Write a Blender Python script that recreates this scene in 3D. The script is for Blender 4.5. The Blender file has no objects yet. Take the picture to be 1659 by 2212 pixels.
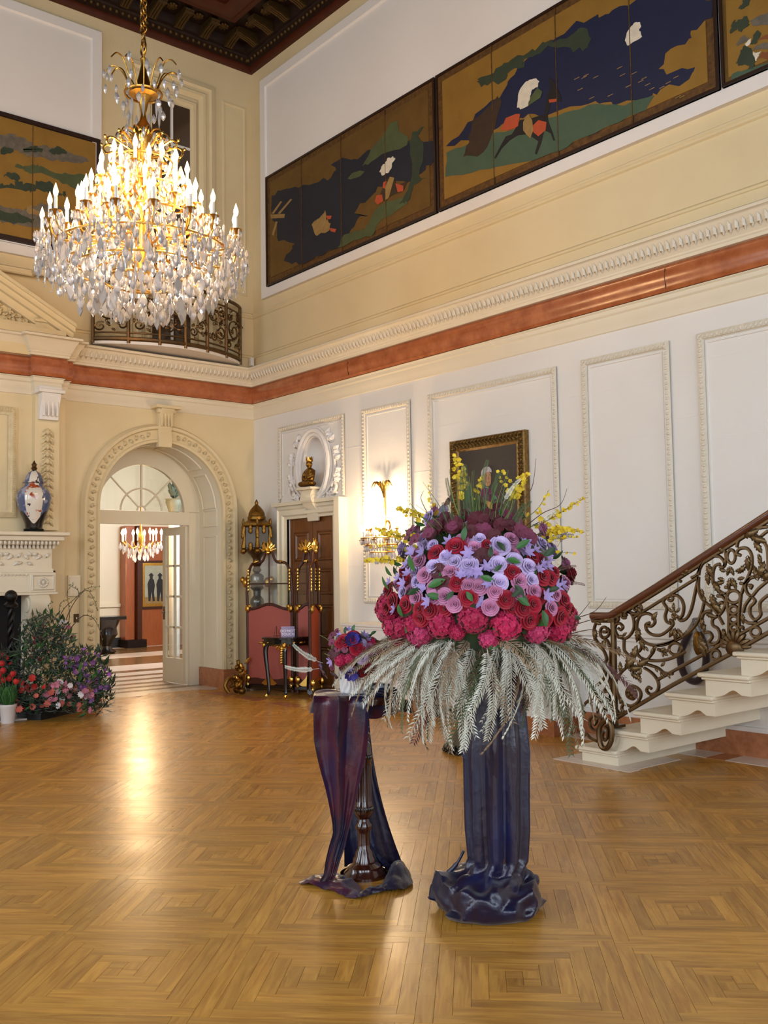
import bpy, math, random
from mathutils import Vector, Matrix, noise
random.seed(11)
S = bpy.context.scene
C = S.collection
PI = math.pi
V = Vector

# ---------------------------------------------------------------- camera
# Room frame (metres): room corner = origin, right wall is y = 0 running along +x, left wall is x = 0 running along -y.
CAM = V((11.15, -6.983, 1.5)); FPX = 2090.0
_h, _p, _r = math.radians(140.3), math.radians(3.68), math.radians(-.89)
CF = V((math.cos(_p)*math.cos(_h), math.cos(_p)*math.sin(_h), math.sin(_p)))
_r0 = V((math.sin(_h), -math.cos(_h), 0)); _u0 = _r0.cross(CF)
CR = math.cos(_r)*_r0 + math.sin(_r)*_u0
CU = -math.sin(_r)*_r0 + math.cos(_r)*_u0
cam = bpy.data.cameras.new('camera'); camo = bpy.data.objects.new('camera', cam); C.objects.link(camo)
cam.sensor_fit = 'HORIZONTAL'; cam.sensor_width = 36; cam.lens = FPX/1659*36; cam.clip_end = 200
M = Matrix((CR, CU, -CF)).transposed().to_4x4(); M.translation = CAM
camo.matrix_world = M; S.camera = camo

# ---------------------------------------------------------------- view, world, large lights
S.view_settings.view_transform = 'Standard'; S.view_settings.look = 'None'
S.view_settings.gamma = 1; S.view_settings.use_curve_mapping = False
S.view_settings.exposure = -0.15
S.cycles.use_denoising = True; S.cycles.max_bounces = 7; S.cycles.diffuse_bounces = 4; S.cycles.glossy_bounces = 3
S.cycles.transmission_bounces = 4; S.cycles.transparent_max_bounces = 12; S.cycles.sample_clamp_indirect = 4
S.cycles.use_light_tree = True; S.cycles.blur_glossy = 0.5; S.cycles.caustics_reflective = False; S.cycles.caustics_refractive = False
W = bpy.data.worlds.new('overcast_sky'); S.world = W; W.use_nodes = True
W.node_tree.nodes['Background'].inputs[0].default_value = (.75, .85, 1, 1); W.node_tree.nodes['Background'].inputs[1].default_value = 1.0

def kelvin(t):
    return {2500: (1, .60, .27), 2700: (1, .66, .34), 2900: (1, .72, .43), 3300: (1, .80, .58), 5000: (1, .95, .88), 6500: (.93, .96, 1)}[t]
def area(name, loc, target, sx, sy, power, col):
    l = bpy.data.lights.new(name, 'AREA'); l.shape = 'RECTANGLE'; l.size = sx; l.size_y = sy; l.energy = power; l.color = col
    o = bpy.data.objects.new(name, l); C.objects.link(o); o.location = loc
    o.rotation_euler = (V(target)-V(loc)).to_track_quat('-Z', 'Y').to_euler(); return o
def point(name, loc, power, col, rad=.05):
    l = bpy.data.lights.new(name, 'POINT'); l.energy = power; l.color = col; l.shadow_soft_size = rad
    o = bpy.data.objects.new(name, l); C.objects.link(o); o.location = loc; return o
RX, RY, CZ, F0 = 18.0, -12.0, 8.48, .058           # room extents; F0 = floor level
DAY = (.74, .87, 1.0)
# assumed daylight: area lights added at assumed, unseen tall window openings of the wall opposite the staircase and of the end wall behind the camera
WIN_S = [(3.2, 1.9), (7.2, 1.9), (11.2, 1.9), (15.2, 1.9)]
WIN_E = [(-2.6, 1.9), (-6.0, 1.9), (-9.4, 1.9)]
for i, (x, w) in enumerate(WIN_S): area('window_daylight', (x, RY-.1, 3.1), (x, RY+9, .2), w, 4.4, 270, DAY)
for i, (y, w) in enumerate(WIN_E): area('window_daylight', (RX+.1, y, 3.1), (RX-9, y, .2), w, 4.4, 270, DAY)

# ---------------------------------------------------------------- helpers
def ray(x, y): return (x-829.5)/FPX*CR - (y-1106)/FPX*CU + CF
def onplane(x, y, ax, val):
    d = ray(x, y); return CAM + d*((val-CAM[ax])/d[ax])
def RWp(x, y, off=0.0): return onplane(x, y, 1, -off)      # measured point on the right wall
def LWp(x, y, off=0.0): return onplane(x, y, 0, off)       # measured point on the left wall
def FLp(x, y, z=F0): return onplane(x, y, 2, z)           # measured point on the floor

def lin(c):
    if isinstance(c, str): c = tuple(int(c[i:i+2], 16) for i in (0, 2, 4))
    return tuple((v/255/12.92 if v <= 10.3 else ((v/255+.055)/1.055)**2.4) for v in c)
MATS = {}
def mat(name, col, rough=.5, metal=0.0, var=None, bump=None, spec=.5, coat=0.0, emit=None, sheen=0.0, col2=None, sub=0.0, trans=0.0, stretch=None, randv=0.0):
    """procedural Principled material. var=(scale, amount) mottles towards col2 or darker; bump=(scale, strength)."""
    if name in MATS: return MATS[name]
    m = bpy.data.materials.new(name); m.use_nodes = True; nt = m.node_tree; N = nt.nodes; L = nt.links
    b = N['Principled BSDF']
    c = lin(col); b.inputs['Base Color'].default_value = (*c, 1); b.inputs['Roughness'].default_value = rough
    b.inputs['Metallic'].default_value = metal; b.inputs['Specular IOR Level'].default_value = spec
    b.inputs['Coat Weight'].default_value = coat; b.inputs['Coat Roughness'].default_value = .12
    b.inputs['Sheen Weight'].default_value = sheen; b.inputs['Subsurface Weight'].default_value = 0
    b.inputs['Transmission Weight'].default_value = trans
    tc = None
    if var or bump:
        tc = N.new('ShaderNodeTexCoord'); src = tc.outputs['Object']
        if stretch:
            mp = N.new('ShaderNodeMapping'); mp.inputs['Scale'].default_value = stretch; L.new(src, mp.inputs[0]); src = mp.outputs[0]
    last = None
    if var:
        n = N.new('ShaderNodeTexNoise'); n.inputs['Scale'].default_value = var[0]; n.inputs['Detail'].default_value = 6; n.inputs['Roughness'].default_value = .62
        L.new(src, n.inputs['Vector'])
        r = N.new('ShaderNodeMapRange'); r.inputs[1].default_value = .34; r.inputs[2].default_value = .68; L.new(n.outputs[0], r.inputs[0])
        r.inputs[3].default_value = 0; r.inputs[4].default_value = var[1]
        x = N.new('ShaderNodeMix'); x.data_type = 'RGBA'; x.inputs[6].default_value = (*c, 1)
        d = lin(col2) if col2 else tuple(v*.45 for v in c)
        x.inputs[7].default_value = (*d, 1); L.new(r.outputs[0], x.inputs[0]); L.new(x.outputs[2], b.inputs['Base Color']); last = x.outputs[2]
    if randv:
        oi = N.new('ShaderNodeObjectInfo'); hs = N.new('ShaderNodeHueSaturation')
        mr = N.new('ShaderNodeMapRange'); mr.inputs[3].default_value = 1-randv; mr.inputs[4].default_value = 1+randv; L.new(oi.outputs['Random'], mr.inputs[0])
        L.new(mr.outputs[0], hs.inputs['Value'])
        if last: L.new(last, hs.inputs['Color'])
        else: hs.inputs['Color'].default_value = (*c, 1)
        L.new(hs.outputs[0], b.inputs['Base Color'])
    if bump:
        n2 = N.new('ShaderNodeTexNoise'); n2.inputs['Scale'].default_value = bump[0]; n2.inputs['Detail'].default_value = 4; L.new(src, n2.inputs['Vector'])
        bp = N.new('ShaderNodeBump'); bp.inputs['Strength'].default_value = bump[1]; bp.inputs['Distance'].default_value = .02
        L.new(n2.outputs[0], bp.inputs['Height']); L.new(bp.outputs[0], b.inputs['Normal'])
    if emit:
        b.inputs['Emission Color'].default_value = (*lin(emit[0]), 1); b.inputs['Emission Strength'].default_value = emit[1]
        m.cycles.emission_sampling = 'NONE'
    MATS[name] = m; return m

WM = {}
def link(o, parent=None, local=False):
    C.objects.link(o)
    if parent is not None:
        o.parent = parent
        if not local: o.matrix_parent_inverse = WM.get(parent.name, Matrix()).inverted()
    return o
def thing(name, label, cat, loc=(0, 0, 0), rot=0.0, group=None):
    o = bpy.data.objects.new(name, None); o.empty_display_size = .05; C.objects.link(o)
    o.location = loc; o.rotation_euler = (0, 0, rot); o['label'] = label; o['category'] = cat
    if group: o['group'] = group
    WM[o.name] = Matrix.Translation(V(loc)) @ Matrix.Rotation(rot, 4, 'Z'); return o
def tag(o, label, cat, group=None):
    o['label'] = label; o['category'] = cat
    if group: o['group'] = group
    return o
def struct(o): o['kind'] = 'structure'; return o

class MB:
    def __init__(s): s.v = []; s.f = []; s.uv = None
    def add(s, vs, fs):
        k = len(s.v); s.v += [tuple(v) for v in vs]; s.f += [tuple(i+k for i in f) for f in fs]; return s
    def box(s, c, d, rot=None):
        x, y, z = d[0]/2, d[1]/2, d[2]/2
        vs = [V(p) for p in ((-x,-y,-z),(x,-y,-z),(x,y,-z),(-x,y,-z),(-x,-y,z),(x,-y,z),(x,y,z),(-x,y,z))]
        if rot is not None: vs = [rot @ v for v in vs]
        return s.add([v+V(c) for v in vs], [(0,3,2,1),(4,5,6,7),(0,1,5,4),(1,2,6,5),(2,3,7,6),(3,0,4,7)])
    def bb(s, a, b): return s.box([(a[i]+b[i])/2 for i in range(3)], [abs(b[i]-a[i]) for i in range(3)])
    def tube(s, path, r, n=6, flat=1.0, up=None, closed=False):
        P = [V(p) for p in path]; m = len(P)
        if m < 2: return s
        R = r if isinstance(r, (list, tuple)) else [r]*m
        T = []
        for i in range(m):
            if closed: t = P[(i+1) % m]-P[i-1]
            else: t = P[min(i+1, m-1)]-P[max(i-1, 0)]
            T.append(t.normalized() if t.length > 1e-9 else V((0, 0, 1)))
        a = V(up) if up is not None else (V((0, 0, 1)) if abs(T[0].z) < .9 else V((1, 0, 0)))
        nrm = (a-T[0]*a.dot(T[0])).normalized(); vs = []
        for i in range(m):
            nrm = nrm-T[i]*nrm.dot(T[i])
            nrm = nrm.normalized() if nrm.length > 1e-6 else T[i].orthogonal().normalized()
            b = T[i].cross(nrm)
            for k in range(n):
                q = 2*PI*k/n; vs.append(P[i]+nrm*math.cos(q)*R[i]+b*math.sin(q)*R[i]*flat)
        fs = []
        for i in range(m if closed else m-1):
            j = (i+1) % m
            for k in range(n):
                l = (k+1) % n; fs.append((i*n+k, i*n+l, j*n+l, j*n+k))
        if not closed: fs += [tuple(range(n-1, -1, -1)), tuple((m-1)*n+k for k in range(n))]
        return s.add(vs, fs)
    def lathe(s, prof, c=(0, 0, 0), n=24, sq=None, rot=None):
        c = V(c); vs = []; m = len(prof)
        for (r, z) in prof:
            for k in range(n):
                q = 2*PI*(k+.5)/n; p = V((r*math.cos(q), r*math.sin(q)*(sq or 1), z))
                if rot is not None: p = rot @ p
                vs.append(c+p)
        fs = [(i*n+k, i*n+(k+1) % n, (i+1)*n+(k+1) % n, (i+1)*n+k) for i in range(m-1) for k in range(n)]
        fs += [tuple(range(n-1, -1, -1)), tuple((m-1)*n+k for k in range(n))]
        return s.add(vs, fs)
    def ell(s, c, rad, n=8, m=5, rot=None):
        if not hasattr(rad, '__len__'): rad = (rad,)*3
        c = V(c); vs = []
        for i in range(1, m):
            t = PI*i/m
            for k in range(n):
                q = 2*PI*k/n; p = V((rad[0]*math.sin(t)*math.cos(q), rad[1]*math.sin(t)*math.sin(q), rad[2]*math.cos(t)))
                vs.append(c+(rot @ p if rot is not None else p))
        tp = V((0, 0, rad[2])); 
        if rot is not None: tp = rot @ tp
        vs += [c+tp, c-tp]; a, b = (m-1)*n, (m-1)*n+1
        fs = [(i*n+k, (i+1)*n+k, (i+1)*n+(k+1) % n, i*n+(k+1) % n) for i in range(m-2) for k in range(n)]
        fs += [(a, k, (k+1) % n) for k in range(n)] + [(b, (m-2)*n+(k+1) % n, (m-2)*n+k) for k in range(n)]
        return s.add(vs, fs)
    def prism(s, pts, o, u, v, d):
        """polygon (a,b) -> o+u*a+v*b, extruded by vector d"""
        o, u, v, d = V(o), V(u), V(v), V(d); n = len(pts)
        lo = [o+u*a+v*b for a, b in pts]; hi = [p+d for p in lo]
        return s.add(lo+hi, [tuple(range(n-1, -1, -1)), tuple(range(n, 2*n))] + [(i, (i+1) % n, n+(i+1) % n, n+i) for i in range(n)])
    def grid(s, fn, nu, nv, closeu=False):
        vs = [fn(i/(nu if closeu else nu-1), j/(nv-1)) for j in range(nv) for i in range(nu)]
        fs = [(j*nu+i, j*nu+(i+1) % nu, (j+1)*nu+(i+1) % nu, (j+1)*nu+i) for j in range(nv-1) for i in range(nu if closeu else nu-1)]
        return s.add(vs, fs)
    def mesh(s, name, m, smooth=40):
        me = bpy.data.meshes.new(name); me.from_pydata(s.v, [], s.f)
        if smooth:
            me.polygons.foreach_set('use_smooth', [True]*len(me.polygons)); me.set_sharp_from_angle(angle=math.radians(smooth))
        if m is not None: me.materials.append(MATS[m] if isinstance(m, str) else m)
        me.validate(); return me
    def build(s, name, m, parent=None, smooth=40, local=False, bev=0, solid=0, fix=False):
        o = bpy.data.objects.new(name, s.mesh(name, m, smooth)); link(o, parent, local)
        if fix: fixn(o.data)
        if solid:
            q = o.modifiers.new('thickness', 'SOLIDIFY'); q.thickness = solid; q.offset = 0
        if bev:
            q = o.modifiers.new('bevel', 'BEVEL'); q.width = bev; q.segments = 2; q.limit_method = 'ANGLE'
        return o
def fixn(me):
    import bmesh
    b = bmesh.new(); b.from_mesh(me); bmesh.ops.recalc_face_normals(b, faces=b.faces); b.to_mesh(me); b.free()
def inst(name, me, parent, loc=(0, 0, 0), rot=None, sc=1.0, local=False, mtx=None):
    o = bpy.data.objects.new(name, me); link(o, parent, local)
    if mtx is not None: o.matrix_basis = mtx
    else:
        o.location = loc
        if rot is not None: o.rotation_euler = rot
        o.scale = (sc, sc, sc) if not hasattr(sc, '__len__') else sc
    return o
def part(name, fn, m, parent, **k):
    b = MB(); fn(b); return b.build(name, m, parent, **k)
def spline(P, k=6, closed=False):
    """Catmull-Rom through 2D/3D points"""
    P = [V(p) for p in P]; n = len(P); out = []
    for i in range(n if closed else n-1):
        a, b, c, d = (P[(i-1) % n], P[i], P[(i+1) % n], P[(i+2) % n]) if closed else (P[max(i-1, 0)], P[i], P[i+1], P[min(i+2, n-1)])
        for j in range(k):
            t = j/k; out.append(.5*((2*b)+(c-a)*t+(2*a-5*b+4*c-d)*t*t+(3*b-a-3*c+d)*t**3))
    if not closed: out.append(P[-1])
    return out
def sweep(path, prof, closed_prof=False):
    """sweep profile (d = distance proud of the wall, z) along plan path (x, y); wall to the left of travel -> proud is to the right"""
    n = len(path); P = [V((p[0], p[1])) for p in path]; offs = []
    for i in range(n):
        ns = []
        if i > 0: t = (P[i]-P[i-1]).normalized(); ns.append(V((t.y, -t.x)))
        if i < n-1: t = (P[i+1]-P[i]).normalized(); ns.append(V((t.y, -t.x)))
        if len(ns) == 1: offs.append(ns[0])
        else:
            b = (ns[0]+ns[1]); b.normalize(); offs.append(b/max(.2, b.dot(ns[0])))
    m = len(prof); vs = [(P[i].x+offs[i].x*d, P[i].y+offs[i].y*d, z) for i in range(n) for (d, z) in prof]
    fs = [(i*m+k, i*m+k+1, (i+1)*m+k+1, (i+1)*m+k) for i in range(n-1) for k in range(m-1)]
    b = MB(); b.add(vs, fs); return b
def rect_mould(b, wall, a0, a1, z0, z1, prof, base=0.0, sides='lrtb'):
    """moulding frame on a wall; prof = [(inset from the outer edge, proud)]"""
    def P(a, z, d): return V((a, -base-d, z)) if wall == 'R' else V((base+d, a, z))
    ms = len(prof)
    cs = [(a0, z0, 1, 1), (a1, z0, -1, 1), (a1, z1, -1, -1), (a0, z1, 1, -1)]
    k = len(b.v); vs = []
    for (a, z, sa, sz) in cs:
        for (w, d) in prof: vs.append(P(a+sa*w, z+sz*w, d))
    fs = []
    for i, sd in enumerate('brtl'):
        if sd not in sides: continue
        j = (i+1) % 4
        for q in range(ms-1): fs.append((i*ms+q, j*ms+q, j*ms+q+1, i*ms+q+1))
    b.add(vs, fs)
def rough_poly(pts, amt=.03, sub=4, seed=0):
    """roughen a polygon outline"""
    rnd = random.Random(seed); out = []; n = len(pts)
    for i in range(n):
        a, b = V(pts[i][:2]), V(pts[(i+1) % n][:2])
        for j in range(sub):
            t = j/sub; p = a.lerp(b, t)
            if j: p += V((rnd.uniform(-amt, amt), rnd.uniform(-amt, amt)))
            out.append((p.x, p.y))
    return out
# ---------------------------------------------------------------- materials
mat('stone', 'e2dcd4', .62, var=(1.3, .3), col2='d6cdbf', bump=(30, .06)); mat('stone_trim', 'e0d3ba', .62, var=(1.3, .3), col2='d0c0a0', bump=(30, .06))
mat('stone_tan', 'dbc89f', .62, var=(1.3, .35), col2='c9b285', bump=(30, .06))
mat('stone_carved', 'ddd2bf', .65, var=(14, .4), col2='c9bca3', bump=(60, .25))
mat('plaster_white', 'e4ddd6', .6, var=(2, .15), col2='d8d0c8')
mat('stone_carved_tan', 'd4c198', .65, var=(14, .5), col2='b39c6e', bump=(60, .25))
mat('cream_paint', 'e2d6bc', .45, var=(3, .2), col2='d6c8a6')
mat('marble_red', 'b0683f', .22, var=(7, .8), col2='8a4526', bump=(40, .02), coat=.25)
mat('marble_base', 'b5764c', .28, var=(16, .8), col2='8f5030', coat=.15)
mat('marble_pale', 'd9c9bb', .3, var=(6, .4), col2='c0a890')
mat('dark_wood', '4a2413', .4, var=(8, .6), stretch=(1, 1, 6), spec=.3)
mat('dark_wood_deep', '21110a', .5, var=(8, .5), spec=.2)
mat('ceiling_red', '4a2010', .45, var=(6, .5), spec=.2)
mat('gilt_dull', '4f3a1a', .5, metal=.7, var=(25, .5), bump=(80, .2))
mat('gilt', 'c99a48', .28, metal=1, var=(30, .4), col2='8a6220', bump=(90, .15))
mat('gilt_bright', 'e8bd62', .22, metal=1)
mat('bronze', '6b5236', .36, metal=.85, var=(20, .5), col2='4a3a26')
mat('door_wood', '7d4a22', .34, var=(5, .6), col2='5c3013', stretch=(6, 6, .7), coat=.2)
mat('hall_wood', 'a4572a', .35, var=(5, .6), col2='84401b', stretch=(6, 6, .8), coat=.2)
mat('black_iron', '17130f', .45, metal=.5)
mat('black_lacquer', '120d0b', .2, coat=.5)
mat('black_paint', '14130f', .55)
mat('dark_glass', '4a3a2c', .08, spec=.6)
mat('soot', '0c0908', .9)
mat('subfloor', '4a2e14', .9)
def glass_mat(name, tint=(1, 1, 1), mixf=.1, rough=.03):
    m = bpy.data.materials.new(name); m.use_nodes = True; nt = m.node_tree; nt.nodes.clear(); N = nt.nodes; L = nt.links
    o = N.new('ShaderNodeOutputMaterial'); t = N.new('ShaderNodeBsdfTransparent'); g = N.new('ShaderNodeBsdfGlossy'); x = N.new('ShaderNodeMixShader')
    t.inputs[0].default_value = (*tint, 1); g.inputs['Roughness'].default_value = rough; x.inputs[0].default_value = mixf
    L.new(t.outputs[0], x.inputs[1]); L.new(g.outputs[0], x.inputs[2]); L.new(x.outputs[0], o.inputs[0]); MATS[name] = m; return m
glass_mat('pane_glass', (.93, .95, .93), .08)
def crystal_mat():
    m = bpy.data.materials.new('crystal'); m.use_nodes = True; nt = m.node_tree; nt.nodes.clear(); N = nt.nodes; L = nt.links
    o = N.new('ShaderNodeOutputMaterial'); t = N.new('ShaderNodeBsdfTransparent'); g = N.new('ShaderNodeBsdfGlossy'); d = N.new('ShaderNodeBsdfTranslucent'); d2 = N.new('ShaderNodeBsdfDiffuse')
    f = N.new('ShaderNodeLayerWeight'); f.inputs['Blend'].default_value = .45
    g.inputs['Roughness'].default_value = .06; g.inputs[0].default_value = (.95, .95, 1, 1); t.inputs[0].default_value = (.93, .93, .95, 1)
    d.inputs[0].default_value = (.97, .96, .98, 1); d2.inputs[0].default_value = (.95, .95, .98, 1)
    a = N.new('ShaderNodeMixShader'); a.inputs[0].default_value = .45; b = N.new('ShaderNodeMixShader'); b.inputs[0].default_value = .55; c = N.new('ShaderNodeMixShader')
    L.new(d.outputs[0], a.inputs[1]); L.new(d2.outputs[0], a.inputs[2]); L.new(t.outputs[0], b.inputs[1]); L.new(a.outputs[0], b.inputs[2])
    L.new(f.outputs['Fresnel'], c.inputs[0]); L.new(b.outputs[0], c.inputs[1]); L.new(g.outputs[0], c.inputs[2]); L.new(c.outputs[0], o.inputs[0]); MATS['crystal'] = m
crystal_mat()
def wood_floor_mat():
    m = bpy.data.materials.new('oak_parquet'); m.use_nodes = True; nt = m.node_tree; N = nt.nodes; L = nt.links; b = N['Principled BSDF']
    uv = N.new('ShaderNodeUVMap'); uv.uv_map = 'UVMap'; oi = N.new('ShaderNodeObjectInfo'); at = N.new('ShaderNodeAttribute'); at.attribute_name = 'rnd'
    rn = N.new('ShaderNodeMath'); rn.operation = 'ADD'; L.new(oi.outputs['Random'], rn.inputs[0]); L.new(at.outputs['Fac'], rn.inputs[1])
    fr = N.new('ShaderNodeMath'); fr.operation = 'FRACT'; L.new(rn.outputs[0], fr.inputs[0])
    of = N.new('ShaderNodeVectorMath'); of.operation = 'SCALE'; of.inputs[0].default_value = (37, 91, 13); L.new(fr.outputs[0], of.inputs['Scale'])
    ad = N.new('ShaderNodeVectorMath'); ad.operation = 'ADD'; L.new(uv.outputs[0], ad.inputs[0]); L.new(of.outputs[0], ad.inputs[1])
    mp = N.new('ShaderNodeMapping'); mp.inputs['Scale'].default_value = (2.2, 26, 1); L.new(ad.outputs[0], mp.inputs[0])
    n = N.new('ShaderNodeTexNoise'); n.inputs['Scale'].default_value = 1.6; n.inputs['Detail'].default_value = 6; n.inputs['Distortion'].default_value = .9; L.new(mp.outputs[0], n.inputs['Vector'])
    cr = N.new('ShaderNodeValToRGB'); e = cr.color_ramp.elements
    e[0].position = .3; e[0].color = (*lin('a66e26'), 1); e[1].position = .72; e[1].color = (*lin('d29a42'), 1); L.new(n.outputs[0], cr.inputs[0])
    hs = N.new('ShaderNodeHueSaturation'); mr = N.new('ShaderNodeMapRange'); mr.inputs[3].default_value = .78; mr.inputs[4].default_value = 1.12; L.new(fr.outputs[0], mr.inputs[0])
    L.new(mr.outputs[0], hs.inputs['Value']); L.new(cr.outputs[0], hs.inputs['Color']); L.new(hs.outputs[0], b.inputs['Base Color'])
    b.inputs['Roughness'].default_value = .27; b.inputs['Specular IOR Level'].default_value = .5
    tc = N.new('ShaderNodeNewGeometry'); wn = N.new('ShaderNodeTexNoise'); wn.inputs['Scale'].default_value = 3; L.new(tc.outputs['Position'], wn.inputs['Vector'])
    rr = N.new('ShaderNodeMapRange'); rr.inputs[3].default_value = .2; rr.inputs[4].default_value = .36; L.new(wn.outputs[0], rr.inputs[0]); L.new(rr.outputs[0], b.inputs['Roughness'])
    bp = N.new('ShaderNodeBump'); bp.inputs['Strength'].default_value = .05; bp.inputs['Distance'].default_value = .01; L.new(n.outputs[0], bp.inputs['Height']); L.new(bp.outputs[0], b.inputs['Normal'])
    MATS['oak_parquet'] = m
wood_floor_mat()

# ---------------------------------------------------------------- floor: oak parquet laid diagonally in squares of concentric boards
TS = .7345; BW = TS/12; GAP = .0012; S2 = math.sqrt(.5)
E1 = V((S2, S2, 0)); E2 = V((-S2, S2, 0)); O1 = .516; O2 = .667
b = MB(); b.bb((-.02, RY, -.12), (RX, .02, F0-.014))
floor = struct(b.build('floor', 'subfloor', smooth=0))
def frame_ok(p):
    d = p-CAM; z = d.dot(CF)
    if z < .5: return False, z
    x = 829.5+FPX*d.dot(CR)/z; y = 1106-FPX*d.dot(CU)/z
    return (-160 < x < 1820 and y < 2420), z
boards = []
for i in range(-14, 20):
    for j in range(-42, 2):
        c = E1*(O1+TS*(i+.5))+E2*(O2+TS*(j+.5))+V((0, 0, F0))
        if not (-.6 < c.x < RX and RY < c.y < .6): continue
        for k in range(6):
            h = BW*(k+1); L = 2*h-BW
            for q in range(4):
                cx, cy = -BW/2, h-BW/2            # pinwheel of four boards per ring
                a = q*PI/2; x, y = cx*math.cos(a)-cy*math.sin(a), cx*math.sin(a)+cy*math.cos(a)
                p = c+E1*x+E2*y
                if p.x < .02 or p.y > -.02: continue
                o2, z2 = frame_ok(p)
                boards.append((z2 if o2 else 99+(p-CAM).length, p, k, a+PI/4, L))
boards.sort(key=lambda t: t[0])
def board_geo(L):
    x, y = (L-GAP)/2, (BW-GAP)/2
    return [(-x,-y,-.012),(x,-y,-.012),(x,y,-.012),(-x,y,-.012),(-x,-y,0),(x,-y,0),(x,y,0),(-x,y,0)], [(4,5,6,7),(0,1,5,4),(1,2,6,5),(2,3,7,6),(3,0,4,7)]
bm_of = {}
for k in range(6):
    L = 2*BW*(k+1)-BW; vs, fs = board_geo(L); me = bpy.data.meshes.new('parquet_board'); me.from_pydata(vs, [], fs); me.materials.append(MATS['oak_parquet'])
    u = me.uv_layers.new(name='UVMap')
    for l in me.loops: u.data[l.index].uv = (vs[l.vertex_index][0], vs[l.vertex_index][1])
    bm_of[k] = me
for (z, p, k, a, L) in boards[:300]:
    inst('parquet_board', bm_of[k], floor, p, (0, 0, a), local=True)
vs, fs, uvs, rn = [], [], [], []
rnd = random.Random(5)
for (z, p, k, a, L) in boards[300:]:
    v0, f0 = board_geo(L); n0 = len(vs); ca, sa = math.cos(a), math.sin(a); r = rnd.random()
    vs += [(p.x+x*ca-y*sa, p.y+x*sa+y*ca, F0+zz) for x, y, zz in v0]
    for f in f0:
        fs.append(tuple(t+n0 for t in f)); uvs += [v0[t][:2] for t in f]; rn.append(r)
me = bpy.data.meshes.new('parquet_field'); me.from_pydata(vs, [], fs); me.materials.append(MATS['oak_parquet'])
u = me.uv_layers.new(name='UVMap'); u.data.foreach_set('uv', [c for t in uvs for c in t])
at = me.attributes.new('rnd', 'FLOAT', 'FACE'); at.data.foreach_set('value', rn)
pf = bpy.data.objects.new('parquet_field', me); link(pf, floor, True); pf['kind'] = 'stuff'
# pale marble border of the floor in front of the right wall and round the first step
b = MB()
for i in range(24): b.bb((5.52+i*.52, -.30, F0-.01), (5.88+i*.52, -.03, F0+.003))
b.build('marble_border_slab', 'marble_pale', floor, smooth=0)
b = MB()
for i in range(24): b.bb((5.88+i*.52, -.30, F0-.01), (6.04+i*.52, -.03, F0+.003))
b.build('marble_border_slab', 'marble_base', floor, smooth=0)
b = MB(); b.bb((6.14, -1.17, F0-.01), (6.85, -1.04, F0+.0035)); b.bb((6.14, -1.035, F0-.01), (6.31, -.305, F0+.0035)); b.bb((6.68, -1.035, F0-.01), (6.83, -.5, F0+.0035))
b.build('marble_border_slab', 'marble_pale', floor, smooth=0)
b = MB()
for x0, x1 in ((.35, .8), (1.0, 1.5), (1.75, 2.3), (2.45, 3.0)): b.bb((x0, -.95, F0-.01), (x1, -.75, F0+.003))
b.build('marble_border_slab', 'marble_base', floor, smooth=0)

# ---------------------------------------------------------------- right wall with doorway and oval niche
DX0, DX1, DZ = .78, 1.79, 2.22            # doorway
NX, NZ, NA, NB = 1.40, 2.86, .245, .355   # oval niche centre and half axes
def wallR(b):
    T = .25
    def pl(x0, x1, z0, z1):
        if z0 < 4.2: b.bb((x0, 0, z0), (x1, T, 4.2))
        b.bb((x0, 0, max(z0, 4.2)), (x1, T, z1))
    pl(-.25, DX0, 0, CZ); pl(DX1, RX+.25, 0, CZ); pl(DX0, DX1, 3.5, CZ)
    n = 48; R0 = [(DX0, DZ), (DX1, DZ), (DX1, 3.5), (DX0, 3.5)]
    vs, fs = [], []
    for k in range(n):
        q = 2*PI*k/n; c, s = math.cos(q), math.sin(q)
        ex, ez = NX+NA*c, NZ+NB*s
        t = min(((DX1-NX)/c if c > 1e-6 else 1e9), ((DX0-NX)/c if c < -1e-6 else 1e9), ((3.5-NZ)/s if s > 1e-6 else 1e9), ((DZ-NZ)/s if s < -1e-6 else 1e9))
        vs += [(ex, 0, ez), (NX+c*t, 0, NZ+s*t)]
    for k in range(n):
        a, c2 = 2*k, 2*((k+1) % n); fs.append((a, c2, c2+1, a+1))
        p, q = vs[a+1], vs[c2+1]
        if abs(p[0]-q[0]) > 1e-6 and abs(p[2]-q[2]) > 1e-6:      # corner of the plate
            cx, cz = min(R0, key=lambda c: (c[0]-(p[0]+q[0])/2)**2+(c[1]-(p[2]+q[2])/2)**2)
            vs.append((cx, 0, cz)); fs.append((a+1, c2+1, len(vs)-1))
    b.add(vs, fs)
    # soffit over the doorway and corner fillers of the plate
    b.bb((DX0, .005, DZ), (DX1, T, DZ+.01))
b = MB(); wallR(b); wall_right = struct(b.build('wall_right', 'stone', smooth=0, fix=False))
wall_right.data.materials.append(MATS['stone_tan'])      # yellower stone colour above the cornice
for p_ in wall_right.data.polygons: p_.material_index = 1 if p_.center.z > 4.2 else 0
b = MB()
def bowl(u, v):
    q = 2*PI*u; r = math.cos(v*PI/2); return V((NX+NA*r*math.cos(q), .22*math.sin(v*PI/2), NZ+NB*r*math.sin(q)))
b.grid(bowl, 40, 9, closeu=True); b.build('niche', 'plaster_white', wall_right)
b = MB()
for (w, d, rr) in [(.035, .03, .022), (.085, .045, .03), (.125, .02, .014)]:
    pts = [(NX+(NA+w)*math.cos(2*PI*k/56), -d*.6, NZ+(NB+w)*math.sin(2*PI*k/56)) for k in range(56)]
    b.tube(pts, rr, 8, closed=True)
b.build('niche_surround', 'plaster_white', wall_right)
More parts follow.
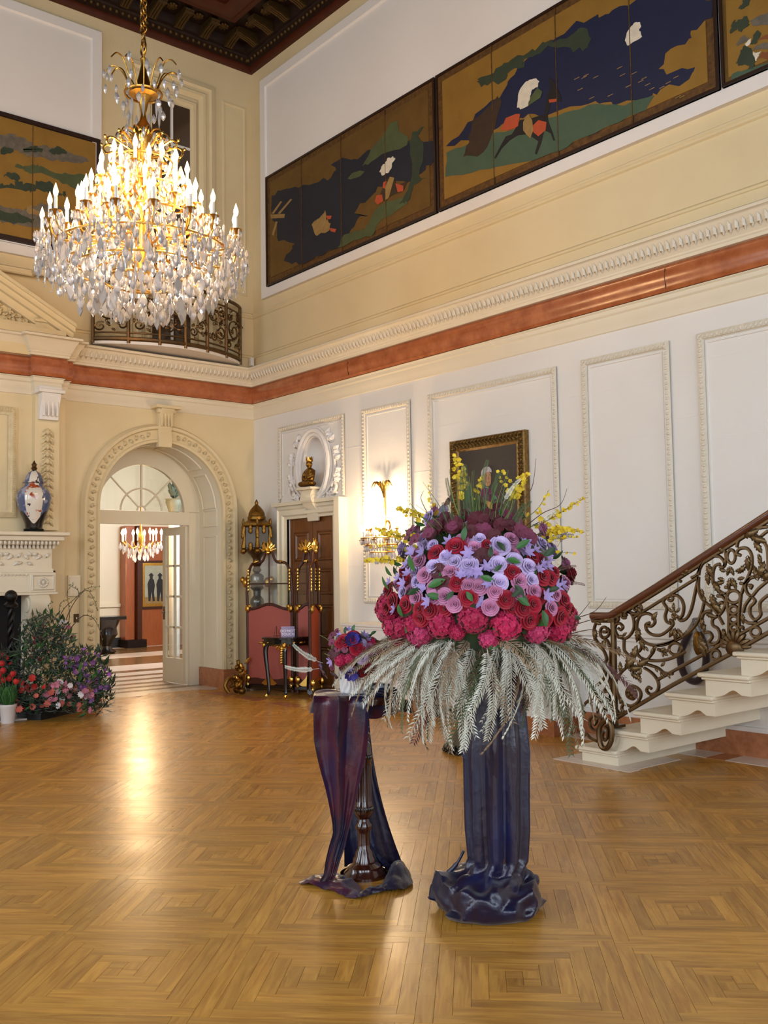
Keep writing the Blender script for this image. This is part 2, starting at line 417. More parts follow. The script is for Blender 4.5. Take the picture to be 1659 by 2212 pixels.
# carved leaf sprays either side of the niche
def leaf_poly(L, Wd, teeth=4):
    pts = [(0, 0)]
    up = []
    for i in range(1, teeth+1):
        t = i/(teeth+.6); w = Wd*math.sin(PI*min(t*.9+.05, 1)); up += [(L*(t-.05), w), (L*(t-.02), w*.62)]
    return pts+up+[(L, 0)]+[(x, -y) for x, y in reversed(up)]
def acanthus(b, o, u, v, w, L, Wd, lift=.03, teeth=4):
    """carved lobed leaf lying in plane (u, v), domed along w"""
    o, u, v, w = V(o), V(u), V(v), V(w); P = leaf_poly(L, Wd, teeth); n = len(P)
    rim = [o+u*a+v*c+w*.004 for a, c in P]; mid = []
    for a, c in P: mid.append(o+u*a+v*(c*.35)+w*(lift*math.sin(PI*min(1, max(0, a/L))**.8)+.006))
    k = n//2; vs = rim+mid
    fs = [(i, (i+1) % n, n+(i+1) % n, n+i) for i in range(n)]
    for i in range(1, k): fs.append((n+i, n+i+1, n+n-i-1, n+n-i) if n-i-1 != i+1 else (n+i, n+i+1, n+n-i))
    b.add(vs, fs)
XA, YA, ZA = V((1, 0, 0)), V((0, 1, 0)), V((0, 0, 1)); IN_R = V((0, -1, 0)); IN_L = V((1, 0, 0))
b = MB()
for sgn in (-1, 1):
    for k in range(9):
        t = k/8; q = -1.15+2.0*t
        c = V((NX+sgn*(NA+.16+.05*math.sin(3*t))*math.cos(q), 0, NZ-.02+(NB+.12)*math.sin(q)))
        a = q+.9 if k % 2 else q-.1
        for da in (-.55, .25):
            dr = V((sgn*math.cos(a+da), 0, math.sin(a+da))); acanthus(b, c, dr, V((-dr.z, 0, dr.x)), IN_R, .17-.05*t, .045, .05)
    st = spline([(NX+sgn*.10, -.02, 2.47), (NX+sgn*.30, -.03, 2.52), (NX+sgn*.46, -.03, 2.75), (NX+sgn*.43, -.03, 3.05)], 6); b.tube(st, .014, 6)
    st = spline([(NX+sgn*.3, -.03, 2.5), (NX+sgn*.42, -.04, 2.48), (NX+sgn*.5, -.04, 2.56), (NX+sgn*.45, -.04, 2.62), (NX+sgn*.41, -.04, 2.57)], 6); b.tube(st, .02, 6)
b.build('carved_leaf_spray', 'plaster_white', wall_right, smooth=60)
# scrolled bracket under the niche figure
b = MB()
b.prism([(0, 0), (.10, 0), (.13, -.06), (.14, -.12), (.10, -.20), (.05, -.26), (.035, -.36), (.03, -.40), (0, -.40)], (NX-.12, 0, 2.57), (0, -1, 0), (0, 0, 1), (.22, 0, 0))
b.bb((NX-.17, -.17, 2.555), (NX+.15, .04, 2.585)); b.tube([(NX-.135, -.085, 2.44), (NX+.115, -.085, 2.44)], .055, 14)
b.build('niche_bracket', 'cream_paint', wall_right, bev=.006)
# door casing
b = MB()
prof = [(-.17, 0), (-.17, .05), (-.13, .07), (-.11, .05), (-.05, .05), (-.03, .025), (0, .02), (0, -.03)]
for side, xx, sg in (('l', DX0, 1), ('r', DX1, -1)):
    vs = [(xx+sg*w, -d, z) for z in (0, DZ) for w, d in prof]; m = len(prof)
    vs = [(xx+sg*w, -d, 0) for w, d in prof]+[(xx+sg*w, -d, DZ-w) for w, d in prof]
    b.add(vs, [(k, k+1, m+k+1, m+k) for k in range(m-1)])
vs = [(DX0+w, -d, DZ-w) for w, d in prof]+[(DX1-w, -d, DZ-w) for w, d in prof]; b.add(vs, [(k, k+1, m+k+1, m+k) for k in range(m-1)])
b.bb((DX0-.22, -.10, DZ+.17), (DX1+.22, .0, DZ+.215)); b.bb((DX1+.17, -.13, 0), (DX1+.27, 0, DZ+.20))
b.build('door_casing', 'cream_paint', wall_right, smooth=30)
# double wooden door with raised panels
door2 = struct(part('door_2', lambda b: b.bb((DX0, .06, 0), (DX1, .10, DZ)), 'door_wood', None, smooth=0))
mid = (DX0+DX1)/2
for (x0, x1) in ((DX0+.01, mid-.004), (mid+.004, DX1-.01)):
    b = MB()
    for (z0, z1) in ((.12, .62), (.74, 1.14), (1.26, 1.58), (1.68, 2.04)):
        rect_mould(b, 'R', x0+.09, x1-.09, z0, z1, [(0, 0), (.012, .02), (.03, .022), (.045, .004), (.09, .018), (.1, .018)], base=-.062)
        b.bb((x0+.19, .043, z0+.1), (x1-.19, .06, z1-.1))
    b.build('door_leaf_panels', 'door_wood', door2, smooth=30)
    b = MB(); b.bb((x0, .045, 0), (x0+.085, .062, DZ)); b.bb((x1-.085, .045, 0), (x1, .062, DZ))
    for z0, z1 in ((0, .11), (.63, .73), (1.15, 1.25), (1.59, 1.67), (2.05, DZ)): b.bb((x0+.085, .045, z0), (x1-.085, .062, z1))
    b.build('door_leaf_frame', 'door_wood', door2, smooth=0)
part('door_handle', lambda b: (b.ell((mid+.05, .02, 1.02), .03, 10, 6), b.tube([(mid+.05, .05, 1.02), (mid+.05, .02, 1.02)], .012, 8)), 'gilt', door2)

# ---------------------------------------------------------------- left wall with arched doorway
AY, AR, AZ = -1.355, .84, 2.36
b = MB(); n = 40
ys = [AY-AR*math.cos(PI*k/n) for k in range(n+1)]
def q4(y0, z0, y1, z1, za, zb): b.add([(0, y0, z0), (0, y1, z1), (0, y1, zb), (0, y0, za)], [(0, 1, 2, 3)])
q4(RY-.25, 0, AY-AR, 0, CZ, CZ); q4(AY+AR, 0, .25, 0, CZ, CZ)
for k in range(n):
    y0, y1 = ys[k], ys[k+1]; z0, z1 = AZ+math.sqrt(max(0, AR**2-(y0-AY)**2)), AZ+math.sqrt(max(0, AR**2-(y1-AY)**2)); q4(y0, z0, y1, z1, CZ, CZ)
wall_left = struct(b.build('wall_left', 'stone_tan', smooth=0, solid=0))
RD = .57
def arc(r, y0=AY, z0=AZ, n=40, a0=0, a1=PI): return [(y0-r*math.cos(a0+(a1-a0)*k/n), z0+r*math.sin(a0+(a1-a0)*k/n)) for k in range(n+1)]
b = MB(); out = [(AY-AR, 0)]+arc(AR)+[(AY+AR, 0)]
b.add([(0, y, z) for y, z in out]+[(-RD, y, z) for y, z in out], [(k, k+1, len(out)+k+1, len(out)+k) for k in range(len(out)-1)])
b.build('arch_reveal', 'cream_paint', wall_left, smooth=50)
# reveal panels: raised ribs and frames on the jamb and in the vault
b = MB()
for sy, yy in ((-1, AY+AR), (1, AY-AR)):
    for z0, z1 in ((.30, 2.05), (2.17, 2.40)):
        for (xa, xb2, za, zb) in ((-.12, -.10, z0, z1), (-.46, -.44, z0, z1), (-.44, -.12, z0, z0+.02), (-.44, -.12, z1-.02, z1)): b.bb((xa, yy, za), (xb2, yy+sy*.014, zb))
for a0, a1 in ((.06, .62), (.74, 1.42), (1.72, 2.40), (2.52, 3.08)):
    for xa in (-.12, -.46):
        pts = arc(AR-.006, n=14, a0=a0, a1=a1); b.tube([(xa, y, z) for y, z in pts], .012, 4)
    for a in (a0, a1):
        y, z = AY-(AR-.006)*math.cos(a), AZ+(AR-.006)*math.sin(a); b.tube([(-.12, y, z), (-.46, y, z)], .012, 4)
b.build('reveal_panel_frame', 'cream_paint', wall_left)
# carved archivolt: flat band with leaf relief, inner and outer rolls
b = MB()
path_o = [(AY-1, 0)]
def archband(r0, r1, d0, d1):
    p0 = [(AY-r0, .0)]+arc(r0)+[(AY+r0, .0)]; p1 = [(AY-r1, .0)]+arc(r1)+[(AY+r1, .0)]
    m = len(p0); b.add([(d0, y, z) for y, z in p0]+[(d1, y, z) for y, z in p1], [(k, k+1, m+k+1, m+k) for k in range(m-1)])
for r0, r1, d0, d1 in ((.84, .845, 0, .05), (.845, .875, .05, .055), (.875, .885, .055, .03), (.885, 1.0, .03, .03), (1.0, 1.012, .03, .07), (1.012, 1.045, .07, .075), (1.045, 1.075, .075, .02), (1.075, 1.08, .02, 0)): archband(r0, r1, d0, d1)
b.build('archivolt', 'stone_tan', wall_left, smooth=50)
b = MB(); rr = random.Random(3)
rm = .943; L = AZ*2+PI*rm; nn = 92
for k in range(nn):
    s = (k+.5)/nn*L
    if s < AZ: y, z, a = AY-rm, s, PI/2
    elif s > L-AZ: y, z, a = AY+rm, L-s, -PI/2
    else:
        q = (s-AZ)/rm; y, z, a = AY-rm*math.cos(q), AZ+rm*math.sin(q), PI/2-q
    if abs(y-AY) < .13 and z > 3: continue
    t = V((0, math.cos(a), math.sin(a))); nrm = V((0, -t.z, t.y)); sg = 1 if k % 2 else -1
    d = (t*.75+nrm*sg*.66).normalized(); acanthus(b, V((.03, y, z))-nrm*sg*.02-t*.03, d, V((0, -d.z, d.y)), IN_L, .075, .028, .02, 3)
    b.ell((.038, y+nrm.y*sg*.03, z+nrm.z*sg*.03), .013, 6, 4)
o = b.build('archivolt_carving', 'stone_carved_tan', wall_left, smooth=60)
# keystone console
b = MB()
b.prism([(0, 0), (.08, 0), (.10, .10), (.07, .20), (.09, .24), (.11, .40), (.16, .47), (.16, .52), (0, .52)], (0, AY-.09, 3.14), IN_L, ZA, (0, .18, 0))
for k in range(4): b.bb((.06, AY-.075+k*.045, 3.40), (.125, AY-.055+k*.045, 3.58))
b.bb((0, AY-.17, 3.62), (.19, AY+.17, 3.66)); b.tube([(.10, AY-.12, 3.60), (.10, AY+.12, 3.60)], .035, 10)
b.build('keystone', 'stone_tan', wall_left, bev=.006)
# door frame, transom and fanlight
b = MB()
b.bb((-RD-.06, AY+.68, 0), (-RD, AY+AR, 2.38)); b.bb((-RD-.06, AY-AR, 0), (-RD, AY-.68, 2.38)); b.bb((-RD-.07, AY-.68, 2.2), (-RD+.015, AY+.68, 2.37))
p0, p1 = arc(.61, n=30), arc(AR+.01, n=30); m = len(p0)
b.add([(-RD, y, z+.01) for y, z in p0]+[(-RD, y, z+.01) for y, z in p1]+[(-RD-.06, y, z+.01) for y, z in p0], [(k, k+1, m+k+1, m+k) for k in range(m-1)]+[(k, 2*m+k, 2*m+k+1, k+1) for k in range(m-1)])
b.build('door_frame', 'cream_paint', wall_left, smooth=50)
fan = thing('window_1', 'arched fanlight with radiating bars above the glazed door', 'fanlight', (-RD-.03, AY, 2.38)); fan['kind'] = 'structure'
FX = -RD-.03
part('mullion', lambda b: b.tube([(FX, AY, 2.43), (FX, AY, 2.985)], .012, 6), 'cream_paint', fan)
for a in (PI/4, 3*PI/4): part('mullion', lambda b: b.tube([(FX, AY+.06*math.cos(a), 2.38+.06*math.sin(a)), (FX, AY+.61*math.cos(a), 2.38+.61*math.sin(a))], .012, 6), 'cream_paint', fan)
for r in (.06, .29): part('glazing_arc', lambda b: b.tube([(FX, y, z+.02) for y, z in arc(r, n=24)], .012, 6), 'cream_paint', fan)
for k in range(4):
    a0, a1 = k*PI/4, (k+1)*PI/4
    for r0, r1 in ((.06, .29), (.29, .612)):
        P = [(AY+r*math.cos(a), 2.38+r*math.sin(a)) for r, seq in ((r0, [a0+(a1-a0)*i/5 for i in range(6)]), (r1, [a1-(a1-a0)*i/5 for i in range(6)])) for a in seq]
        part('pane', lambda b: b.prism(P, (FX, 0, 0), YA, ZA, (.004, 0, 0)), 'pane_glass', fan, smooth=0)
# glazed door leaf standing open into the hall
HX, HY, DW = -.62, -.69, .66
d1 = thing('door_1', 'glazed white door leaf with eight panes standing open in the arch', 'door', (HX, HY, 0)); d1['kind'] = 'structure'
xL = HX-DW
b = MB()
for x0, x1 in ((HX-.09, HX), (xL, xL+.09)): b.bb((x0, HY-.02, F0+.01), (x1, HY+.02, 2.19))
for z0, z1 in ((F0+.01, .40), (2.08, 2.19)): b.bb((xL+.09, HY-.02, z0), (HX-.09, HY+.02, z1))
b.build('door_stiles_and_rails', 'cream_paint', d1, bev=.003)
xm = (xL+HX)/2; zs = [.40, .82, 1.24, 1.66, 2.08]
part('muntin', lambda b: b.bb((xm-.014, HY-.016, .4), (xm+.014, HY+.016, 2.08)), 'cream_paint', d1)
for z in zs[1:4]: part('muntin', lambda b: b.bb((xL+.09, HY-.016, z-.014), (HX-.09, HY+.016, z+.014)), 'cream_paint', d1)
for i in range(4):
    for x0, x1 in ((xL+.09, xm-.014), (xm+.014, HX-.09)): part('pane', lambda b: b.bb((x0, HY-.002, zs[i]+.014), (x1, HY+.002, zs[i+1]-.014)), 'pane_glass', d1, smooth=0)
part('door_handle', lambda b: (b.tube([(xL+.04, HY-.05, 1.02), (xL+.12, HY-.05, 1.02)], .01, 6), b.tube([(xL+.045, HY-.02, 1.02), (xL+.045, HY-.055, 1.02)], .012, 6), b.bb((xL+.025, HY-.025, .92), (xL+.065, HY-.02, 1.1))), 'bronze', d1)
part('jamb_plinth', lambda b: (b.bb((-RD, AY+AR-.02, 0), (-.02, AY+AR+.03, F0+.24)), b.bb((-.02, AY+AR-.02, 0), (.085, AY+1.085, F0+.24)), b.bb((-.02, AY-1.085, 0), (.085, AY-AR+.02, F0+.24))), 'marble_base', wall_left, smooth=0)
# ---------------------------------------------------------------- hall beyond the arch
part('floor_hall', lambda b: b.bb((-9.5, -6, -.1), (-.001, 5.5, F0-.002)), 'marble_pale', None, smooth=0)['kind'] = 'structure'
fh = bpy.data.objects['floor_hall']
mat('marble_brown', '7a5a34', .25, var=(5, .5), coat=.2)
for x0, x1 in ((-5.5, -4.1), (-7.8, -6.5), (-3.2, -2.9), (-2.45, -2.25), (-1.9, -1.72), (-1.42, -1.25), (-1.0, -.85), (-.6, -.47)):
    part('marble_band', lambda b: b.bb((x0, -5.9, F0-.01), (x1, 5.4, F0)), 'marble_brown', fh, smooth=0)
HB = -8.2
PY0, PY1, PY2 = onplane(271, 1300, 0, HB+.28).y, onplane(292, 1300, 0, HB+.28).y, onplane(307, 1300, 0, HB+.4).y
struct(part('wall_hall_back', lambda b: b.bb((HB-.2, -6, 0), (HB, 5.5, 4.2)), 'cream_paint', None, smooth=0))
struct(part('wall_hall_far', lambda b: b.bb((-9.5, 3.05, 0), (0, 3.25, 4.2)), 'plaster_white', None, smooth=0))
struct(part('wall_hall_near', lambda b: b.bb((-9.5, -6.1, 0), (0, -6, 4.2)), 'cream_paint', None, smooth=0))
struct(part('ceiling_hall', lambda b: b.bb((-9.5, -6.1, 4.2), (-.02, 5.5, 4.35)), 'plaster_white', None, smooth=0))
hd = thing('door_3', 'warm brown wooden doorway at the back of the hall', 'doorway', (HB+.1, 2.2, F0)); hd['kind'] = 'structure'
part('door_post', lambda b: b.bb((HB, PY0, 0), (HB+.28, PY1, 2.6)), 'hall_wood', hd, smooth=0, bev=.02)
part('door_post_edge', lambda b: b.bb((HB+.2, PY1, 0), (HB+.40, PY2, 2.6)), 'dark_wood', hd, smooth=0)
part('door_panel', lambda b: b.bb((HB+.01, PY2, 0), (HB+.12, 3.05, 2.6)), 'hall_wood', hd, smooth=0)
part('plinth', lambda b: b.bb((HB, PY0-.05, 0), (HB+.5, PY2+.06, F0+.16)), 'dark_wood_deep', hd, smooth=0)
part('dado_rail', lambda b: b.bb((HB, -5, .9), (HB+.05, PY0, .97)), 'cream_paint', hd, smooth=0)
part('skirting', lambda b: b.bb((HB, -5, 0), (HB+.06, PY0, F0+.2)), 'black_paint', hd, smooth=0)
# ---------------------------------------------------------------- chimney breast, cornice with red marble band, ceiling
BP = [(.12, RY), (.12, -3.05), (.22, -3.05), (.22, -2.77), (.12, -2.77), (.12, -2.66), (0, -2.66), (0, 0), (RX, 0)]
part('chimney_breast', lambda b: (b.bb((0, -8, 0), (.12, -2.66, 4.3)), b.bb((.1, -3.05, 2.06), (.22, -2.77, 4.3))), 'stone_tan', wall_left, smooth=0)
def trim(name, prof, m): return struct(sweep(BP, prof).build(name, m, None, smooth=35))
trim('trim_1', [(0, 3.612), (.012, 3.62), (.012, 3.66), (.02, 3.672), (.02, 3.75), (.035, 3.765), (.035, 3.80), (.05, 3.812), (.05, 3.818)], 'stone_trim')
trim('trim_2', [(.03, 3.816), (.052, 3.825), (.068, 3.85), (.066, 3.875), (.075, 3.90), (.08, 3.935), (.078, 3.975), (.07, 4.0), (.072, 4.02), (.055, 4.043), (.03, 4.047)], 'marble_red')
trim('trim_3', [(.05, 4.045), (.085, 4.05), (.085, 4.075), (.095, 4.085), (.095, 4.10), (.105, 4.11), (.125, 4.16), (.165, 4.235), (.175, 4.245), (.20, 4.25), (.20, 4.275), (.19, 4.285), (.03, 4.315), (0, 4.32)], 'stone_trim')
trim('trim_4', [(0, 4.455), (.012, 4.462), (.02, 4.48), (.008, 4.495), (0, 4.50)], 'stone_tan')
trim('trim_5', [(0, 5.00), (.02, 5.012), (.02, 5.03), (.03, 5.04), (.03, 5.062), (.008, 5.075), (0, 5.08)], 'stone_tan')
# marble joints
tr2 = bpy.data.objects['trim_2']
for x in (2.2, 6.55): part('marble_joint', lambda b: b.prism([(.03, 3.816), (.070, 3.85), (.082, 3.935), (.073, 4.02), (.03, 4.047)], (x, 0, 0), (0, -1, 0), ZA, (.006, 0, 0)), 'dark_wood', tr2, smooth=0)
# carved leaves along the cyma of the cornice
b = MB()
for k in range(150):
    x = .12+k*.062; o = V((x, -.112, 4.118)); up = V((0, -.05, .115)).normalized(); nm = V((0, -.115, -.05)).normalized()
    acanthus(b, o, up, V((1, 0, 0)), nm, .115, .026, .016, 2)
    if k % 2 == 0: b.ell((x+.031, -.165, 4.262), (.014, .008, .009), 6, 4)
for k in range(42):
    y = -.12-k*.062; o = V((.112, y, 4.118)); up = V((.05, 0, .115)).normalized(); nm = V((.115, 0, -.05)).normalized()
    acanthus(b, o, up, V((0, 1, 0)), nm, .115, .026, .016, 2)
cv = b.build('cornice_leaf_carving', 'stone_carved', bpy.data.objects['trim_3'], smooth=60)
# wainscot: projecting dado with chair rail, marble baseboard with dark grilles
PX, PD, PL = 5.47, .37, 2.46        # deep dado: right end, depth, left end
struct(part('wall_right_dado', lambda b: (b.bb((PL, -PD, F0), (PX, .0, .915))), 'stone', None, smooth=0))
struct(sweep([(PL, 0), (PL, -PD), (PX, -PD), (PX, 0)], [(0, .90), (.015, .905), (.015, .925), (.03, .935), (.03, .955), (.0, .965), (-PD, .97)]).build('trim_6', 'stone', None))
struct(sweep([(PX, 0), (RX, 0)], [(0, .885), (.02, .89), (.02, .915), (.04, .93), (.04, .95), (.015, .965), (0, .97)]).build('trim_7', 'stone', None))
bbd = struct(part('baseboard_right', lambda b: (b.bb((PL, -PD-.025, 0), (PX+.025, 0, F0+.15)), b.bb((PX, -.04, 0), (RX, 0, F0+.19)), b.bb((-.02, -.04, 0), (DX0-.17, 0, F0+.16))), 'marble_base', None, smooth=0))
part('baseboard_cap', lambda b: (b.bb((PL, -PD-.015, F0+.15), (PX+.015, 0, F0+.185)), b.bb((PX, -.03, F0+.19), (RX, 0, F0+.225))), 'plaster_white', bbd, smooth=0)
for x0, x1 in ((2.55, 3.62), (3.93, 4.75)):
    g = part('floor_grille', lambda b: b.bb((x0, -PD-.028, F0+.02), (x1, -PD-.01, F0+.145)), 'black_paint', bbd, smooth=0)
    for k in range(int((x1-x0)/.05)): part('grille_bar', lambda b: b.bb((x0+k*.05+.01, -PD-.032, F0+.03), (x0+k*.05+.025, -PD-.026, F0+.135)), 'black_iron', g, smooth=0)
struct(part('baseboard_left', lambda b: (b.bb((0, AY+1.085, 0), (.05, 0, F0+.2)), b.bb((0, -2.66, 0), (.05, AY-1.085, F0+.2))), 'marble_base', None, smooth=0))
# carved panel frames of the right wall (egg-and-leaf mouldings) with fine inner lines
PP = [(0, .018), (.014, .028), (.05, .022), (.058, .006), (.062, .006)]
def panelR(x0, x1, z0, z1, sides='lrtb', name='wall_panel_frame'):
    b = MB(); rect_mould(b, 'R', x0, x1, z0, z1, PP, sides=sides)
    for sd in sides:
        if sd in 'tb':
            z = z1-.03 if sd == 't' else z0+.03; n = int((x1-x0)/.042)
            for k in range(n): b.ell((x0+(k+.5)*(x1-x0)/n, -.026, z), (.013, .012, .020), 6, 4)
        else:
            x = x0+.03 if sd == 'l' else x1-.03; n = int((z1-z0)/.042)
            for k in range(n): b.ell((x, -.026, z0+(k+.5)*(z1-z0)/n), (.020, .012, .013), 6, 4)
    b.build(name, 'stone_carved', wall_right, smooth=50)
    b = MB(); rect_mould(b, 'R', x0+.075, x1-.075, z0+.075, z1-.075, [(0, 0), (.004, .008), (.012, .008), (.016, 0)], sides=sides); b.build('panel_inner_line', 'stone', wall_right, smooth=0)
panelR(2.375, 3.235, 1.17, 3.42)
panelR(3.52, 5.31, 1.17, 3.42)
panelR(5.60, 6.53, 1.17, 3.42)
panelR(6.79, 8.60, 1.17, 3.42)
panelR(8.9, 9.8, 1.17, 3.42)
panelR(.61, 2.04, 2.44, 3.43, 'lrt')
# stone block joints: fine raised lines
b = MB()
for x0, x1, zs_ in ((2.05, 2.37, (1.6, 2.3, 3.0)), (3.25, 3.5, (1.9, 2.6)), (5.33, 5.58, (1.6, 2.35, 3.1)), (6.55, 6.78, (2.0, 2.75)), (3.6, 5.2, (2.0, 3.05)), (5.7, 6.4, (1.85, 2.65, 3.1)), (6.9, 8.4, (1.9, 2.55, 3.2))):
    for z in zs_: b.bb((x0, -.0025, z), (x1, 0, z+.004))
b.build('stone_joint', 'plaster_white', wall_right, smooth=0)
# ---- white frieze frames above the cornice
def frieze(wall, a0, a1, z0, z1, parent):
    b = MB(); s = -1 if wall == 'R' else 1
    if wall == 'R': b.bb((a0, -.03, z0), (a1, 0, z1))
    else: b.bb((0, a0, z0), (.03, a1, z1))
    rect_mould(b, wall, a0, a1, z0, z1, [(0, .03), (0, .055), (.115, .055), (.13, .03)])
    b.build('frieze_backing', 'plaster_white', parent, smooth=30)
frieze('R', .295, 14.0, 5.21, 8.225, wall_right)
frieze('L', -9.5, -2.20, 5.25, 8.26, wall_left)
# ---- ceiling
ceil = struct(part('ceiling', lambda b: b.bb((-.25, RY-.25, 9.0), (RX+.25, .25, 9.1)), 'dark_wood_deep', None, smooth=0))
WP = [(0, RY), (0, 0), (RX, 0)]
sweep(WP, [(0, 8.455), (.05, 8.455), (.07, 8.49), (.07, 8.52), (.10, 8.53)]).build('ceiling_cornice_fillet', 'ceiling_red', ceil)
sweep(WP, [(.08, 8.52), (.10, 8.53), (.17, 8.56), (.19, 8.59), (.19, 8.60)]).build('ceiling_cornice_egg_bed', 'dark_wood_deep', ceil)
sweep(WP, [(.17, 8.59), (.24, 8.60), (.26, 8.63), (.28, 8.70), (.62, 8.72), (.62, 8.70), (.66, 8.70)]).build('ceiling_cornice_cove', 'dark_wood_deep', ceil)
sweep(WP, [(.64, 8.72), (.66, 8.66), (.74, 8.64), (.78, 8.66), (.78, 8.62), (.90, 8.60), (1.0, 8.62), (1.0, 8.70), (1.25, 8.72), (1.25, 8.8), (1.3, 8.98)]).build('ceiling_beam', 'ceiling_red', ceil)
sweep([(1.9, RY), (1.9, -1.9), (RX, -1.9)], [(0, 8.75), (.05, 8.72), (.12, 8.72), (.15, 8.76), (.3, 8.78), (.3, 8.98)]).build('ceiling_inner_beam', 'ceiling_red', ceil)
b = MB(); me_egg = MB().ell((0, 0, 0), (.028, .028, .034), 8, 5).mesh('gilt_egg', 'gilt_dull', 60)
for k in range(78): inst('gilt_egg', me_egg, ceil, (.16+k*.082, -.145, 8.553), local=True)
for k in range(60): inst('gilt_egg', me_egg, ceil, (.145, -.16-k*.082, 8.553), local=True)
me_ro = MB().ell((0, 0, 0), (.055, .055, .03), 10, 5)
for k in range(8): me_ro.ell((.05*math.cos(k*PI/4), .05*math.sin(k*PI/4), 0), (.028, .028, .022), 6, 4)
me_ro = me_ro.mesh('gilt_rosette', 'gilt_dull', 60)
mc = MB(); mc.prism([(0, 0), (.30, 0), (.33, -.03), (.31, -.08), (.22, -.07), (.10, -.10), (.02, -.14), (0, -.14)], (0, -.06, 0), XA, ZA, (0, .12, 0))
for k in (-1, 0, 1): mc.tube([(.02, k*.035, -.14), (.12, k*.035, -.10), (.24, k*.035, -.075), (.32, k*.035, -.05)], .016, 6)
mc = mc.mesh('gilt_corbel', 'gilt_dull', 50)
for k in range(16):
    inst('gilt_corbel', mc, ceil, (.25, -.52-k*.37, 8.70), (0, 0, 0), local=True); inst('gilt_corbel', mc, ceil, (.52+k*.37, -.25, 8.70), (0, 0, -PI/2), local=True)
    inst('gilt_rosette', me_ro, ceil, (.45, -.705-k*.37, 8.70), local=True); inst('gilt_rosette', me_ro, ceil, (.705+k*.37, -.45, 8.70), local=True)
# ---- the two walls behind the camera, with assumed tall window openings added for the daylight
def pierced(name, axis, at, lo, hi, wins, nums):
    b = MB(); z0, z1 = .9, 5.3; edges = [lo]
    for c, w in sorted(wins): edges += [c-w/2, c+w/2]
    edges.append(hi)
    def put(a0, a1, zz0, zz1):
        if axis == 'y': b.bb((a0, at-.2, zz0), (a1, at, zz1))
        else: b.bb((at, a0, zz0), (at+.2, a1, zz1))
    for i in range(0, len(edges)-1, 2): put(edges[i], edges[i+1], 0, CZ)
    for c, w in wins: put(c-w/2, c+w/2, 0, z0); put(c-w/2, c+w/2, z1, CZ)
    struct(b.build(name, 'stone', None, smooth=0))
    for (c, w), nmb in zip(wins, nums):
        t = thing('window_%d' % nmb, 'tall window opposite the staircase wall', 'window', (c, at, z0) if axis == 'y' else (at, c, z0)); t['kind'] = 'structure'  # windows numbered here are assumed and unseen, added to admit the daylight
        for k in range(4):
            a = c-w/2+k*w/3
            part('window_bar', lambda q: q.bb((a-.03, at-.1, z0), (a+.03, at-.05, z1)) if axis == 'y' else q.bb((at+.05, a-.03, z0), (at+.1, a+.03, z1)), 'cream_paint', t, smooth=0)
        for k in range(5):
            z = z0+k*(z1-z0)/4
            part('window_bar', lambda q: q.bb((c-w/2, at-.1, z-.03), (c+w/2, at-.05, z+.03)) if axis == 'y' else q.bb((at+.05, c-w/2, z-.03), (at+.1, c+w/2, z+.03)), 'cream_paint', t, smooth=0)
pierced('wall_opposite', 'y', RY, -.25, RX+.25, WIN_S, (3, 4, 5, 6)); pierced('wall_behind', 'x', RX, RY, .25, WIN_E, (7, 8, 9))

# ---------------------------------------------------------------- upper doorway and balcony on the left wall
ud = thing('window_2', 'tall upper doorway with moulded stone casing and dark panes behind the balcony', 'window', (0, -1.23, 4.33)); ud['kind'] = 'structure'
def udc(b):
    rect_mould(b, 'L', -1.86, -.60, 4.3, 8.07, [(0, 0), (0, .035), (.06, .055), (.09, .035), (.13, .035), (.15, .06), (.19, .06), (.22, .02), (.24, .015)], sides='lrt')
part('casing', udc, 'stone_tan', ud, smooth=30)
part('casing', lambda b: rect_mould(b, 'L', -1.60, -.86, 4.3, 7.79, [(0, .005), (.02, .03), (.06, .03), (.08, .01), (.1, .006)], sides='lrt'), 'stone_tan', ud, smooth=30)
for i, z0 in enumerate((4.35, 5.05, 5.75, 6.45, 7.12)):
    for y0, y1 in ((-1.50, -1.245), (-1.215, -.96)):
        part('pane', lambda b: b.bb((.002, y0, z0+.02), (.008, y1, z0+(.66 if i < 4 else .55))), 'dark_glass', ud, smooth=0)
part('sash_bar', lambda b: (b.bb((.004, -1.245, 4.33), (.03, -1.215, 7.72)), [b.bb((.004, -1.5, z-.015), (.025, -.96, z+.015)) for z in (5.05, 5.75, 6.45, 7.12)]), 'stone', ud, smooth=0)
part('wall_panel_line', lambda b: rect_mould(b, 'L', -.47, -.10, 5.3, 7.95, [(0, 0), (.01, .012), (.03, .012), (.04, 0)]), 'stone_tan', wall_left, smooth=0)
# balcony slab and bowed iron railing
def bow(t, r=.0):   # t 0..1 from left to right end
    y = -2.32+2.05*t; return V((.10+r+.40*math.sin(PI*t)**.8, y, 0))
bal = thing('balcony', 'bowed balcony with ornate bronze railing above the arched doorway', 'balcony', (0, -1.3, 4.3))
b = MB(); n = 24; prof = [(.0, 4.325), (.03, 4.33), (.05, 4.345), (.05, 4.375), (.0, 4.38)]
outer = [bow(k/n) for k in range(n+1)]
b.add([(0, p.y, 4.322) for p in outer]+[(p.x, p.y, 4.322) for p in outer]+[(p.x, p.y, 4.375) for p in outer]+[(0, p.y, 4.375) for p in outer],
      [(k+q*(n+1), k+1+q*(n+1), k+1+(q+1)*(n+1), k+(q+1)*(n+1)) for q in range(3) for k in range(n)])
b.build('balcony_slab', 'plaster_white', bal, smooth=40)
BZ0, BZ1 = 4.40, 5.10
def rl(z, r, nm, dx=.0): part(nm, lambda b: b.tube([bow(k/n, dx)+V((0, 0, z)) for k in range(n+1)], r, 6, flat=.8), 'bronze', bal)
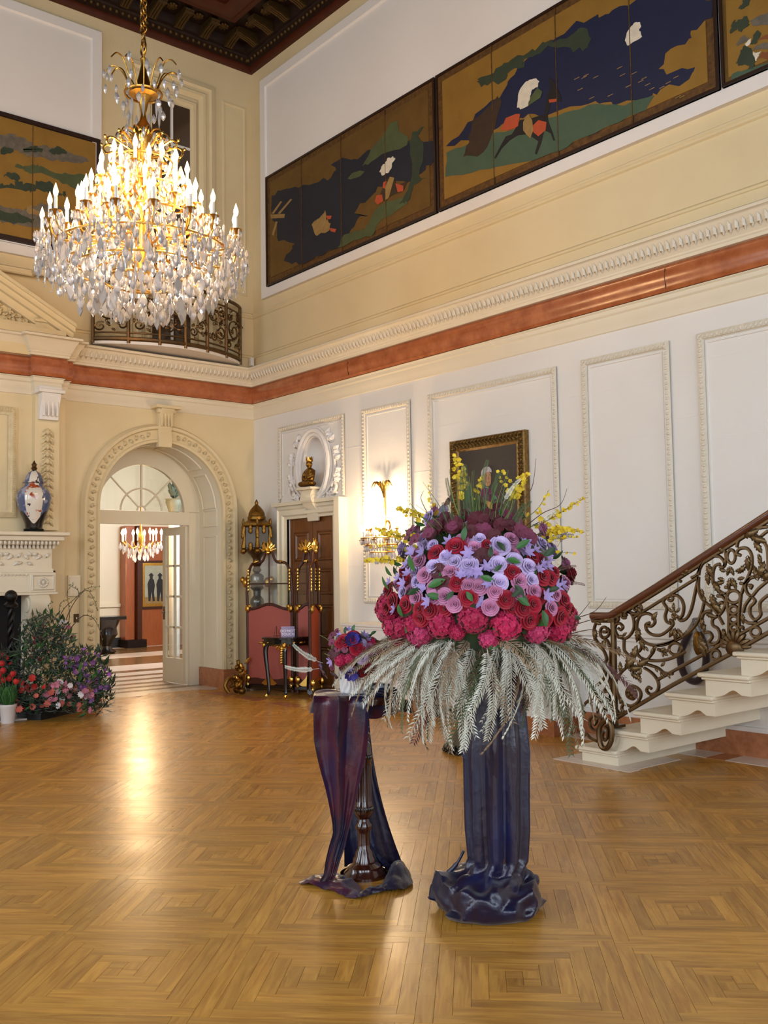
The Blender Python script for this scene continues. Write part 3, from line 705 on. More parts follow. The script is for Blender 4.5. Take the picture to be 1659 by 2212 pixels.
rl(4.385, .028, 'bottom_rail'); rl(4.46, .012, 'lower_bar'); rl(BZ1, .026, 'top_rail'); rl(5.0, .012, 'upper_bar')
for t in (0, .17, .34, .5, .66, .83, 1): part('baluster_post', lambda b: b.tube([bow(t)+V((0, 0, 4.33)), bow(t)+V((0, 0, BZ1))], .022, 6), 'bronze', bal)
def spiral2(c, r0, r1, a0, turns, n=26):
    return [(c[0]+(r0+(r1-r0)*k/n)*math.cos(a0+turns*2*PI*k/n), c[1]+(r0+(r1-r0)*k/n)*math.sin(a0+turns*2*PI*k/n)) for k in range(n+1)]
def bmap(s, z): p = bow(max(0, min(1, s))); return p+V((.0, 0, z))
for i, t0 in enumerate((.0, .17, .34, .5, .66, .83)):
    tm = t0+.085; big = i in (0, 5)
    sc = 2.05
    for (cs, cz, r0, r1, a0, tr) in (((.0, .0, .155, .03, 0, 1.6), (-.11, -.19, .06, .015, 1, 1.3), (.1, .18, .06, .015, 4, 1.3), (.11, -.17, .05, .012, 2, -1.2), (-.1, .17, .05, .012, 0, -1.2)) if big else ((-.06, .10, .10, .02, 0, 1.4), (.07, -.08, .10, .02, PI, 1.4), (-.06, -.16, .06, .015, 1, -1.3), (.07, .17, .055, .012, 2, -1.3))):
        pts = [bmap(tm+a/sc, 4.72+z) for a, z in spiral2((cs, cz), r0, r1, a0, tr)]
        part('scroll', lambda b: b.tube(pts, .011, 5), 'bronze', bal)
    b = MB()
    rr2 = random.Random(i)
    for k in range(26):
        s = tm+rr2.uniform(-.07, .07); z = 4.72+rr2.uniform(-.23, .25); p = bmap(s, z); q = rr2.uniform(0, 6.28)
        acanthus(b, p, V((0, math.cos(q), math.sin(q))), V((0, -math.sin(q), math.cos(q))), IN_L, .075, .024, .015, 2)
    b.build('leaf_ornament', 'bronze', bal, smooth=60)['kind'] = 'stuff'
tag(part('motion_sensor', lambda b: (b.bb((.05, -.10, 4.34), (.10, -.05, 4.45)), b.ell((.1, -.075, 4.40), (.012, .018, .025), 8, 5)), 'plaster_white', None, bev=.004), 'small white sensor box standing on the cornice in the room corner', 'sensor')

# ---------------------------------------------------------------- pediment above the mantel
ped = thing('trim_8', 'carved stone pediment over the chimney breast at the left edge', 'pediment', (.2, -5.2, 4.3)); ped['kind'] = 'structure'
def rake(b, s):
    y0, yc = -5.2+s*2.58, -5.2; sl = .535
    for d0, d1, t0, t1 in ((.0, .26, .0, .07), (.0, .31, .07, .13), (.0, .34, .13, .17), (.0, .20, -.10, .0)):
        A = [(y0, 4.30+t0), (yc, 4.30+t0+2.58*sl), (yc, 4.30+t1+2.58*sl), (y0, 4.30+t1)]
        b.prism(A, (d0, 0, 0), YA, ZA, (d1, 0, 0))
part('raking_cornice', lambda b: rake(b, 1), 'stone_tan', ped, smooth=0, fix=True); part('raking_cornice', lambda b: rake(b, -1), 'stone_tan', ped, smooth=0, fix=True)
part('horizontal_cornice', lambda b: (b.bb((0, -7.8, 4.28), (.29, -2.72, 4.37)), b.bb((0, -7.8, 4.05), (.25, -3.05, 4.28)), b.bb((0, -7.8, 4.37), (.22, -2.95, 4.42))), 'stone_tan', ped, smooth=0)
part('tympanum', lambda b: b.prism([(-7.5, 4.36), (-2.9, 4.36), (-5.2, 5.6)], (.0, 0, 0), YA, ZA, (.13, 0, 0)), 'stone_tan', ped, smooth=0)
b = MB(); rr3 = random.Random(8)
for k in range(150):
    y = rr3.uniform(-4.6, -3.0); z = 4.42+rr3.random()*max(0, (-2.95-y)*.5-.06); q = rr3.uniform(0, 6.28)
    acanthus(b, (.13, y, z), V((0, math.cos(q), math.sin(q))), V((0, -math.sin(q), math.cos(q))), IN_L, rr3.uniform(.06, .13), rr3.uniform(.02, .04), .03, 3)
b.ell((.14, -3.52, 4.68), (.05, .09, .11), 10, 6)
b.build('tympanum_carving', 'stone_carved_tan', ped, smooth=60)
# capital console and carved drop on the chimney breast
con = part('capital_console', lambda b: (b.prism([(0, 0), (.06, 0), (.08, .12), (.13, .24), (.14, .30), (0, .30)], (.22, -3.02, 3.32), IN_L, ZA, (0, .22, 0)), [b.bb((.24, -2.995+k*.05, 3.36), (.335+.0, -2.975+k*.05, 3.58)) for k in range(4)], b.bb((.2, -3.06, 3.62), (.38, -2.76, 3.66)), b.bb((.2, -3.04, 3.66), (.33, -2.78, 3.70))), 'stone', wall_left, bev=.005)
b = MB()
for k in range(13):
    z = 3.22-k*.085; w = .10-.003*k
    for s in (-1, 1):
        d = V((0, s*.62, -.78)); acanthus(b, (.215, -2.91, z), d, V((0, -d.z, d.y)), IN_L, .13, .034, .035, 3)
    b.ell((.235, -2.91, z-.03), (.03, .03, .04), 8, 5)
b.build('carved_drop', 'stone_carved_tan', wall_left, smooth=60)
# chimney breast panel
b = MB(); rect_mould(b, 'L', -7.0, -3.23, 2.2, 3.45, [(0, .0), (0, .03), (.05, .045), (.07, .02), (.09, .01)], base=.12)
for k in range(50):
    b.ell((.155, -3.26, 2.23+k*.0245), (.012, .018, .011), 6, 4)
    b.ell((.155, -3.28-k*.03, 3.42), (.012, .011, .018), 6, 4)
b.build('chimney_panel_frame', 'stone_carved_tan', wall_left, smooth=40)
# ---------------------------------------------------------------- mantelpiece
fp = thing('fireplace', 'carved stone fireplace mantel with dark firebox at the left edge', 'fireplace', (.25, -4.8, 0))
YE = -2.74
part('mantel_shelf', lambda b: (b.bb((.0, -6.9, 1.985), (.50, YE, 2.03)), b.bb((.0, -6.9, 1.93), (.46, YE-.05, 1.985)), b.bb((.0, -6.9, 1.885), (.42, YE-.10, 1.93))), 'stone_trim', fp, bev=.01)
b = MB()
for k in range(56): b.ell((.44, YE-.12-k*.045, 1.905), (.022, .017, .026), 6, 4)
for k in range(56): b.bb((.36, YE-.165-k*.045, 1.845), (.40, YE-.14-k*.045, 1.885))
b.build('dentil_moulding', 'stone_carved', fp, smooth=50)
part('mantel_frieze', lambda b: (b.bb((0, -6.7, 1.62), (.36, YE-.16, 1.86)), b.bb((0, -6.7, 1.58), (.38, YE-.15, 1.62))), 'stone_trim', fp, smooth=0)
b = MB(); rr4 = random.Random(4)
for k in range(60):
    y = YE-.24-k*.035; z = 1.74+.05*math.sin(k*.7); q = math.cos(k*.7)*.8+(PI if k % 3 else 0)
    acanthus(b, (.36, y, z), V((0, math.cos(q), math.sin(q))), V((0, -math.sin(q), math.cos(q))), IN_L, .09, .025, .02, 3)
b.build('frieze_carving', 'stone_carved', fp, smooth=60)
part('mantel_lintel', lambda b: (b.bb((0, -6.7, 1.36), (.38, YE-.13, 1.58)), b.bb((0, -6.7, 1.33), (.40, YE-.10, 1.36)), b.bb((.0, YE-.42, 1.36), (.41, YE-.13, 1.575))), 'stone_trim', fp, bev=.006)
b = MB(); rect_mould(b, 'L', YE-.40, YE-.15, 1.38, 1.555, [(0, 0), (.01, .015), (.02, .0)], base=.41)
for k in range(12): b.ell((.415, YE-.275+.045*math.cos(k*PI/6), 1.467+.045*math.sin(k*PI/6)), (.015, .017, .017), 6, 4)
b.ell((.415, YE-.275, 1.467), (.02, .022, .022), 8, 5)
for k in range(60): b.ell((.385, YE-.45-k*.04, 1.555), (.012, .015, .012), 6, 4)
b.build('lintel_rosette', 'stone_carved', fp, smooth=60)
def corbel(b):
    P = [(0, 1.33), (.40, 1.33), (.44, 1.27), (.43, 1.17), (.37, 1.08), (.28, .98), (.22, .85), (.20, .65), (.22, .5), (.28, .36), (.30, .2), (.36, .12), (.36, 0), (0, 0)]
    P = [(q.x, q.y) for q in spline([V(p) for p in P[1:-2]], 4)]+P[-2:]+[P[0]]
    b.prism(P, (0, YE-.42, 0), IN_L, ZA, (0, .22, 0)); b.tube([(.33, YE-.44, 1.22), (.33, YE-.18, 1.22)], .085, 16)
part('mantel_corbel', corbel, 'stone_trim', fp, bev=.008, fix=True)
part('firebox', lambda b: (b.bb((.10, -6.2, 0), (.135, YE-.40, 1.33)),), 'soot', fp, smooth=0)
part('hearth', lambda b: b.bb((.1, -6.6, F0-.01), (1.0, -3.3, F0+.015)), 'marble_pale', fp, smooth=0)
# ---------------------------------------------------------------- painted folding screens hung in the frieze
mat('gold_leaf', '6f5222', .5, metal=.3, var=(5, .5), col2='543a16', bump=(60, .05))
mat('gold_leaf_bright', '9a7430', .5, metal=.3, var=(4, .45), col2='7a5822', bump=(60, .05))
mat('brocade', '6b4a1c', .6, metal=.2, var=(22, .9), col2='3d2410')
mat('screen_frame', '2a170c', .4)
mat('paint_indigo', '181b29', .6, var=(10, .5), col2='0f121b')
mat('paint_blue', '171c3a', .55, var=(8, .5), col2='0f1430')
mat('paint_green', '4a5430', .65, var=(6, .6), col2='39402a')
mat('paint_dark_green', '2f3a26', .65, var=(12, .6), col2='1f2a1c')
mat('paint_teal', '435642', .65, var=(7, .5), col2='2f4a36')
mat('paint_brown', '3a2818', .65, var=(15, .6)); mat('paint_black', '171212', .6)
mat('paint_red', 'b04a28', .6, var=(20, .3)); mat('paint_white', 'd8cdb8', .6, var=(20, .3)); mat('paint_grey', '6b6152', .65, var=(14, .7), col2='44403a'); mat('paint_roof', '7a4420', .6); mat('paint_sand', '9a7a45', .6, var=(20, .5))
def px(o, sc, pts): return [(o[0]+x*sc, o[1]+y*sc) for x, y in pts]
def decal(parent, name, pts, m, wall='R', layer=1, off=.06, rough=0):
    f = RWp if wall == 'R' else LWp; d = off+.0012*layer
    P = [f(x, y, d) for x, y in pts]
    q = [(p.x, p.z) for p in P] if wall == 'R' else [(p.y, p.z) for p in P]
    if rough: q = rough_poly(q, rough, 3, len(pts))
    b = MB()
    if wall == 'R': b.prism(q, (0, -d, 0), XA, ZA, (0, .0008, 0))
    else: b.prism(q, (d, 0, 0), YA, ZA, (-.0008, 0, 0))
    return b.build(name, m, parent, smooth=0)
def screen_body(t, wall, a0, a1, z0, z1, gold, bord=.10, fr=.025, folds=4, brocade='brocade'):
    def bx(p, q, y0, y1, zz0, zz1): return (lambda b: b.bb((y0, -q, zz0), (y1, -p, zz1))) if wall == 'R' else (lambda b: b.bb((p, y0, zz0), (q, y1, zz1)))
    part('backing', bx(.03, .052, a0, a1, z0, z1), brocade, t, smooth=0)
    part('painted_field', bx(.05, .0595, a0+bord, a1-bord, z0+bord, z1-bord), gold, t, smooth=0)
    for (y0, y1, zz0, zz1) in ((a0, a1, z0, z0+fr), (a0, a1, z1-fr, z1), (a0, a0+fr, z0+fr, z1-fr), (a1-fr, a1, z0+fr, z1-fr)): part('frame_rail', bx(.03, .068, y0, y1, zz0, zz1), 'screen_frame', t, smooth=0)
    for k in range(1, folds):
        y = a0+(a1-a0)*k/folds; part('fold_line', bx(.055, .0606+.006, y-.004, y+.004, z0+fr, z1-fr), 'brocade', t, smooth=0)
G = 'painted folding screens in the frieze'
s1 = thing('painted_screen', 'dark gold folding screen with two riders in a river, nearest the room corner', 'painting', (2.1, 0, 5.34), group=G)
screen_body(s1, 'R', .433, 3.768, 5.345, 6.835, 'gold_leaf')
Z1 = lambda p: px((560, 150), .2411, p)
decal(s1, 'painted_river', Z1([(110,1130),(190,1085),(320,1050),(420,1035),(530,1010),(640,970),(690,900),(640,855),(740,790),(850,800),(930,760),(1030,690),(1130,650),(1330,640),(1560,640),(1555,830),(1490,900),(1400,940),(1360,1000),(1250,1000),(1060,1050),(1000,1140),(900,1200),(850,1290),(980,1310),(880,1340),(800,1480),(700,1600),(560,1670),(400,1740),(290,1745),(215,1710),(270,1640),(320,1560),(170,1540),(160,1400),(115,1330)]), 'paint_indigo', rough=.03)
decal(s1, 'painted_hill', Z1([(920,870),(1000,720),(1120,570),(1190,470),(1240,460),(1250,560),(1330,600),(1320,680),(1150,740),(1000,830)]), 'paint_green', layer=2, rough=.02)
decal(s1, 'painted_islet', Z1([(790,980),(830,930),(900,905),(945,915),(900,960),(820,985)]), 'paint_green', layer=2)
decal(s1, 'painted_tree', Z1([(1340,640),(1370,560),(1480,510),(1420,600),(1460,640),(1470,760),(1430,960),(1500,970),(1380,1040),(1350,1160),(1300,1200),(1250,1200),(1330,1080),(1370,950),(1360,800)]), 'paint_dark_green', layer=3, rough=.02)
decal(s1, 'painted_bank', Z1([(940,1440),(1000,1330),(1060,1240),(1150,1180),(1330,1150),(1330,1200),(1100,1340),(1000,1500),(850,1530),(700,1600),(760,1480),(880,1440)]), 'paint_green', layer=2, rough=.02)
decal(s1, 'painted_horse', Z1([(1130,980),(1200,960),(1230,1040),(1330,1000),(1290,1090),(1180,1130),(1130,1180),(1060,1180),(1100,1080)]), 'paint_brown', layer=4)
for P in ([(1050,1130),(1100,1120),(1110,1180),(1060,1210),(1035,1180)], [(1220,1020),(1290,1040),(1290,1090),(1240,1100)], [(600,1310),(650,1310),(640,1340),(600,1345)], [(630,1420),(690,1430),(680,1460),(640,1450)], [(1110,1010),(1140,1000),(1130,1070),(1105,1060)]): decal(s1, 'painted_red_cloth', Z1(P), 'paint_red', layer=5)
decal(s1, 'painted_rider', Z1([(1075,920),(1095,870),(1130,830),(1160,790),(1200,780),(1220,800),(1185,860),(1180,890),(1150,930),(1110,950)]), 'paint_white', layer=5, rough=.015)
decal(s1, 'painted_rider', Z1([(1130,1050),(1170,960),(1210,970),(1190,1040),(1160,1150),(1130,1170)]), 'paint_sand', layer=6)
decal(s1, 'painted_rider', Z1([(470,1390),(540,1330),(590,1260),(605,1330),(640,1380),(630,1440),(520,1490),(500,1480)]), 'paint_sand', layer=5, rough=.015)
for P in ([(110,1290),(190,1180),(205,1185),(130,1295)], [(165,1290),(280,1160),(295,1165),(185,1295)], [(100,1300),(230,1295),(225,1330),(105,1335)], [(110,1480),(150,1360),(165,1365),(130,1490)]): decal(s1, 'painted_bridge', Z1(P), 'paint_sand', layer=3)
s2 = thing('painted_screen', 'folding screen with a galloping rider on a dark horse, middle of the right wall', 'painting', (5.4, 0, 5.34), group=G)
screen_body(s2, 'R', 3.792, 7.105, 5.345, 6.835, 'gold_leaf_bright')
Z2 = lambda p: px((930, 0), .4394, p)
decal(s2, 'painted_river', Z2([(75,720),(160,640),(220,560),(340,480),(380,400),(430,330),(560,230),(700,120),(790,90),(860,70),(930,30),(1010,0),(1100,-30),(1340,-30),(1385,0),(1385,85),(1280,150),(1270,190),(1180,240),(1120,340),(1200,350),(1300,330),(1270,390),(1130,440),(1090,470),(900,520),(830,510),(740,520),(590,560),(480,560),(400,600),(290,650),(190,690)]), 'paint_blue', rough=.03)
decal(s2, 'painted_hill', Z2([(72,870),(78,750),(200,700),(320,650),(450,640),(580,580),(690,545),(820,510),(950,520),(1100,470),(1060,540),(930,600),(740,680),(640,740),(500,790),(330,820),(200,850)]), 'paint_teal', layer=2, rough=.015)
decal(s2, 'painted_pine', Z2([(230,390),(310,360),(360,310),(430,270),(500,240),(560,210),(640,190),(720,150),(770,140),(790,190),(760,240),(700,260),(650,230),(590,230),(520,270),(460,290),(460,330),(390,350),(370,390),(280,420),(240,410)]), 'paint_dark_green', layer=3, rough=.035)
decal(s2, 'painted_pine_trunk', Z2([(160,770),(190,700),(200,600),(250,560),(330,470),(350,500),(320,620),(280,720),(230,770)]), 'paint_brown', layer=3, rough=.02)
decal(s2, 'painted_horse', Z2([(400,660),(440,590),(500,580),(560,560),(570,480),(590,420),(580,380),(600,390),(640,470),(645,500),(600,490),(575,560),(580,600),(600,650),(612,690),(604,692),(590,655),(560,640),(545,700),(522,760),(512,755),(530,695),(480,660),(430,665),(390,690),(350,730),(320,780),(313,775),(345,715),(370,670)]), 'paint_black', layer=4)
for P in ([(345,640),(370,580),(420,560),(440,560),(430,620),(390,640)], [(500,620),(530,590),(570,600),(565,640),(530,670),(505,650)], [(580,490),(620,485),(618,500),(585,505)]): decal(s2, 'painted_red_cloth', Z2(P), 'paint_red', layer=5)
decal(s2, 'painted_cape', Z2([(425,530),(430,470),(445,430),(470,400),(500,390),(520,385),(535,400),(525,430),(500,440),(490,470),(480,520),(450,535)]), 'paint_white', layer=6, rough=.008)
decal(s2, 'painted_rider', Z2([(490,480),(525,430),(550,450),(540,480),(510,500),(480,520)]), 'paint_green', layer=7)
decal(s2, 'painted_rider', Z2([(455,600),(480,560),(500,590),(505,640),(490,680),(470,660),(455,640)]), 'paint_sand', layer=7)
decal(s2, 'painted_horse', Z2([(955,200),(965,160),(985,130),(1010,108),(1030,110),(1035,130),(1025,150),(1040,180),(1010,200),(970,225)]), 'paint_white', layer=4, rough=.006)
for k in range(34):
    r5 = random.Random(k); x, y = r5.uniform(640, 1250), r5.uniform(130, 500)
    if y < 560-.45*x*0.6 or y > 500: continue
    decal(s2, 'painted_wave_mark', Z2([(x, y), (x+26, y-13), (x+27, y-10), (x+1, y+3)]), 'paint_sand', layer=3)
s3 = thing('painted_screen', 'folding screen of village roofs among gold clouds, cut by the right edge', 'painting', (8.8, 0, 5.34), group=G)
screen_body(s3, 'R', 7.130, 10.43, 5.345, 6.835, 'gold_leaf_bright', bord=.06, brocade='gold_leaf')
Z3 = lambda p: px((1540, 0), .0904, p)
for nm, m, P in (('painted_tree', 'paint_dark_green', [(400,780),(430,620),(510,480),(570,520),(740,390),(860,500),(890,570),(760,680),(670,770),(600,720),(500,750)]), ('painted_tree', 'paint_dark_green', [(540,1520),(600,1400),(660,1200),(780,1090),(930,1200),(1010,1450),(1000,1560),(900,1640),(820,1560),(650,1560)]),
                 ('painted_tree', 'paint_dark_green', [(890,1060),(960,900),(1060,720),(1140,780),(1120,900),(1000,1060)]), ('painted_tree', 'paint_dark_green', [(600,200),(720,60),(760,-60),(880,-40),(860,120),(660,230)]),
                 ('painted_roof', 'paint_roof', [(1040,1410),(1170,1240),(1500,1240),(1500,1380)]), ('painted_roof', 'paint_roof', [(1100,940),(1316,830),(1500,800),(1500,900),(1130,950)]), ('painted_roof', 'paint_grey', [(870,510),(1230,340),(1500,300),(1500,560),(1040,620)]), ('painted_roof', 'paint_grey', [(980,1150),(1080,1080),(1500,980),(1500,1140),(1000,1190)]), ('painted_roof', 'paint_grey', [(550,1060),(700,870),(860,885),(760,1000),(640,1070)]),
                 ('painted_wall', 'paint_white', [(960,1230),(1160,1220),(1040,1420),(1000,1460)]), ('painted_wall', 'paint_white', [(740,1060),(860,930),(900,960),(860,1080)]), ('painted_grass', 'paint_teal', [(430,1830),(600,1700),(900,1620),(1316,1500),(1600,1440),(1600,1520),(900,1760),(440,1930)])):
    decal(s3, nm, Z3(P), m, layer=2 if nm != 'painted_tree' else 3, rough=.012)
s4 = thing('painted_screen', 'bright gold folding screen of pines and misty shore on the left wall', 'painting', (0, -3.9, 5.38), group=G)
screen_body(s4, 'L', -5.53, -2.215, 5.395, 6.885, 'gold_leaf_bright', bord=.06, fr=.05, brocade='screen_frame')
Z4 = lambda p: px((0, 230), .14916, p)
for nm, m, l, P in (('painted_shore', 'paint_grey', 2, [(-120,420),(0,410),(120,390),(220,400),(330,450),(450,510),(470,560),(620,560),(780,590),(980,650),(1230,730),(1310,790),(1200,820),(1000,800),(860,780),(700,770),(500,740),(420,740),(300,680),(160,650),(40,640),(0,570),(-120,560)]),
                    ('painted_pine', 'paint_dark_green', 3, [(0,640),(40,590),(140,600),(200,650),(60,700)]), ('painted_pine', 'paint_dark_green', 3, [(700,640),(820,580),(900,610),(980,670),(860,700),(740,680)]), ('painted_pine', 'paint_dark_green', 3, [(330,630),(480,580),(620,610),(560,650),(400,660)]),
                    ('painted_pine', 'paint_green', 2, [(220,880),(240,830),(340,870),(480,830),(560,870),(700,920),(860,970),(1000,980),(1240,1000),(1230,1150),(1080,1190),(960,1120),(760,1030),(600,960),(420,960),(320,900)]),
                    ('painted_pine', 'paint_dark_green', 3, [(-120,1200),(-120,1140),(0,1130),(120,1130),(220,1150),(240,1090),(120,1020),(60,990),(130,950),(230,960),(280,1000),(270,1090),(350,1120),(500,1130),(560,1090),(690,1090),(770,1120),(770,1210),(840,1240),(960,1230),(940,1310),(880,1290),(740,1240),(640,1240),(520,1200),(440,1250),(320,1210),(0,1190)]),
                    ('painted_shore', 'paint_grey', 2, [(-120,1660),(-120,1430),(0,1420),(160,1470),(300,1490),(440,1480),(560,1410),(740,1430),(900,1470),(1100,1510),(1150,1580),(1100,1700),(1150,1820),(900,1800),(700,1740),(500,1750),(300,1720),(180,1700),(0,1650)]),
                    ('painted_rock', 'paint_sand', 3, [(380,1520),(470,1430),(520,1510),(700,1530),(760,1480),(740,1560),(560,1580),(420,1560)]), ('painted_pine', 'paint_dark_green', 3, [(0,1500),(250,1530),(380,1600),(520,1620),(480,1700),(260,1680),(0,1640)]), ('painted_pine', 'paint_dark_green', 3, [(900,1720),(1100,1740),(1160,1800),(980,1800)])):
    decal(s4, nm, Z4(P), m, 'L', l, rough=.025)

# ---------------------------------------------------------------- portrait
mat('old_frame', '94713a', .45, metal=.6, var=(30, .7), col2='4a3416', bump=(80, .3))
po = thing('portrait', 'portrait of a white-wigged man in a carved gilt frame behind the tall bouquet', 'painting', (4.42, 0, 1.62))
PX0, PX1, PZ0, PZ1 = 3.895, 4.935, 1.60, 2.865
mat('canvas_dark', '3b332c', .55, var=(3, .5), col2='2a2420'); mat('paint_wig', 'bdb3b4', .6, var=(25, .3)); mat('paint_skin', 'b58060', .6, var=(18, .3), col2='8f5c44'); mat('paint_vest', 'a5813f', .6)
part('canvas', lambda b: b.bb((PX0+.12, -.045, PZ0+.12), (PX1-.12, -.02, PZ1-.12)), 'canvas_dark', po, smooth=0)
part('frame_moulding', lambda b: rect_mould(b, 'R', PX0, PX1, PZ0, PZ1, [(0, 0), (0, .06), (.012, .072), (.022, .055), (.05, .05), (.075, .05), (.088, .045), (.09, .055)]), 'old_frame', po)
part('frame_slip', lambda b: rect_mould(b, 'R', PX0+.09, PX1-.09, PZ0+.09, PZ1-.09, [(0, .055), (.012, .062), (.028, .05), (.034, .046)]), 'old_frame', po)
b = MB(); r6 = random.Random(2)
for k in range(170):
    s = k/170*2*((PX1-PX0)+(PZ1-PZ0)); wx, wz = PX1-PX0-.1, PZ1-PZ0-.1; s = k/170*2*(wx+wz)
    if s < wx: p, t = (PX0+.05+s, PZ1-.05), (1, 0)
    elif s < wx+wz: p, t = (PX1-.05, PZ1-.05-(s-wx)), (0, -1)
    elif s < 2*wx+wz: p, t = (PX1-.05-(s-wx-wz), PZ0+.05), (-1, 0)
    else: p, t = (PX0+.05, PZ0+.05+(s-2*wx-wz)), (0, 1)
    a = math.atan2(t[1], t[0])+(.9 if k % 2 else -.9)
    acanthus(b, (p[0], -.052, p[1]), V((math.cos(a), 0, math.sin(a))), V((-math.sin(a), 0, math.cos(a))), IN_R, .05, .018, .03, 3)
b.build('frame_carving', 'old_frame', po, smooth=60)
Z7 = lambda p: px((960, 910), .12056, p)
for nm, m, l, P in (('painted_coat', 'paint_brown', 1, [(430,1700),(480,1320),(560,1240),(660,1180),(720,1180),(800,1200),(900,1330),(960,1500),(980,1700)]), ('painted_vest', 'paint_vest', 2, [(710,1330),(770,1290),(850,1420),(860,1600),(740,1600)]), ('painted_cravat', 'paint_wig', 3, [(735,1180),(790,1190),(830,1250),(870,1350),(875,1440),(830,1450),(770,1310)]),
                    ('painted_hair', 'paint_sand', 2, [(650,1230),(660,1060),(700,1000),(720,1150),(710,1290),(670,1290)]), ('painted_face', 'paint_skin', 3, [(688,1010),(705,950),(760,905),(815,905),(835,960),(838,1030),(828,1120),(795,1165),(750,1165),(710,1110)]), ('painted_wig', 'paint_wig', 4, [(655,985),(660,900),(690,845),(740,815),(800,815),(840,860),(845,915),(815,905),(770,905),(720,940),(700,1000)]),
                    ('painted_brow', 'paint_brown', 4, [(735,965),(760,958),(768,968),(738,976)]), ('painted_brow', 'paint_brown', 4, [(800,958),(825,958),(822,968),(800,968)]), ('painted_nose', 'paint_red', 4, [(790,975),(805,1040),(775,1045)]), ('painted_mouth', 'paint_red', 4, [(755,1090),(800,1085),(795,1100),(760,1102)])):
    decal(po, nm, Z7(P), m, layer=l, off=.0455)

# ---------------------------------------------------------------- wall sconce
SX, SZ = 2.80, 2.0
mat('bulb_glow', 'fff2d8', .4, emit=('ffe2b0', 30)); mat('candle_sleeve', 'e9e4dc', .5)
sc = thing('wall_sconce', 'lit crystal wall sconce with gilt plume beside the wooden door', 'sconce', (SX, 0, SZ))
part('backplate', lambda b: (b.lathe([(.0, 0), (.06, .0), (.05, .02), (.03, .03), (.0, .035)], (SX, -.004, 2.05), 16, rot=Matrix.Rotation(PI/2, 3, 'X')), b.tube([(SX, -.03, 1.72), (SX, -.045, 2.0), (SX, -.03, 2.42)], [.012, .02, .01], 8)), 'gilt', sc)
for k in range(6):
    a = -1.2+k*.48
    part('plume', lambda b: b.tube(spline([(SX, -.04, 2.36), (SX+.04*math.sin(a), -.06, 2.48), (SX+.13*math.sin(a), -.08, 2.54), (SX+.20*math.sin(a), -.08, 2.50-.02*abs(a))], 5), [.012]*12+[.008, .006, .004, .003], 6), 'gilt_bright', sc)
for row, (z, rad, nb) in enumerate(((2.02, .24, 5), (1.90, .30, 6))):
    for k in range(nb):
        a = -PI*.46+PI*.92*k/(nb-1); ex, ey = SX+rad*math.sin(a), -.04-rad*.8*math.cos(a)
        part('arm', lambda b: b.tube(spline([(SX, -.04, z-.02), (SX+.5*rad*math.sin(a), -.04-.4*rad*math.cos(a), z-.11), (ex, ey, z-.03)], 6), .007, 6), 'gilt', sc)
        part('bobeche', lambda b: b.lathe([(.004, -.035), (.03, -.02), (.034, -.014), (.012, -.01), (.012, 0)], (ex, ey, z), 12), 'gilt', sc)
        c0 = part('candle', lambda b: b.lathe([(.011, 0), (.011, .075), (.006, .077)], (ex, ey, z), 10), 'candle_sleeve', sc)
        part('bulb', lambda b: b.lathe([(.007, .075), (.016, .10), (.017, .115), (.010, .145), (.002, .168)], (ex, ey, z), 10), 'bulb_glow', c0)
me_drop = MB().lathe([(.001, -.07), (.010, -.055), (.0135, -.04), (.011, -.02), (.003, 0)], n=6).mesh('crystal_drop', 'crystal', 20)
for zr, rad, nn_ in ((1.90, .30, 24), (1.82, .25, 20), (1.74, .19, 14), (1.68, .12, 9), (1.99, .25, 16)):
    for k in range(nn_):
        a = -PI*.47+PI*.94*k/(nn_-1); inst('crystal_drop', me_drop, sc, (SX+rad*math.sin(a), -.05-rad*.8*math.cos(a), zr), local=False)
for zr, rad in ((1.905, .30), (1.825, .25), (1.745, .19)):
    part('gilt_band', lambda b: b.tube([(SX+rad*math.sin(a/20*PI*.47), -.05-rad*.8*math.cos(a/20*PI*.47), zr) for a in range(-20, 21)], .008, 5), 'gilt', sc)
for dx, dz in ((-.16, 2.14), (.16, 2.14), (0, 2.2)): point('sconce_light', (SX+dx, -.22, dz), 22, kelvin(2900), .05)
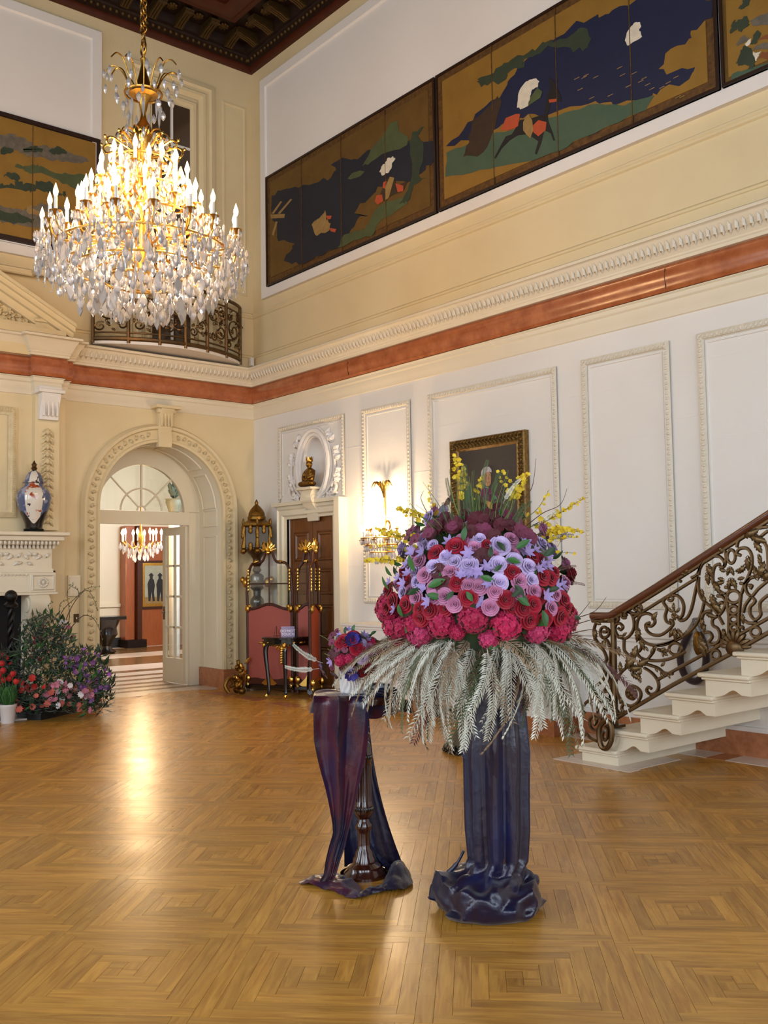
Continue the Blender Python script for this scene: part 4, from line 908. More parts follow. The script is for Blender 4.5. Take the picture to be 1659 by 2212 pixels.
# ---------------------------------------------------------------- furniture in the room corner
mat('red_silk', 'a04a3c', .55, var=(3, .35), col2='8a3a30', sheen=.3); mat('red_silk_side', 'a5482c', .5, var=(3, .3))
mat('pewter', '8d8a86', .3, metal=.8, var=(10, .5), bump=(50, .1)); mat('lantern_glass', '6f6d68', .12, spec=.6, var=(6, .4))
mat('card_lilac', '8f83a6', .6); mat('ink_white', 'e6e2f0', .6); mat('old_gold_bronze', '8a6326', .35, metal=.9, var=(18, .7), col2='4f3818', bump=(70, .2))
fs_ = thing('folding_screen', 'three-leaf folding screen with red silk panels and gilt crests in the corner', 'folding screen', (1.1, -.4, F0))
def leafscreen(A, B, silk, glazed=True):
    A, B = V((*A, F0)), V((*B, F0)); u = (B-A).normalized(); w = (B-A).length; nrm = V((u.y, -u.x, 0))
    if nrm.dot(CAM-A) < 0: nrm = -nrm
    def P(s, z, d=0.0): return A+u*s+V((0, 0, z-F0))+nrm*d
    def q(pts, d0, d1): return lambda b: b.prism(pts, A+nrm*d0-V((0, 0, F0)), u, ZA, nrm*(d1-d0))
    lf = part('leaf_frame', lambda b: (b.tube([P(.02, F0+.02), P(.02, 1.12), P(.012, 1.3), P(.03, 1.5), P(.06, 1.6)], .018, 6), b.tube([P(w-.02, F0+.02), P(w-.02, 1.12), P(w-.012, 1.3), P(w-.03, 1.5), P(w-.06, 1.6)], .018, 6),
        b.tube(spline([P(.06, 1.6), P(.11, 1.66), P(.24*w/.68, 1.68), P(.30*w/.68, 1.80), P(w/2, 1.80), P(w-.30*w/.68, 1.80), P(w-.24*w/.68, 1.68), P(w-.11, 1.66), P(w-.06, 1.6)], 5), .018, 6),
        b.tube([P(.03, 1.405), P(w-.03, 1.405)], .008, 6), b.tube([P(w/2, 1.13), P(w/2, 1.79)], .010, 6)), 'dark_wood', fs_)
    top = [(s*w, 1.10+.035*math.sin(PI*s)-.02*math.sin(3*PI*s)) for s in [k/14 for k in range(15)]]
    bot = [(s*w, .235+.045*abs(math.sin(2*PI*s))-.04*math.sin(PI*s)) for s in [k/16 for k in range(17)]]
    part('silk_panel', q([(.03, .24), (w-.03, .24)]+[(min(max(a, .03), w-.03), z) for a, z in reversed(top)], -.008, .004), silk, fs_, smooth=0)
    part('panel_top_rail', lambda b: b.tube([P(a, z, .004) for a, z in top], .018, 6), 'dark_wood', fs_)
    part('scalloped_apron', q([(0, F0+.10)]+[(w, F0+.10)]+[(a, z) for a, z in reversed(bot)], -.012, .012), 'dark_wood', fs_, smooth=0)
    part('base_rail', lambda b: b.tube([P(0, F0+.09), P(w, F0+.09)], .035, 6), 'black_lacquer', fs_)
    part('glass_pane', q([(.03, 1.14), (w-.03, 1.14), (w-.05, 1.62), (.05, 1.62)], -.002, .002), 'pane_glass', fs_, smooth=0)
    def crest(b):
        for k in range(-3, 4):
            a = k*.42; d = u*math.sin(a)+V((0, 0, math.cos(a))); acanthus(b, P(w/2, 1.80, .015), d, u*math.cos(a)-V((0, 0, math.sin(a))), nrm, .16-.012*abs(k), .03, .02, 2)
        b.ell(P(w/2, 1.79, .02), (.03, .03, .03), 8, 5)
    part('gilt_crest', crest, 'gilt_bright', fs_, smooth=60)
    for s in (.03, w-.03):
        sg = 1 if s < w/2 else -1
        part('gilt_mount', lambda b: (b.ell(P(s, 1.10, .02), (.035, .03, .05), 8, 5), b.ell(P(s+sg*.03, 1.13, .02), (.03, .02, .025), 8, 5)), 'gilt', fs_)
        part('gilt_mount', lambda b: (b.ell(P(s, .25, .02), (.045, .03, .045), 8, 5), b.ell(P(s, .17, .02), (.02, .02, .03), 8, 5)), 'gilt_bright', fs_)
        def husk(b):
            for k in range(7): b.ell(P(s+sg*.012, 1.57-k*.04, .015), (.016-.0012*k, .012, .024), 6, 4)
        part('gilt_husk', husk, 'gilt_bright', fs_)
        part('gilt_mount', lambda b: acanthus(b, P(s+sg*.08, 1.66, .02), (u*sg+V((0, 0, .3))).normalized(), V((0, 0, 1)), nrm, .10, .025, .02, 2), 'gilt', fs_)
    part('gilt_mount', lambda b: b.prism([(w/2-.11, .19), (w/2-.03, .26), (w/2, .31), (w/2+.03, .26), (w/2+.11, .19), (w/2+.03, .15), (w/2, .13), (w/2-.03, .15)], A+nrm*.012-V((0, 0, F0)), u, ZA, nrm*.01), 'gilt_bright', fs_, smooth=0)
leafscreen((.728, -.586), (1.345, -.300), 'red_silk'); leafscreen((1.375, -.29), (1.66, -.135), 'red_silk'); leafscreen((1.675, -.14), (1.845, -.42), 'red_silk_side')
# small console table in front of it
tb = thing('console_table', 'small black console table with gilt mounts and cabriole legs before the folding screen', 'table', (1.5, -.5, F0))
TZ = .775
tp = [(1.29, -.72), (1.44, -.705), (1.60, -.655), (1.67, -.56), (1.68, -.42), (1.66, -.24), (1.60, -.20), (1.50, -.33), (1.37, -.47), (1.27, -.62)]
tps = [(p.x, p.y) for p in spline([V(p) for p in tp], 3, True)]
cx_, cy_ = 1.5, -.48
part('table_top', lambda b: b.prism(tps, (0, 0, TZ-.025), XA, YA, (0, 0, .025)), 'black_lacquer', tb, bev=.005, fix=True)
part('apron', lambda b: b.prism([(cx_+(x-cx_)*.92, cy_+(y-cy_)*.92) for x, y in tps], (0, 0, TZ-.10), XA, YA, (0, 0, .076)), 'black_lacquer', tb, smooth=0, fix=True)
for lx, ly in ((1.332, -.672), (1.605, -.60), (1.605, -.25)):
    o = V((lx-cx_, ly-cy_, 0)).normalized()
    pts = spline([V((lx, ly, TZ-.08)), V((lx, ly, .60))+o*.02, V((lx, ly, .35))-o*.005, V((lx, ly, .15))-o*.02, V((lx, ly, F0+.02))+o*.015], 5); n_ = len(pts)
    lg = part('leg', lambda b: b.tube(pts, [.034-.02*(k/(n_-1)) for k in range(n_)], 8), 'black_lacquer', tb)
    part('gilt_foot', lambda b: b.tube([pts[-4], pts[-1]], [.015, .02], 8), 'gilt_bright', lg)
    part('gilt_knee', lambda b: (b.ell(pts[1]+o*.03, (.03, .03, .04), 8, 5), b.ell(pts[3]+o*.02, (.02, .02, .03), 8, 5)), 'gilt', lg)
fd = (CAM-V((1.5, -.55, .7))); fd.z = 0; fd.normalize(); rt = V((-fd.y, fd.x, 0))
def mounts(b):
    c = V((1.60, -.645, TZ-.07))
    for k in range(-4, 5): acanthus(b, c+rt*.02*k, (rt*.18*k+V((0, 0, -1 if abs(k) < 3 else -.4))).normalized(), rt, fd, .10-.014*abs(k), .02, .02, 2)
    for k in range(7): b.ell(c+V((0, 0, -.05-.028*k))+fd*.012, (.022-.002*k, .02, .02), 6, 4)
part('gilt_mask_mount', mounts, 'gilt_bright', tb, smooth=60)
for c in ((1.36, -.72, TZ-.06), (1.675, -.47, TZ-.06), (1.66, -.32, TZ-.06)):
    part('gilt_mount', lambda b: [acanthus(b, c, rt*s, ZA, fd, .085, .02, .02, 2) for s in (-1, 1)], 'gilt', tb, smooth=60)
# notice card and a little wire easel on the table
sg_ = thing('notice_card', 'small lilac notice card propped on the console table', 'sign', (1.55, -.52, TZ))
rotS = math.atan2(rt.y, rt.x)
c0 = V((1.55, -.52, TZ)); tilt = (ZA*.97-fd*.24).normalized()
part('card', lambda b: b.prism([(-.082, 0), (.082, 0), (.078, .125), (-.078, .125)], c0+V((0, 0, .003)), rt, tilt, -fd*.004), 'card_lilac', sg_, smooth=0)
part('card_stand', lambda b: b.prism([(-.05, 0), (.05, 0), (.03, .09), (-.03, .09)], c0-fd*.06+V((0, 0, .003)), rt, (ZA*.85+fd*.5).normalized(), -fd*.003), 'plaster_white', sg_, smooth=0)
for i, (txt, zz) in enumerate((('DO NOT', .060), ('TOUCH', .022))):
    cu = bpy.data.curves.new('lettering', 'FONT'); cu.body = txt; cu.size = .044; cu.align_x = 'CENTER'; cu.extrude = .0006
    to = bpy.data.objects.new('lettering', cu); me = bpy.data.meshes.new_from_object(to); bpy.data.objects.remove(to)
    me.materials.append(MATS['ink_white']); o = bpy.data.objects.new('lettering', me); link(o, sg_)
    mm = Matrix((rt, tilt, rt.cross(tilt))).transposed().to_4x4(); mm.translation = c0+tilt*zz+fd*.0025; o.matrix_basis = mm
tag(part('wire_easel', lambda b: (b.tube([c0-rt*.17+fd*.01, c0-rt*.135+V((0, 0, .135))-fd*.02, c0-rt*.085+fd*.01], .003, 5), b.tube([c0-rt*.135+V((0, 0, .135))-fd*.02, c0-rt*.13-fd*.08], .003, 5), b.tube([c0-rt*.165+V((0, 0, .02))+fd*.01, c0-rt*.09+V((0, 0, .02))+fd*.01], .003, 5)), 'dark_wood', None), 'empty little wire easel beside the lilac notice card', 'easel')
# processional lantern on a tall stand
LX, LY = .45, -.25
la = thing('lantern_stand', 'gilt bronze six-sided lantern on a tall baluster stand in the corner', 'lantern', (LX, LY, F0))
lz = lambda y: 2.453-(y-1085)*.00598
part('dome', lambda b: (b.lathe([(.11, lz(1114)), (.105, lz(1108)), (.085, lz(1101)), (.05, lz(1094)), (.02, lz(1089)), (.025, lz(1085)), (.004, lz(1078))], (LX, LY, 0), 12), b.lathe([(.12, lz(1122)), (.12, lz(1116)), (.10, lz(1113))], (LX, LY, 0), 12)), 'old_gold_bronze', la)
part('cornice', lambda b: (b.lathe([(.12, lz(1122)), (.15, lz(1126)), (.20, lz(1130)), (.205, lz(1135)), (.19, lz(1138))], (LX, LY, 0), 6)), 'old_gold_bronze', la, smooth=20)
for k in range(6):
    a = 2*PI*(k+.5)/6; x0, y0 = math.cos(a), math.sin(a)
    part('corner_post', lambda b: (b.tube([(LX+.185*x0, LY+.185*y0, lz(1138)), (LX+.20*x0, LY+.20*y0, lz(1150)), (LX+.185*x0, LY+.185*y0, lz(1165)), (LX+.20*x0, LY+.20*y0, lz(1184))], [.018, .026, .02, .03], 6), b.ell((LX+.20*x0, LY+.20*y0, lz(1128)), (.016, .016, .05), 6, 4), b.ell((LX+.205*x0, LY+.205*y0, lz(1158)), (.025, .025, .035), 6, 4), b.ell((LX+.20*x0, LY+.20*y0, lz(1190)), (.04, .04, .04), 8, 5)), 'old_gold_bronze', la)
    a2 = 2*PI*k/6+2*PI/6*1; a2 = 2*PI*(k+1)/6
    part('glass_panel', lambda b: b.box((LX+.155*math.cos(a2), LY+.155*math.sin(a2), lz(1161)), (.006, .15, .26), Matrix.Rotation(a2, 3, 'Z')), 'lantern_glass', la, smooth=0)
    part('cartouche', lambda b: [b.ell((LX+.17*math.cos(a2), LY+.17*math.sin(a2), z), (.03, .03, .04), 6, 4) for z in (lz(1140), lz(1147), lz(1178), lz(1184))], 'old_gold_bronze', la)['kind'] = 'stuff'
part('stem', lambda b: b.lathe([(.17, lz(1186)), (.15, lz(1190)), (.09, lz(1198)), (.055, lz(1206)), (.05, lz(1214)), (.065, lz(1218)), (.04, lz(1224)), (.06, lz(1232)), (.03, lz(1238))], (LX, LY, 0), 14), 'bronze', la)
part('baluster', lambda b: b.lathe([(.05, lz(1238)), (.09, lz(1244)), (.085, lz(1252)), (.10, lz(1258)), (.075, lz(1266)), (.09, lz(1270)), (.05, lz(1276)), (.045, lz(1286)), (.085, lz(1294)), (.09, lz(1302)), (.06, lz(1312)), (.04, lz(1330)), (.05, lz(1360)), (.035, lz(1420)), (.05, F0+.25), (.12, F0+.12), (.18, F0+.05), (.2, F0)], (LX, LY, 0), 16), 'pewter', la)
for sg in (-1, 1): part('gilt_lion', lambda b: (b.ell((LX+sg*.10, LY-.13*0+sg*.10, lz(1258)), (.055, .055, .07), 8, 5), b.ell((LX+sg*.14, LY+sg*.13, lz(1252)), (.035, .035, .045), 8, 5)), 'gilt', la)
go = thing('gilt_ornament', 'carved gilt scroll ornament standing on the floor beside the arch', 'ornament', (.74, -.74, F0))
def gorn(b):
    r7 = random.Random(6)
    for k in range(16):
        h = k/15; c = V((.74+r7.uniform(-.05, .05)*(1-h), -.74+r7.uniform(-.09, .09)*(1-h*.6)+.06*h, F0+.04+.36*h)); s = .055*(1-.55*h)
        b.ell(c, (s, s*r7.uniform(.7, 1.2), s*r7.uniform(.7, 1.3)), 8, 5)
    b.tube(spline([(.76, -.86, F0+.03), (.74, -.90, F0+.12), (.74, -.84, F0+.20), (.74, -.78, F0+.13), (.74, -.83, F0+.10)], 6), .022, 6)
part('scroll_body', gorn, 'old_gold_bronze', go); part('scroll_leaf', lambda b: [acanthus(b, (.79, -.76+.03*k, F0+.08+.07*k), (V((.2, .5*(-1)**k, .8))).normalized(), V((.3, .7, 0)).normalized(), fd, .11, .035, .03, 3) for k in range(5)], 'gilt_bright', go, smooth=60)
# ---------------------------------------------------------------- crowned figure in the niche
fg = thing('seated_figure', 'gilded crowned seated figurine in the oval niche above the door', 'statue', (1.38, -.06, 2.586))
def fig(b):
    o = V((1.38, -.06, 2.586)); y = lambda x, d, z: o+V((x, -d, z))
    b.ell(y(0, .02, .045), (.135, .075, .045), 16, 8); b.ell(y(-.09, .05, .045), (.07, .05, .035), 12, 6); b.ell(y(.08, .05, .045), (.07, .05, .035), 12, 6)
    b.ell(y(0, 0, .13), (.075, .055, .09), 14, 8); b.ell(y(0, 0, .20), (.085, .05, .045), 14, 8)
    b.tube([y(-.08, 0, .205), y(-.105, .02, .14), y(-.06, .06, .095)], [.028, .024, .018], 8); b.tube([y(.08, 0, .205), y(.105, .02, .14), y(.05, .065, .11)], [.028, .024, .018], 8)
    b.ell(y(-.03, .07, .10), (.03, .02, .015), 8, 5)
    b.tube([y(0, 0, .22), y(0, .005, .26)], [.028, .025], 10); b.ell(y(0, .006, .29), (.04, .043, .05), 14, 8)
    b.ell(y(0, .05, .285), (.008, .008, .012), 6, 4); b.ell(y(-.041, .005, .285), (.01, .012, .02), 6, 4); b.ell(y(.041, .005, .285), (.01, .012, .02), 6, 4)
fo = part('figure_body', fig, 'old_gold_bronze', fg); rm_ = fo.modifiers.new('one_surface', 'REMESH'); rm_.mode = 'VOXEL'; rm_.voxel_size = .006; rm_.use_smooth_shade = True
def crown(b):
    o = V((1.38, -.06, 2.586+.325)); b.lathe([(.040, -.005), (.043, .0), (.043, .018), (.036, .02)], o, 14)
    for k in range(7):
        a = 2*PI*k/7; b.prism([(-.014, 0), (.014, 0), (.010, .03), (0, .05), (-.010, .03)], o+V((.042*math.cos(a), .042*math.sin(a), .012)), V((-math.sin(a), math.cos(a), 0)), ZA, V((math.cos(a), math.sin(a), 0))*.004)
    b.ell(o+V((0, 0, .02)), (.03, .03, .035), 10, 6)
part('crown', crown, 'gilt', fg)
# ---------------------------------------------------------------- lidded jar on the mantel
def jar_mat():
    m = bpy.data.materials.new('imari_glaze'); m.use_nodes = True; N = m.node_tree.nodes; L = m.node_tree.links; b = N['Principled BSDF']
    tc = N.new('ShaderNodeTexCoord'); se = N.new('ShaderNodeSeparateXYZ'); L.new(tc.outputs['Object'], se.inputs[0])
    at = N.new('ShaderNodeMath'); at.operation = 'ARCTAN2'; L.new(se.outputs[1], at.inputs[0]); L.new(se.outputs[0], at.inputs[1])
    mu = N.new('ShaderNodeMath'); mu.operation = 'MULTIPLY'; mu.inputs[1].default_value = 3; L.new(at.outputs[0], mu.inputs[0])
    sn = N.new('ShaderNodeMath'); sn.operation = 'SINE'; ph = N.new('ShaderNodeMath'); ph.operation = 'ADD'; ph.inputs[1].default_value = 2.6; L.new(mu.outputs[0], ph.inputs[0]); L.new(ph.outputs[0], sn.inputs[0])
    n = N.new('ShaderNodeTexNoise'); n.inputs['Scale'].default_value = 11; n.inputs['Detail'].default_value = 3; L.new(tc.outputs['Object'], n.inputs['Vector'])
    v = N.new('ShaderNodeTexVoronoi'); v.inputs['Scale'].default_value = 16; L.new(tc.outputs['Object'], v.inputs['Vector'])
    def mx(f, a, c):
        x = N.new('ShaderNodeMix'); x.data_type = 'RGBA'
        L.new(f, x.inputs[0])
        for i, q in ((6, a), (7, c)):
            if isinstance(q, str): x.inputs[i].default_value = (*lin(q), 1)
            else: L.new(q, x.inputs[i])
        return x.outputs[2]
    def step(s, lo, hi):
        r = N.new('ShaderNodeMapRange'); r.inputs[1].default_value = lo; r.inputs[2].default_value = hi; L.new(s, r.inputs[0]); return r.outputs[0]
    white = mx(step(n.outputs[0], .56, .6), 'd8cdbd', 'a34a26')
    white = mx(step(v.outputs['Distance'], .75, .8), white, '1c1a26')
    blue = mx(step(n.outputs[0], .5, .58), '4a5578', '8f93a8')
    c = mx(step(sn.outputs[0], -.1, 0.0), blue, white)
    z = N.new('ShaderNodeMath'); z.operation = 'ADD'; L.new(se.outputs[2], z.inputs[0])
    sm = N.new('ShaderNodeMath'); sm.operation = 'MULTIPLY'; sm.inputs[1].default_value = .07; L.new(sn.outputs[0], sm.inputs[0]); L.new(sm.outputs[0], z.inputs[1])
    c = mx(step(z.outputs[0], .16, .17), '1a1613', c)
    L.new(c, b.inputs['Base Color']); b.inputs['Roughness'].default_value = .15; b.inputs['Coat Weight'].default_value = .4; MATS['imari_glaze'] = m
jar_mat()
jr = thing('lidded_jar', 'large blue, white and orange lidded porcelain jar on the mantel shelf', 'jar', (.30, -3.085, 2.03))
b = MB(); b.lathe([(.105, .035), (.092, .05), (.10, .10), (.14, .20), (.175, .30), (.19, .385), (.185, .43), (.155, .48), (.115, .51), (.10, .53), (.10, .545)], n=32); b.build('jar_body', 'imari_glaze', jr, local=True)
lid = MB().lathe([(.122, .552), (.125, .56), (.10, .568), (.098, .59), (.085, .63), (.06, .67), (.03, .69), (.02, .70)], n=32).build('lid', 'imari_glaze', jr, local=True)
MB().lathe([(.02, .695), (.035, .72), (.022, .74), (.03, .765), (.014, .785), (.003, .81)], n=14).build('finial', 'bronze', lid, local=True)
MB().lathe([(.115, .0), (.118, .012), (.10, .02), (.112, .032), (.09, .04)], n=28).build('foot_stand', 'black_paint', jr, local=True)
# small fittings on the left wall
tag(part('wall_plaque', lambda b: (b.bb((.20, -2.86, 1.335), (.35, -2.855, 1.60)), b.bb((.22, -2.856, 1.36), (.33, -2.850, 1.575))), 'dark_wood', None, smooth=0), 'narrow dark plaque in a white frame on the side of the mantel', 'plaque')
tag(part('wall_control_panel', lambda b: (b.bb((0, -2.58, 1.30), (.035, -2.43, 1.545)), b.bb((.03, -2.565, 1.32), (.04, -2.445, 1.525))), 'cream_paint', None, bev=.004), 'flat cream control panel on the wall between mantel and arch', 'control panel')
so = tag(part('light_switch', lambda b: (b.bb((0, -2.50, .99), (.008, -2.44, 1.09))), 'gilt_dull', None, smooth=0), 'small brass light switch low on the wall by the arch', 'switch'); part('toggle', lambda b: b.bb((.008, -2.475, 1.03), (.02, -2.465, 1.05)), 'candle_sleeve', so, smooth=0)
# andiron
an = thing('andiron', 'black iron andiron with ball top and twisted shaft before the firebox', 'andiron', (.72, -3.47, F0))
ax, ay = .72, -3.47
part('ball', lambda b: b.ell((ax, ay, 1.33), .065, 16, 10), 'black_iron', an)
part('shaft', lambda b: [b.tube([(ax+.022*math.cos(k*.5+q), ay+.022*math.sin(k*.5+q), .45+k*.022) for k in range(36)], .018, 5) for q in (0, 2.09, 4.19)], 'black_iron', an)
part('collar', lambda b: (b.lathe([(.03, 1.2), (.07, 1.215), (.075, 1.24), (.05, 1.265), (.03, 1.28)], (ax, ay, 0), 16), b.lathe([(.03, .36), (.06, .38), (.085, .42), (.05, .46), (.03, .48)], (ax, ay, 0), 16)), 'black_iron', an)
for s in (-1, 1): part('foot', lambda b: b.tube(spline([(ax, ay, .38), (ax, ay+s*.10, .30), (ax, ay+s*.14, .18), (ax, ay+s*.20, F0+.03), (ax, ay+s*.25, F0+.05)], 5), [.04]*14+[.03]*7, 8), 'black_iron', an)
# ---------------------------------------------------------------- hall furnishings seen through the arch
hc = thing('hall_chandelier', 'small lit crystal chandelier hanging in the hall beyond the arch', 'chandelier', (-4.75, .62, 2.1))
HCX, HCY = -4.75, .62
part('chain', lambda b: b.tube([(HCX, HCY, 2.45), (HCX, HCY, 4.2)], .012, 6), 'gilt', hc); part('stem', lambda b: b.lathe([(.01, 1.95), (.05, 2.0), (.03, 2.08), (.06, 2.2), (.03, 2.35), (.015, 2.45)], (HCX, HCY, 0), 12), 'gilt', hc)
for k in range(10):
    a = 2*PI*k/10; r_ = .30 if k % 2 else .36; ex, ey = HCX+r_*math.cos(a), HCY+r_*math.sin(a); z = 2.17
    part('arm', lambda b: b.tube(spline([(HCX, HCY, 2.1), (HCX+.5*r_*math.cos(a), HCY+.5*r_*math.sin(a), 2.03), (ex, ey, z-.02)], 6), .008, 6), 'gilt', hc)
    c0_ = part('candle', lambda b: b.lathe([(.012, z-.02), (.012, z+.09), (.006, z+.092)], (ex, ey, 0), 8), 'candle_sleeve', hc)
    part('bulb', lambda b: b.lathe([(.010, z+.09), (.024, z+.125), (.024, z+.14), (.012, z+.18), (.002, z+.20)], (ex, ey, 0), 8), 'bulb_glow', c0_)
rr8 = random.Random(9)
for r_, z, nn_ in ((.36, 2.12, 22), (.30, 2.05, 18), (.22, 1.99, 14), (.13, 1.92, 9)):
    for k in range(nn_):
        a = 2*PI*k/nn_; inst('crystal_drop', me_drop, hc, (HCX+r_*math.cos(a), HCY+r_*math.sin(a), z+rr8.uniform(-.03, .03)), sc=1.7)
point('hall_chandelier_light', (HCX, HCY, 2.55), 110, kelvin(2700), .15); point('hall_chandelier_light', (HCX, HCY, 1.75), 40, kelvin(2700), .12)
area('hall_window_daylight', (-3.5, 2.95, 3.2), (-7, -1, 3.0), 3.0, 1.6, 420, DAY)  # added inside the hall to brighten the wall beyond the fanlight; no window there
pt = thing('hall_painting', 'dark wood framed painting of two standing figures at the back of the hall', 'painting', (HB+.13, 2.4, 1.0))
HPp = lambda x, y, d=.15: onplane(x, y, 0, HB+d)
def hbox(x0, y0, x1, y1, d0, d1):
    p, q = HPp(x0, y0), HPp(x1, y1); return lambda b: b.bb((HB+d0, p.y, q.z), (HB+d1, q.y, p.z))
part('frame', hbox(303, 1211, 362, 1314, .12, .155), 'dark_wood', pt, smooth=0); part('frame_slip', hbox(308, 1216, 360, 1309, .12, .16), 'gilt', pt, smooth=0)
mat('paint_sky', 'a9a892', .6, var=(4, .5), col2='86867a'); part('canvas', hbox(312, 1222, 358, 1303, .12, .163), 'paint_sky', pt, smooth=0)
for cx0 in (326, 345):
    part('painted_person', lambda b: b.prism([((HPp(cx0+dx, y)).y, (HPp(cx0+dx, y)).z) for dx, y in ((-6, 1298), (-7, 1275), (-8, 1262), (-5, 1253), (-3, 1250), (-3.5, 1244), (-6, 1243), (-3, 1240), (0, 1237), (3, 1240), (6, 1243), (3.5, 1244), (3, 1250), (6, 1253), (8, 1264), (6, 1280), (8, 1298), (3, 1299), (1, 1278), (-2, 1299))], (HB+.163, 0, 0), YA, ZA, (.002, 0, 0)), 'paint_black', pt, smooth=0)
part('painted_ground', hbox(312, 1290, 358, 1303, .12, .1645), 'paint_sand', pt, smooth=0)
up_ = thing('hall_pedestal', 'squat black carved pedestal against the hall wall, left of the wooden doorway', 'pedestal', (-6.75, .86, F0))
part('slab', lambda b: b.box((-6.75, .84, .74), (.5, .66, .07)), 'black_lacquer', up_, bev=.01)
part('carved_body', lambda b: b.lathe([(.16, F0), (.19, F0+.04), (.12, F0+.09), (.09, .2), (.14, .32), (.22, .42), (.2, .55), (.25, .66), (.27, .71)], (-6.75, .86, 0), 16), 'black_lacquer', up_)
hu = thing('hall_urn', 'grey-green urn with a plant seen through the fanlight', 'urn', (-5.2, 1.05, 2.2))
up0 = onplane(376, 1108, 0, -5.2)
part('bracket', lambda b: b.tube([(-5.2, up0.y, F0), (-5.2, up0.y, up0.z)], .10, 10), 'stone', hu)
mat('verdigris', '6f6b58', .6, var=(12, .5)); part('urn_body', lambda b: b.lathe([(.06, 0), (.10, .02), (.13, .12), (.16, .2), (.15, .24), (.17, .26), (.12, .262)], up0, 16), 'verdigris', hu)
part('plant', lambda b: [acanthus(b, up0+V((0, 0, .25)), V((.3*math.sin(k*2.3), math.sin(k*1.7)*.5, 1)).normalized(), V((.5, .8, 0)).normalized(), V((1, -.6, 0)).normalized(), .42-.02*k, .06, .04, 3) for k in range(9)], 'paint_dark_green', hu, smooth=60)
# ---------------------------------------------------------------- staircase of cantilevered stone steps
YE_ = -1.05
st = thing('staircase', 'pale stone staircase of open cantilevered steps rising along the right wall', 'staircase', (6.6, -.5, F0))
for i in range(9):
    xb, zt = 6.33+.27*i, .172+.156*i; zb = zt-.156; xr = xb+.335
    if i == 0: P = [(xb, F0), (xr, F0), (xr, zt-.035), (xb, zt-.035)]
    else:
        w = [(q.x, q.y) for q in spline([V((xb+.07, zb-.004)), V((xb+.13, zb+.012)), V((xb+.185, zb+.045)), V((xb+.215, zb+.050)), V((xb+.245, zb+.034)), V((xb+.265, zb+.022))], 4)]
        P = [(xb, zb+.001)]+w+[(xr, zb+.02), (xr, zt-.035), (xb, zt-.035)]
    sp = part('step', lambda b: b.prism(P, (0, YE_, 0), XA, ZA, (0, 1.05, 0)), 'stone_trim', st, smooth=30, fix=True)
    part('tread', lambda b: b.bb((xb-.046, YE_-.035, zt-.032), (xr+.004, 0, zt)), 'stone_trim', sp, bev=.012)
    part('tread_moulding', lambda b: b.bb((xb-.022, YE_-.018, zt-.048), (xr+.002, 0, zt-.030)), 'stone_trim', sp, bev=.006)
# ---------------------------------------------------------------- wrought iron stair railing
ir = thing('stair_railing', 'ornate bronze scrollwork stair railing with wooden handrail on the stone steps', 'railing', (6.5, -1.0, .17))
YR = -1.0
def ra(p): q = onplane(1240+.18086*p[0], 1280+.18086*p[1], 1, YR); return q
def rb(p): q = onplane(1420+.17182*p[0], 1100+.17182*p[1], 1, YR); return q
mat('handrail_wood', '5c2f1c', .25, var=(8, .5), stretch=(.6, 8, 8), coat=.4)
hp = [ra((215, 278)), ra((430, 280)), rb((0, 975)), rb((1391, 75))]; hp.append(hp[3]+(hp[3]-hp[2])*.8)
part('handrail', lambda b: b.tube([hp[0], hp[1]-V((.01, 0, 0)), hp[1]+(hp[2]-hp[1])*.03, hp[2], hp[3], hp[4]], .03, 10, flat=1.15, up=(0, 0, 1)), 'handrail_wood', ir)
part('handrail_bar', lambda b: b.tube([p-V((0, 0, .038)) for p in hp], .015, 6), 'bronze', ir)
part('newel_post', lambda b: (b.tube([ra((468, 300)), ra((495, 1590))], .023, 8), b.box(ra((500, 1585)), (.11, .09, .02)), b.box(ra((466, 330)), (.06, .06, .03))), 'bronze', ir)
def ext(p, q, t): return q+(q-p)*t
for nm, P in (('upper_bar', [ra((700, 305)), rb((520, 850))]), ('lower_bar', [ra((1015, 1060)), rb((0, 2145)), rb((860, 1670)), rb((1060, 1560)), rb((1391, 1372))]), ('bottom_bar', [ra((520, 1492)), rb((200, 2205)), rb((970, 1792)), rb((1391, 1555))])):
    if nm != 'upper_bar': P.append(ext(P[-2], P[-1], 1.2))
    part(nm, lambda b: b.tube(P, .013 if nm != 'bottom_bar' else .016, 6), 'bronze', ir)
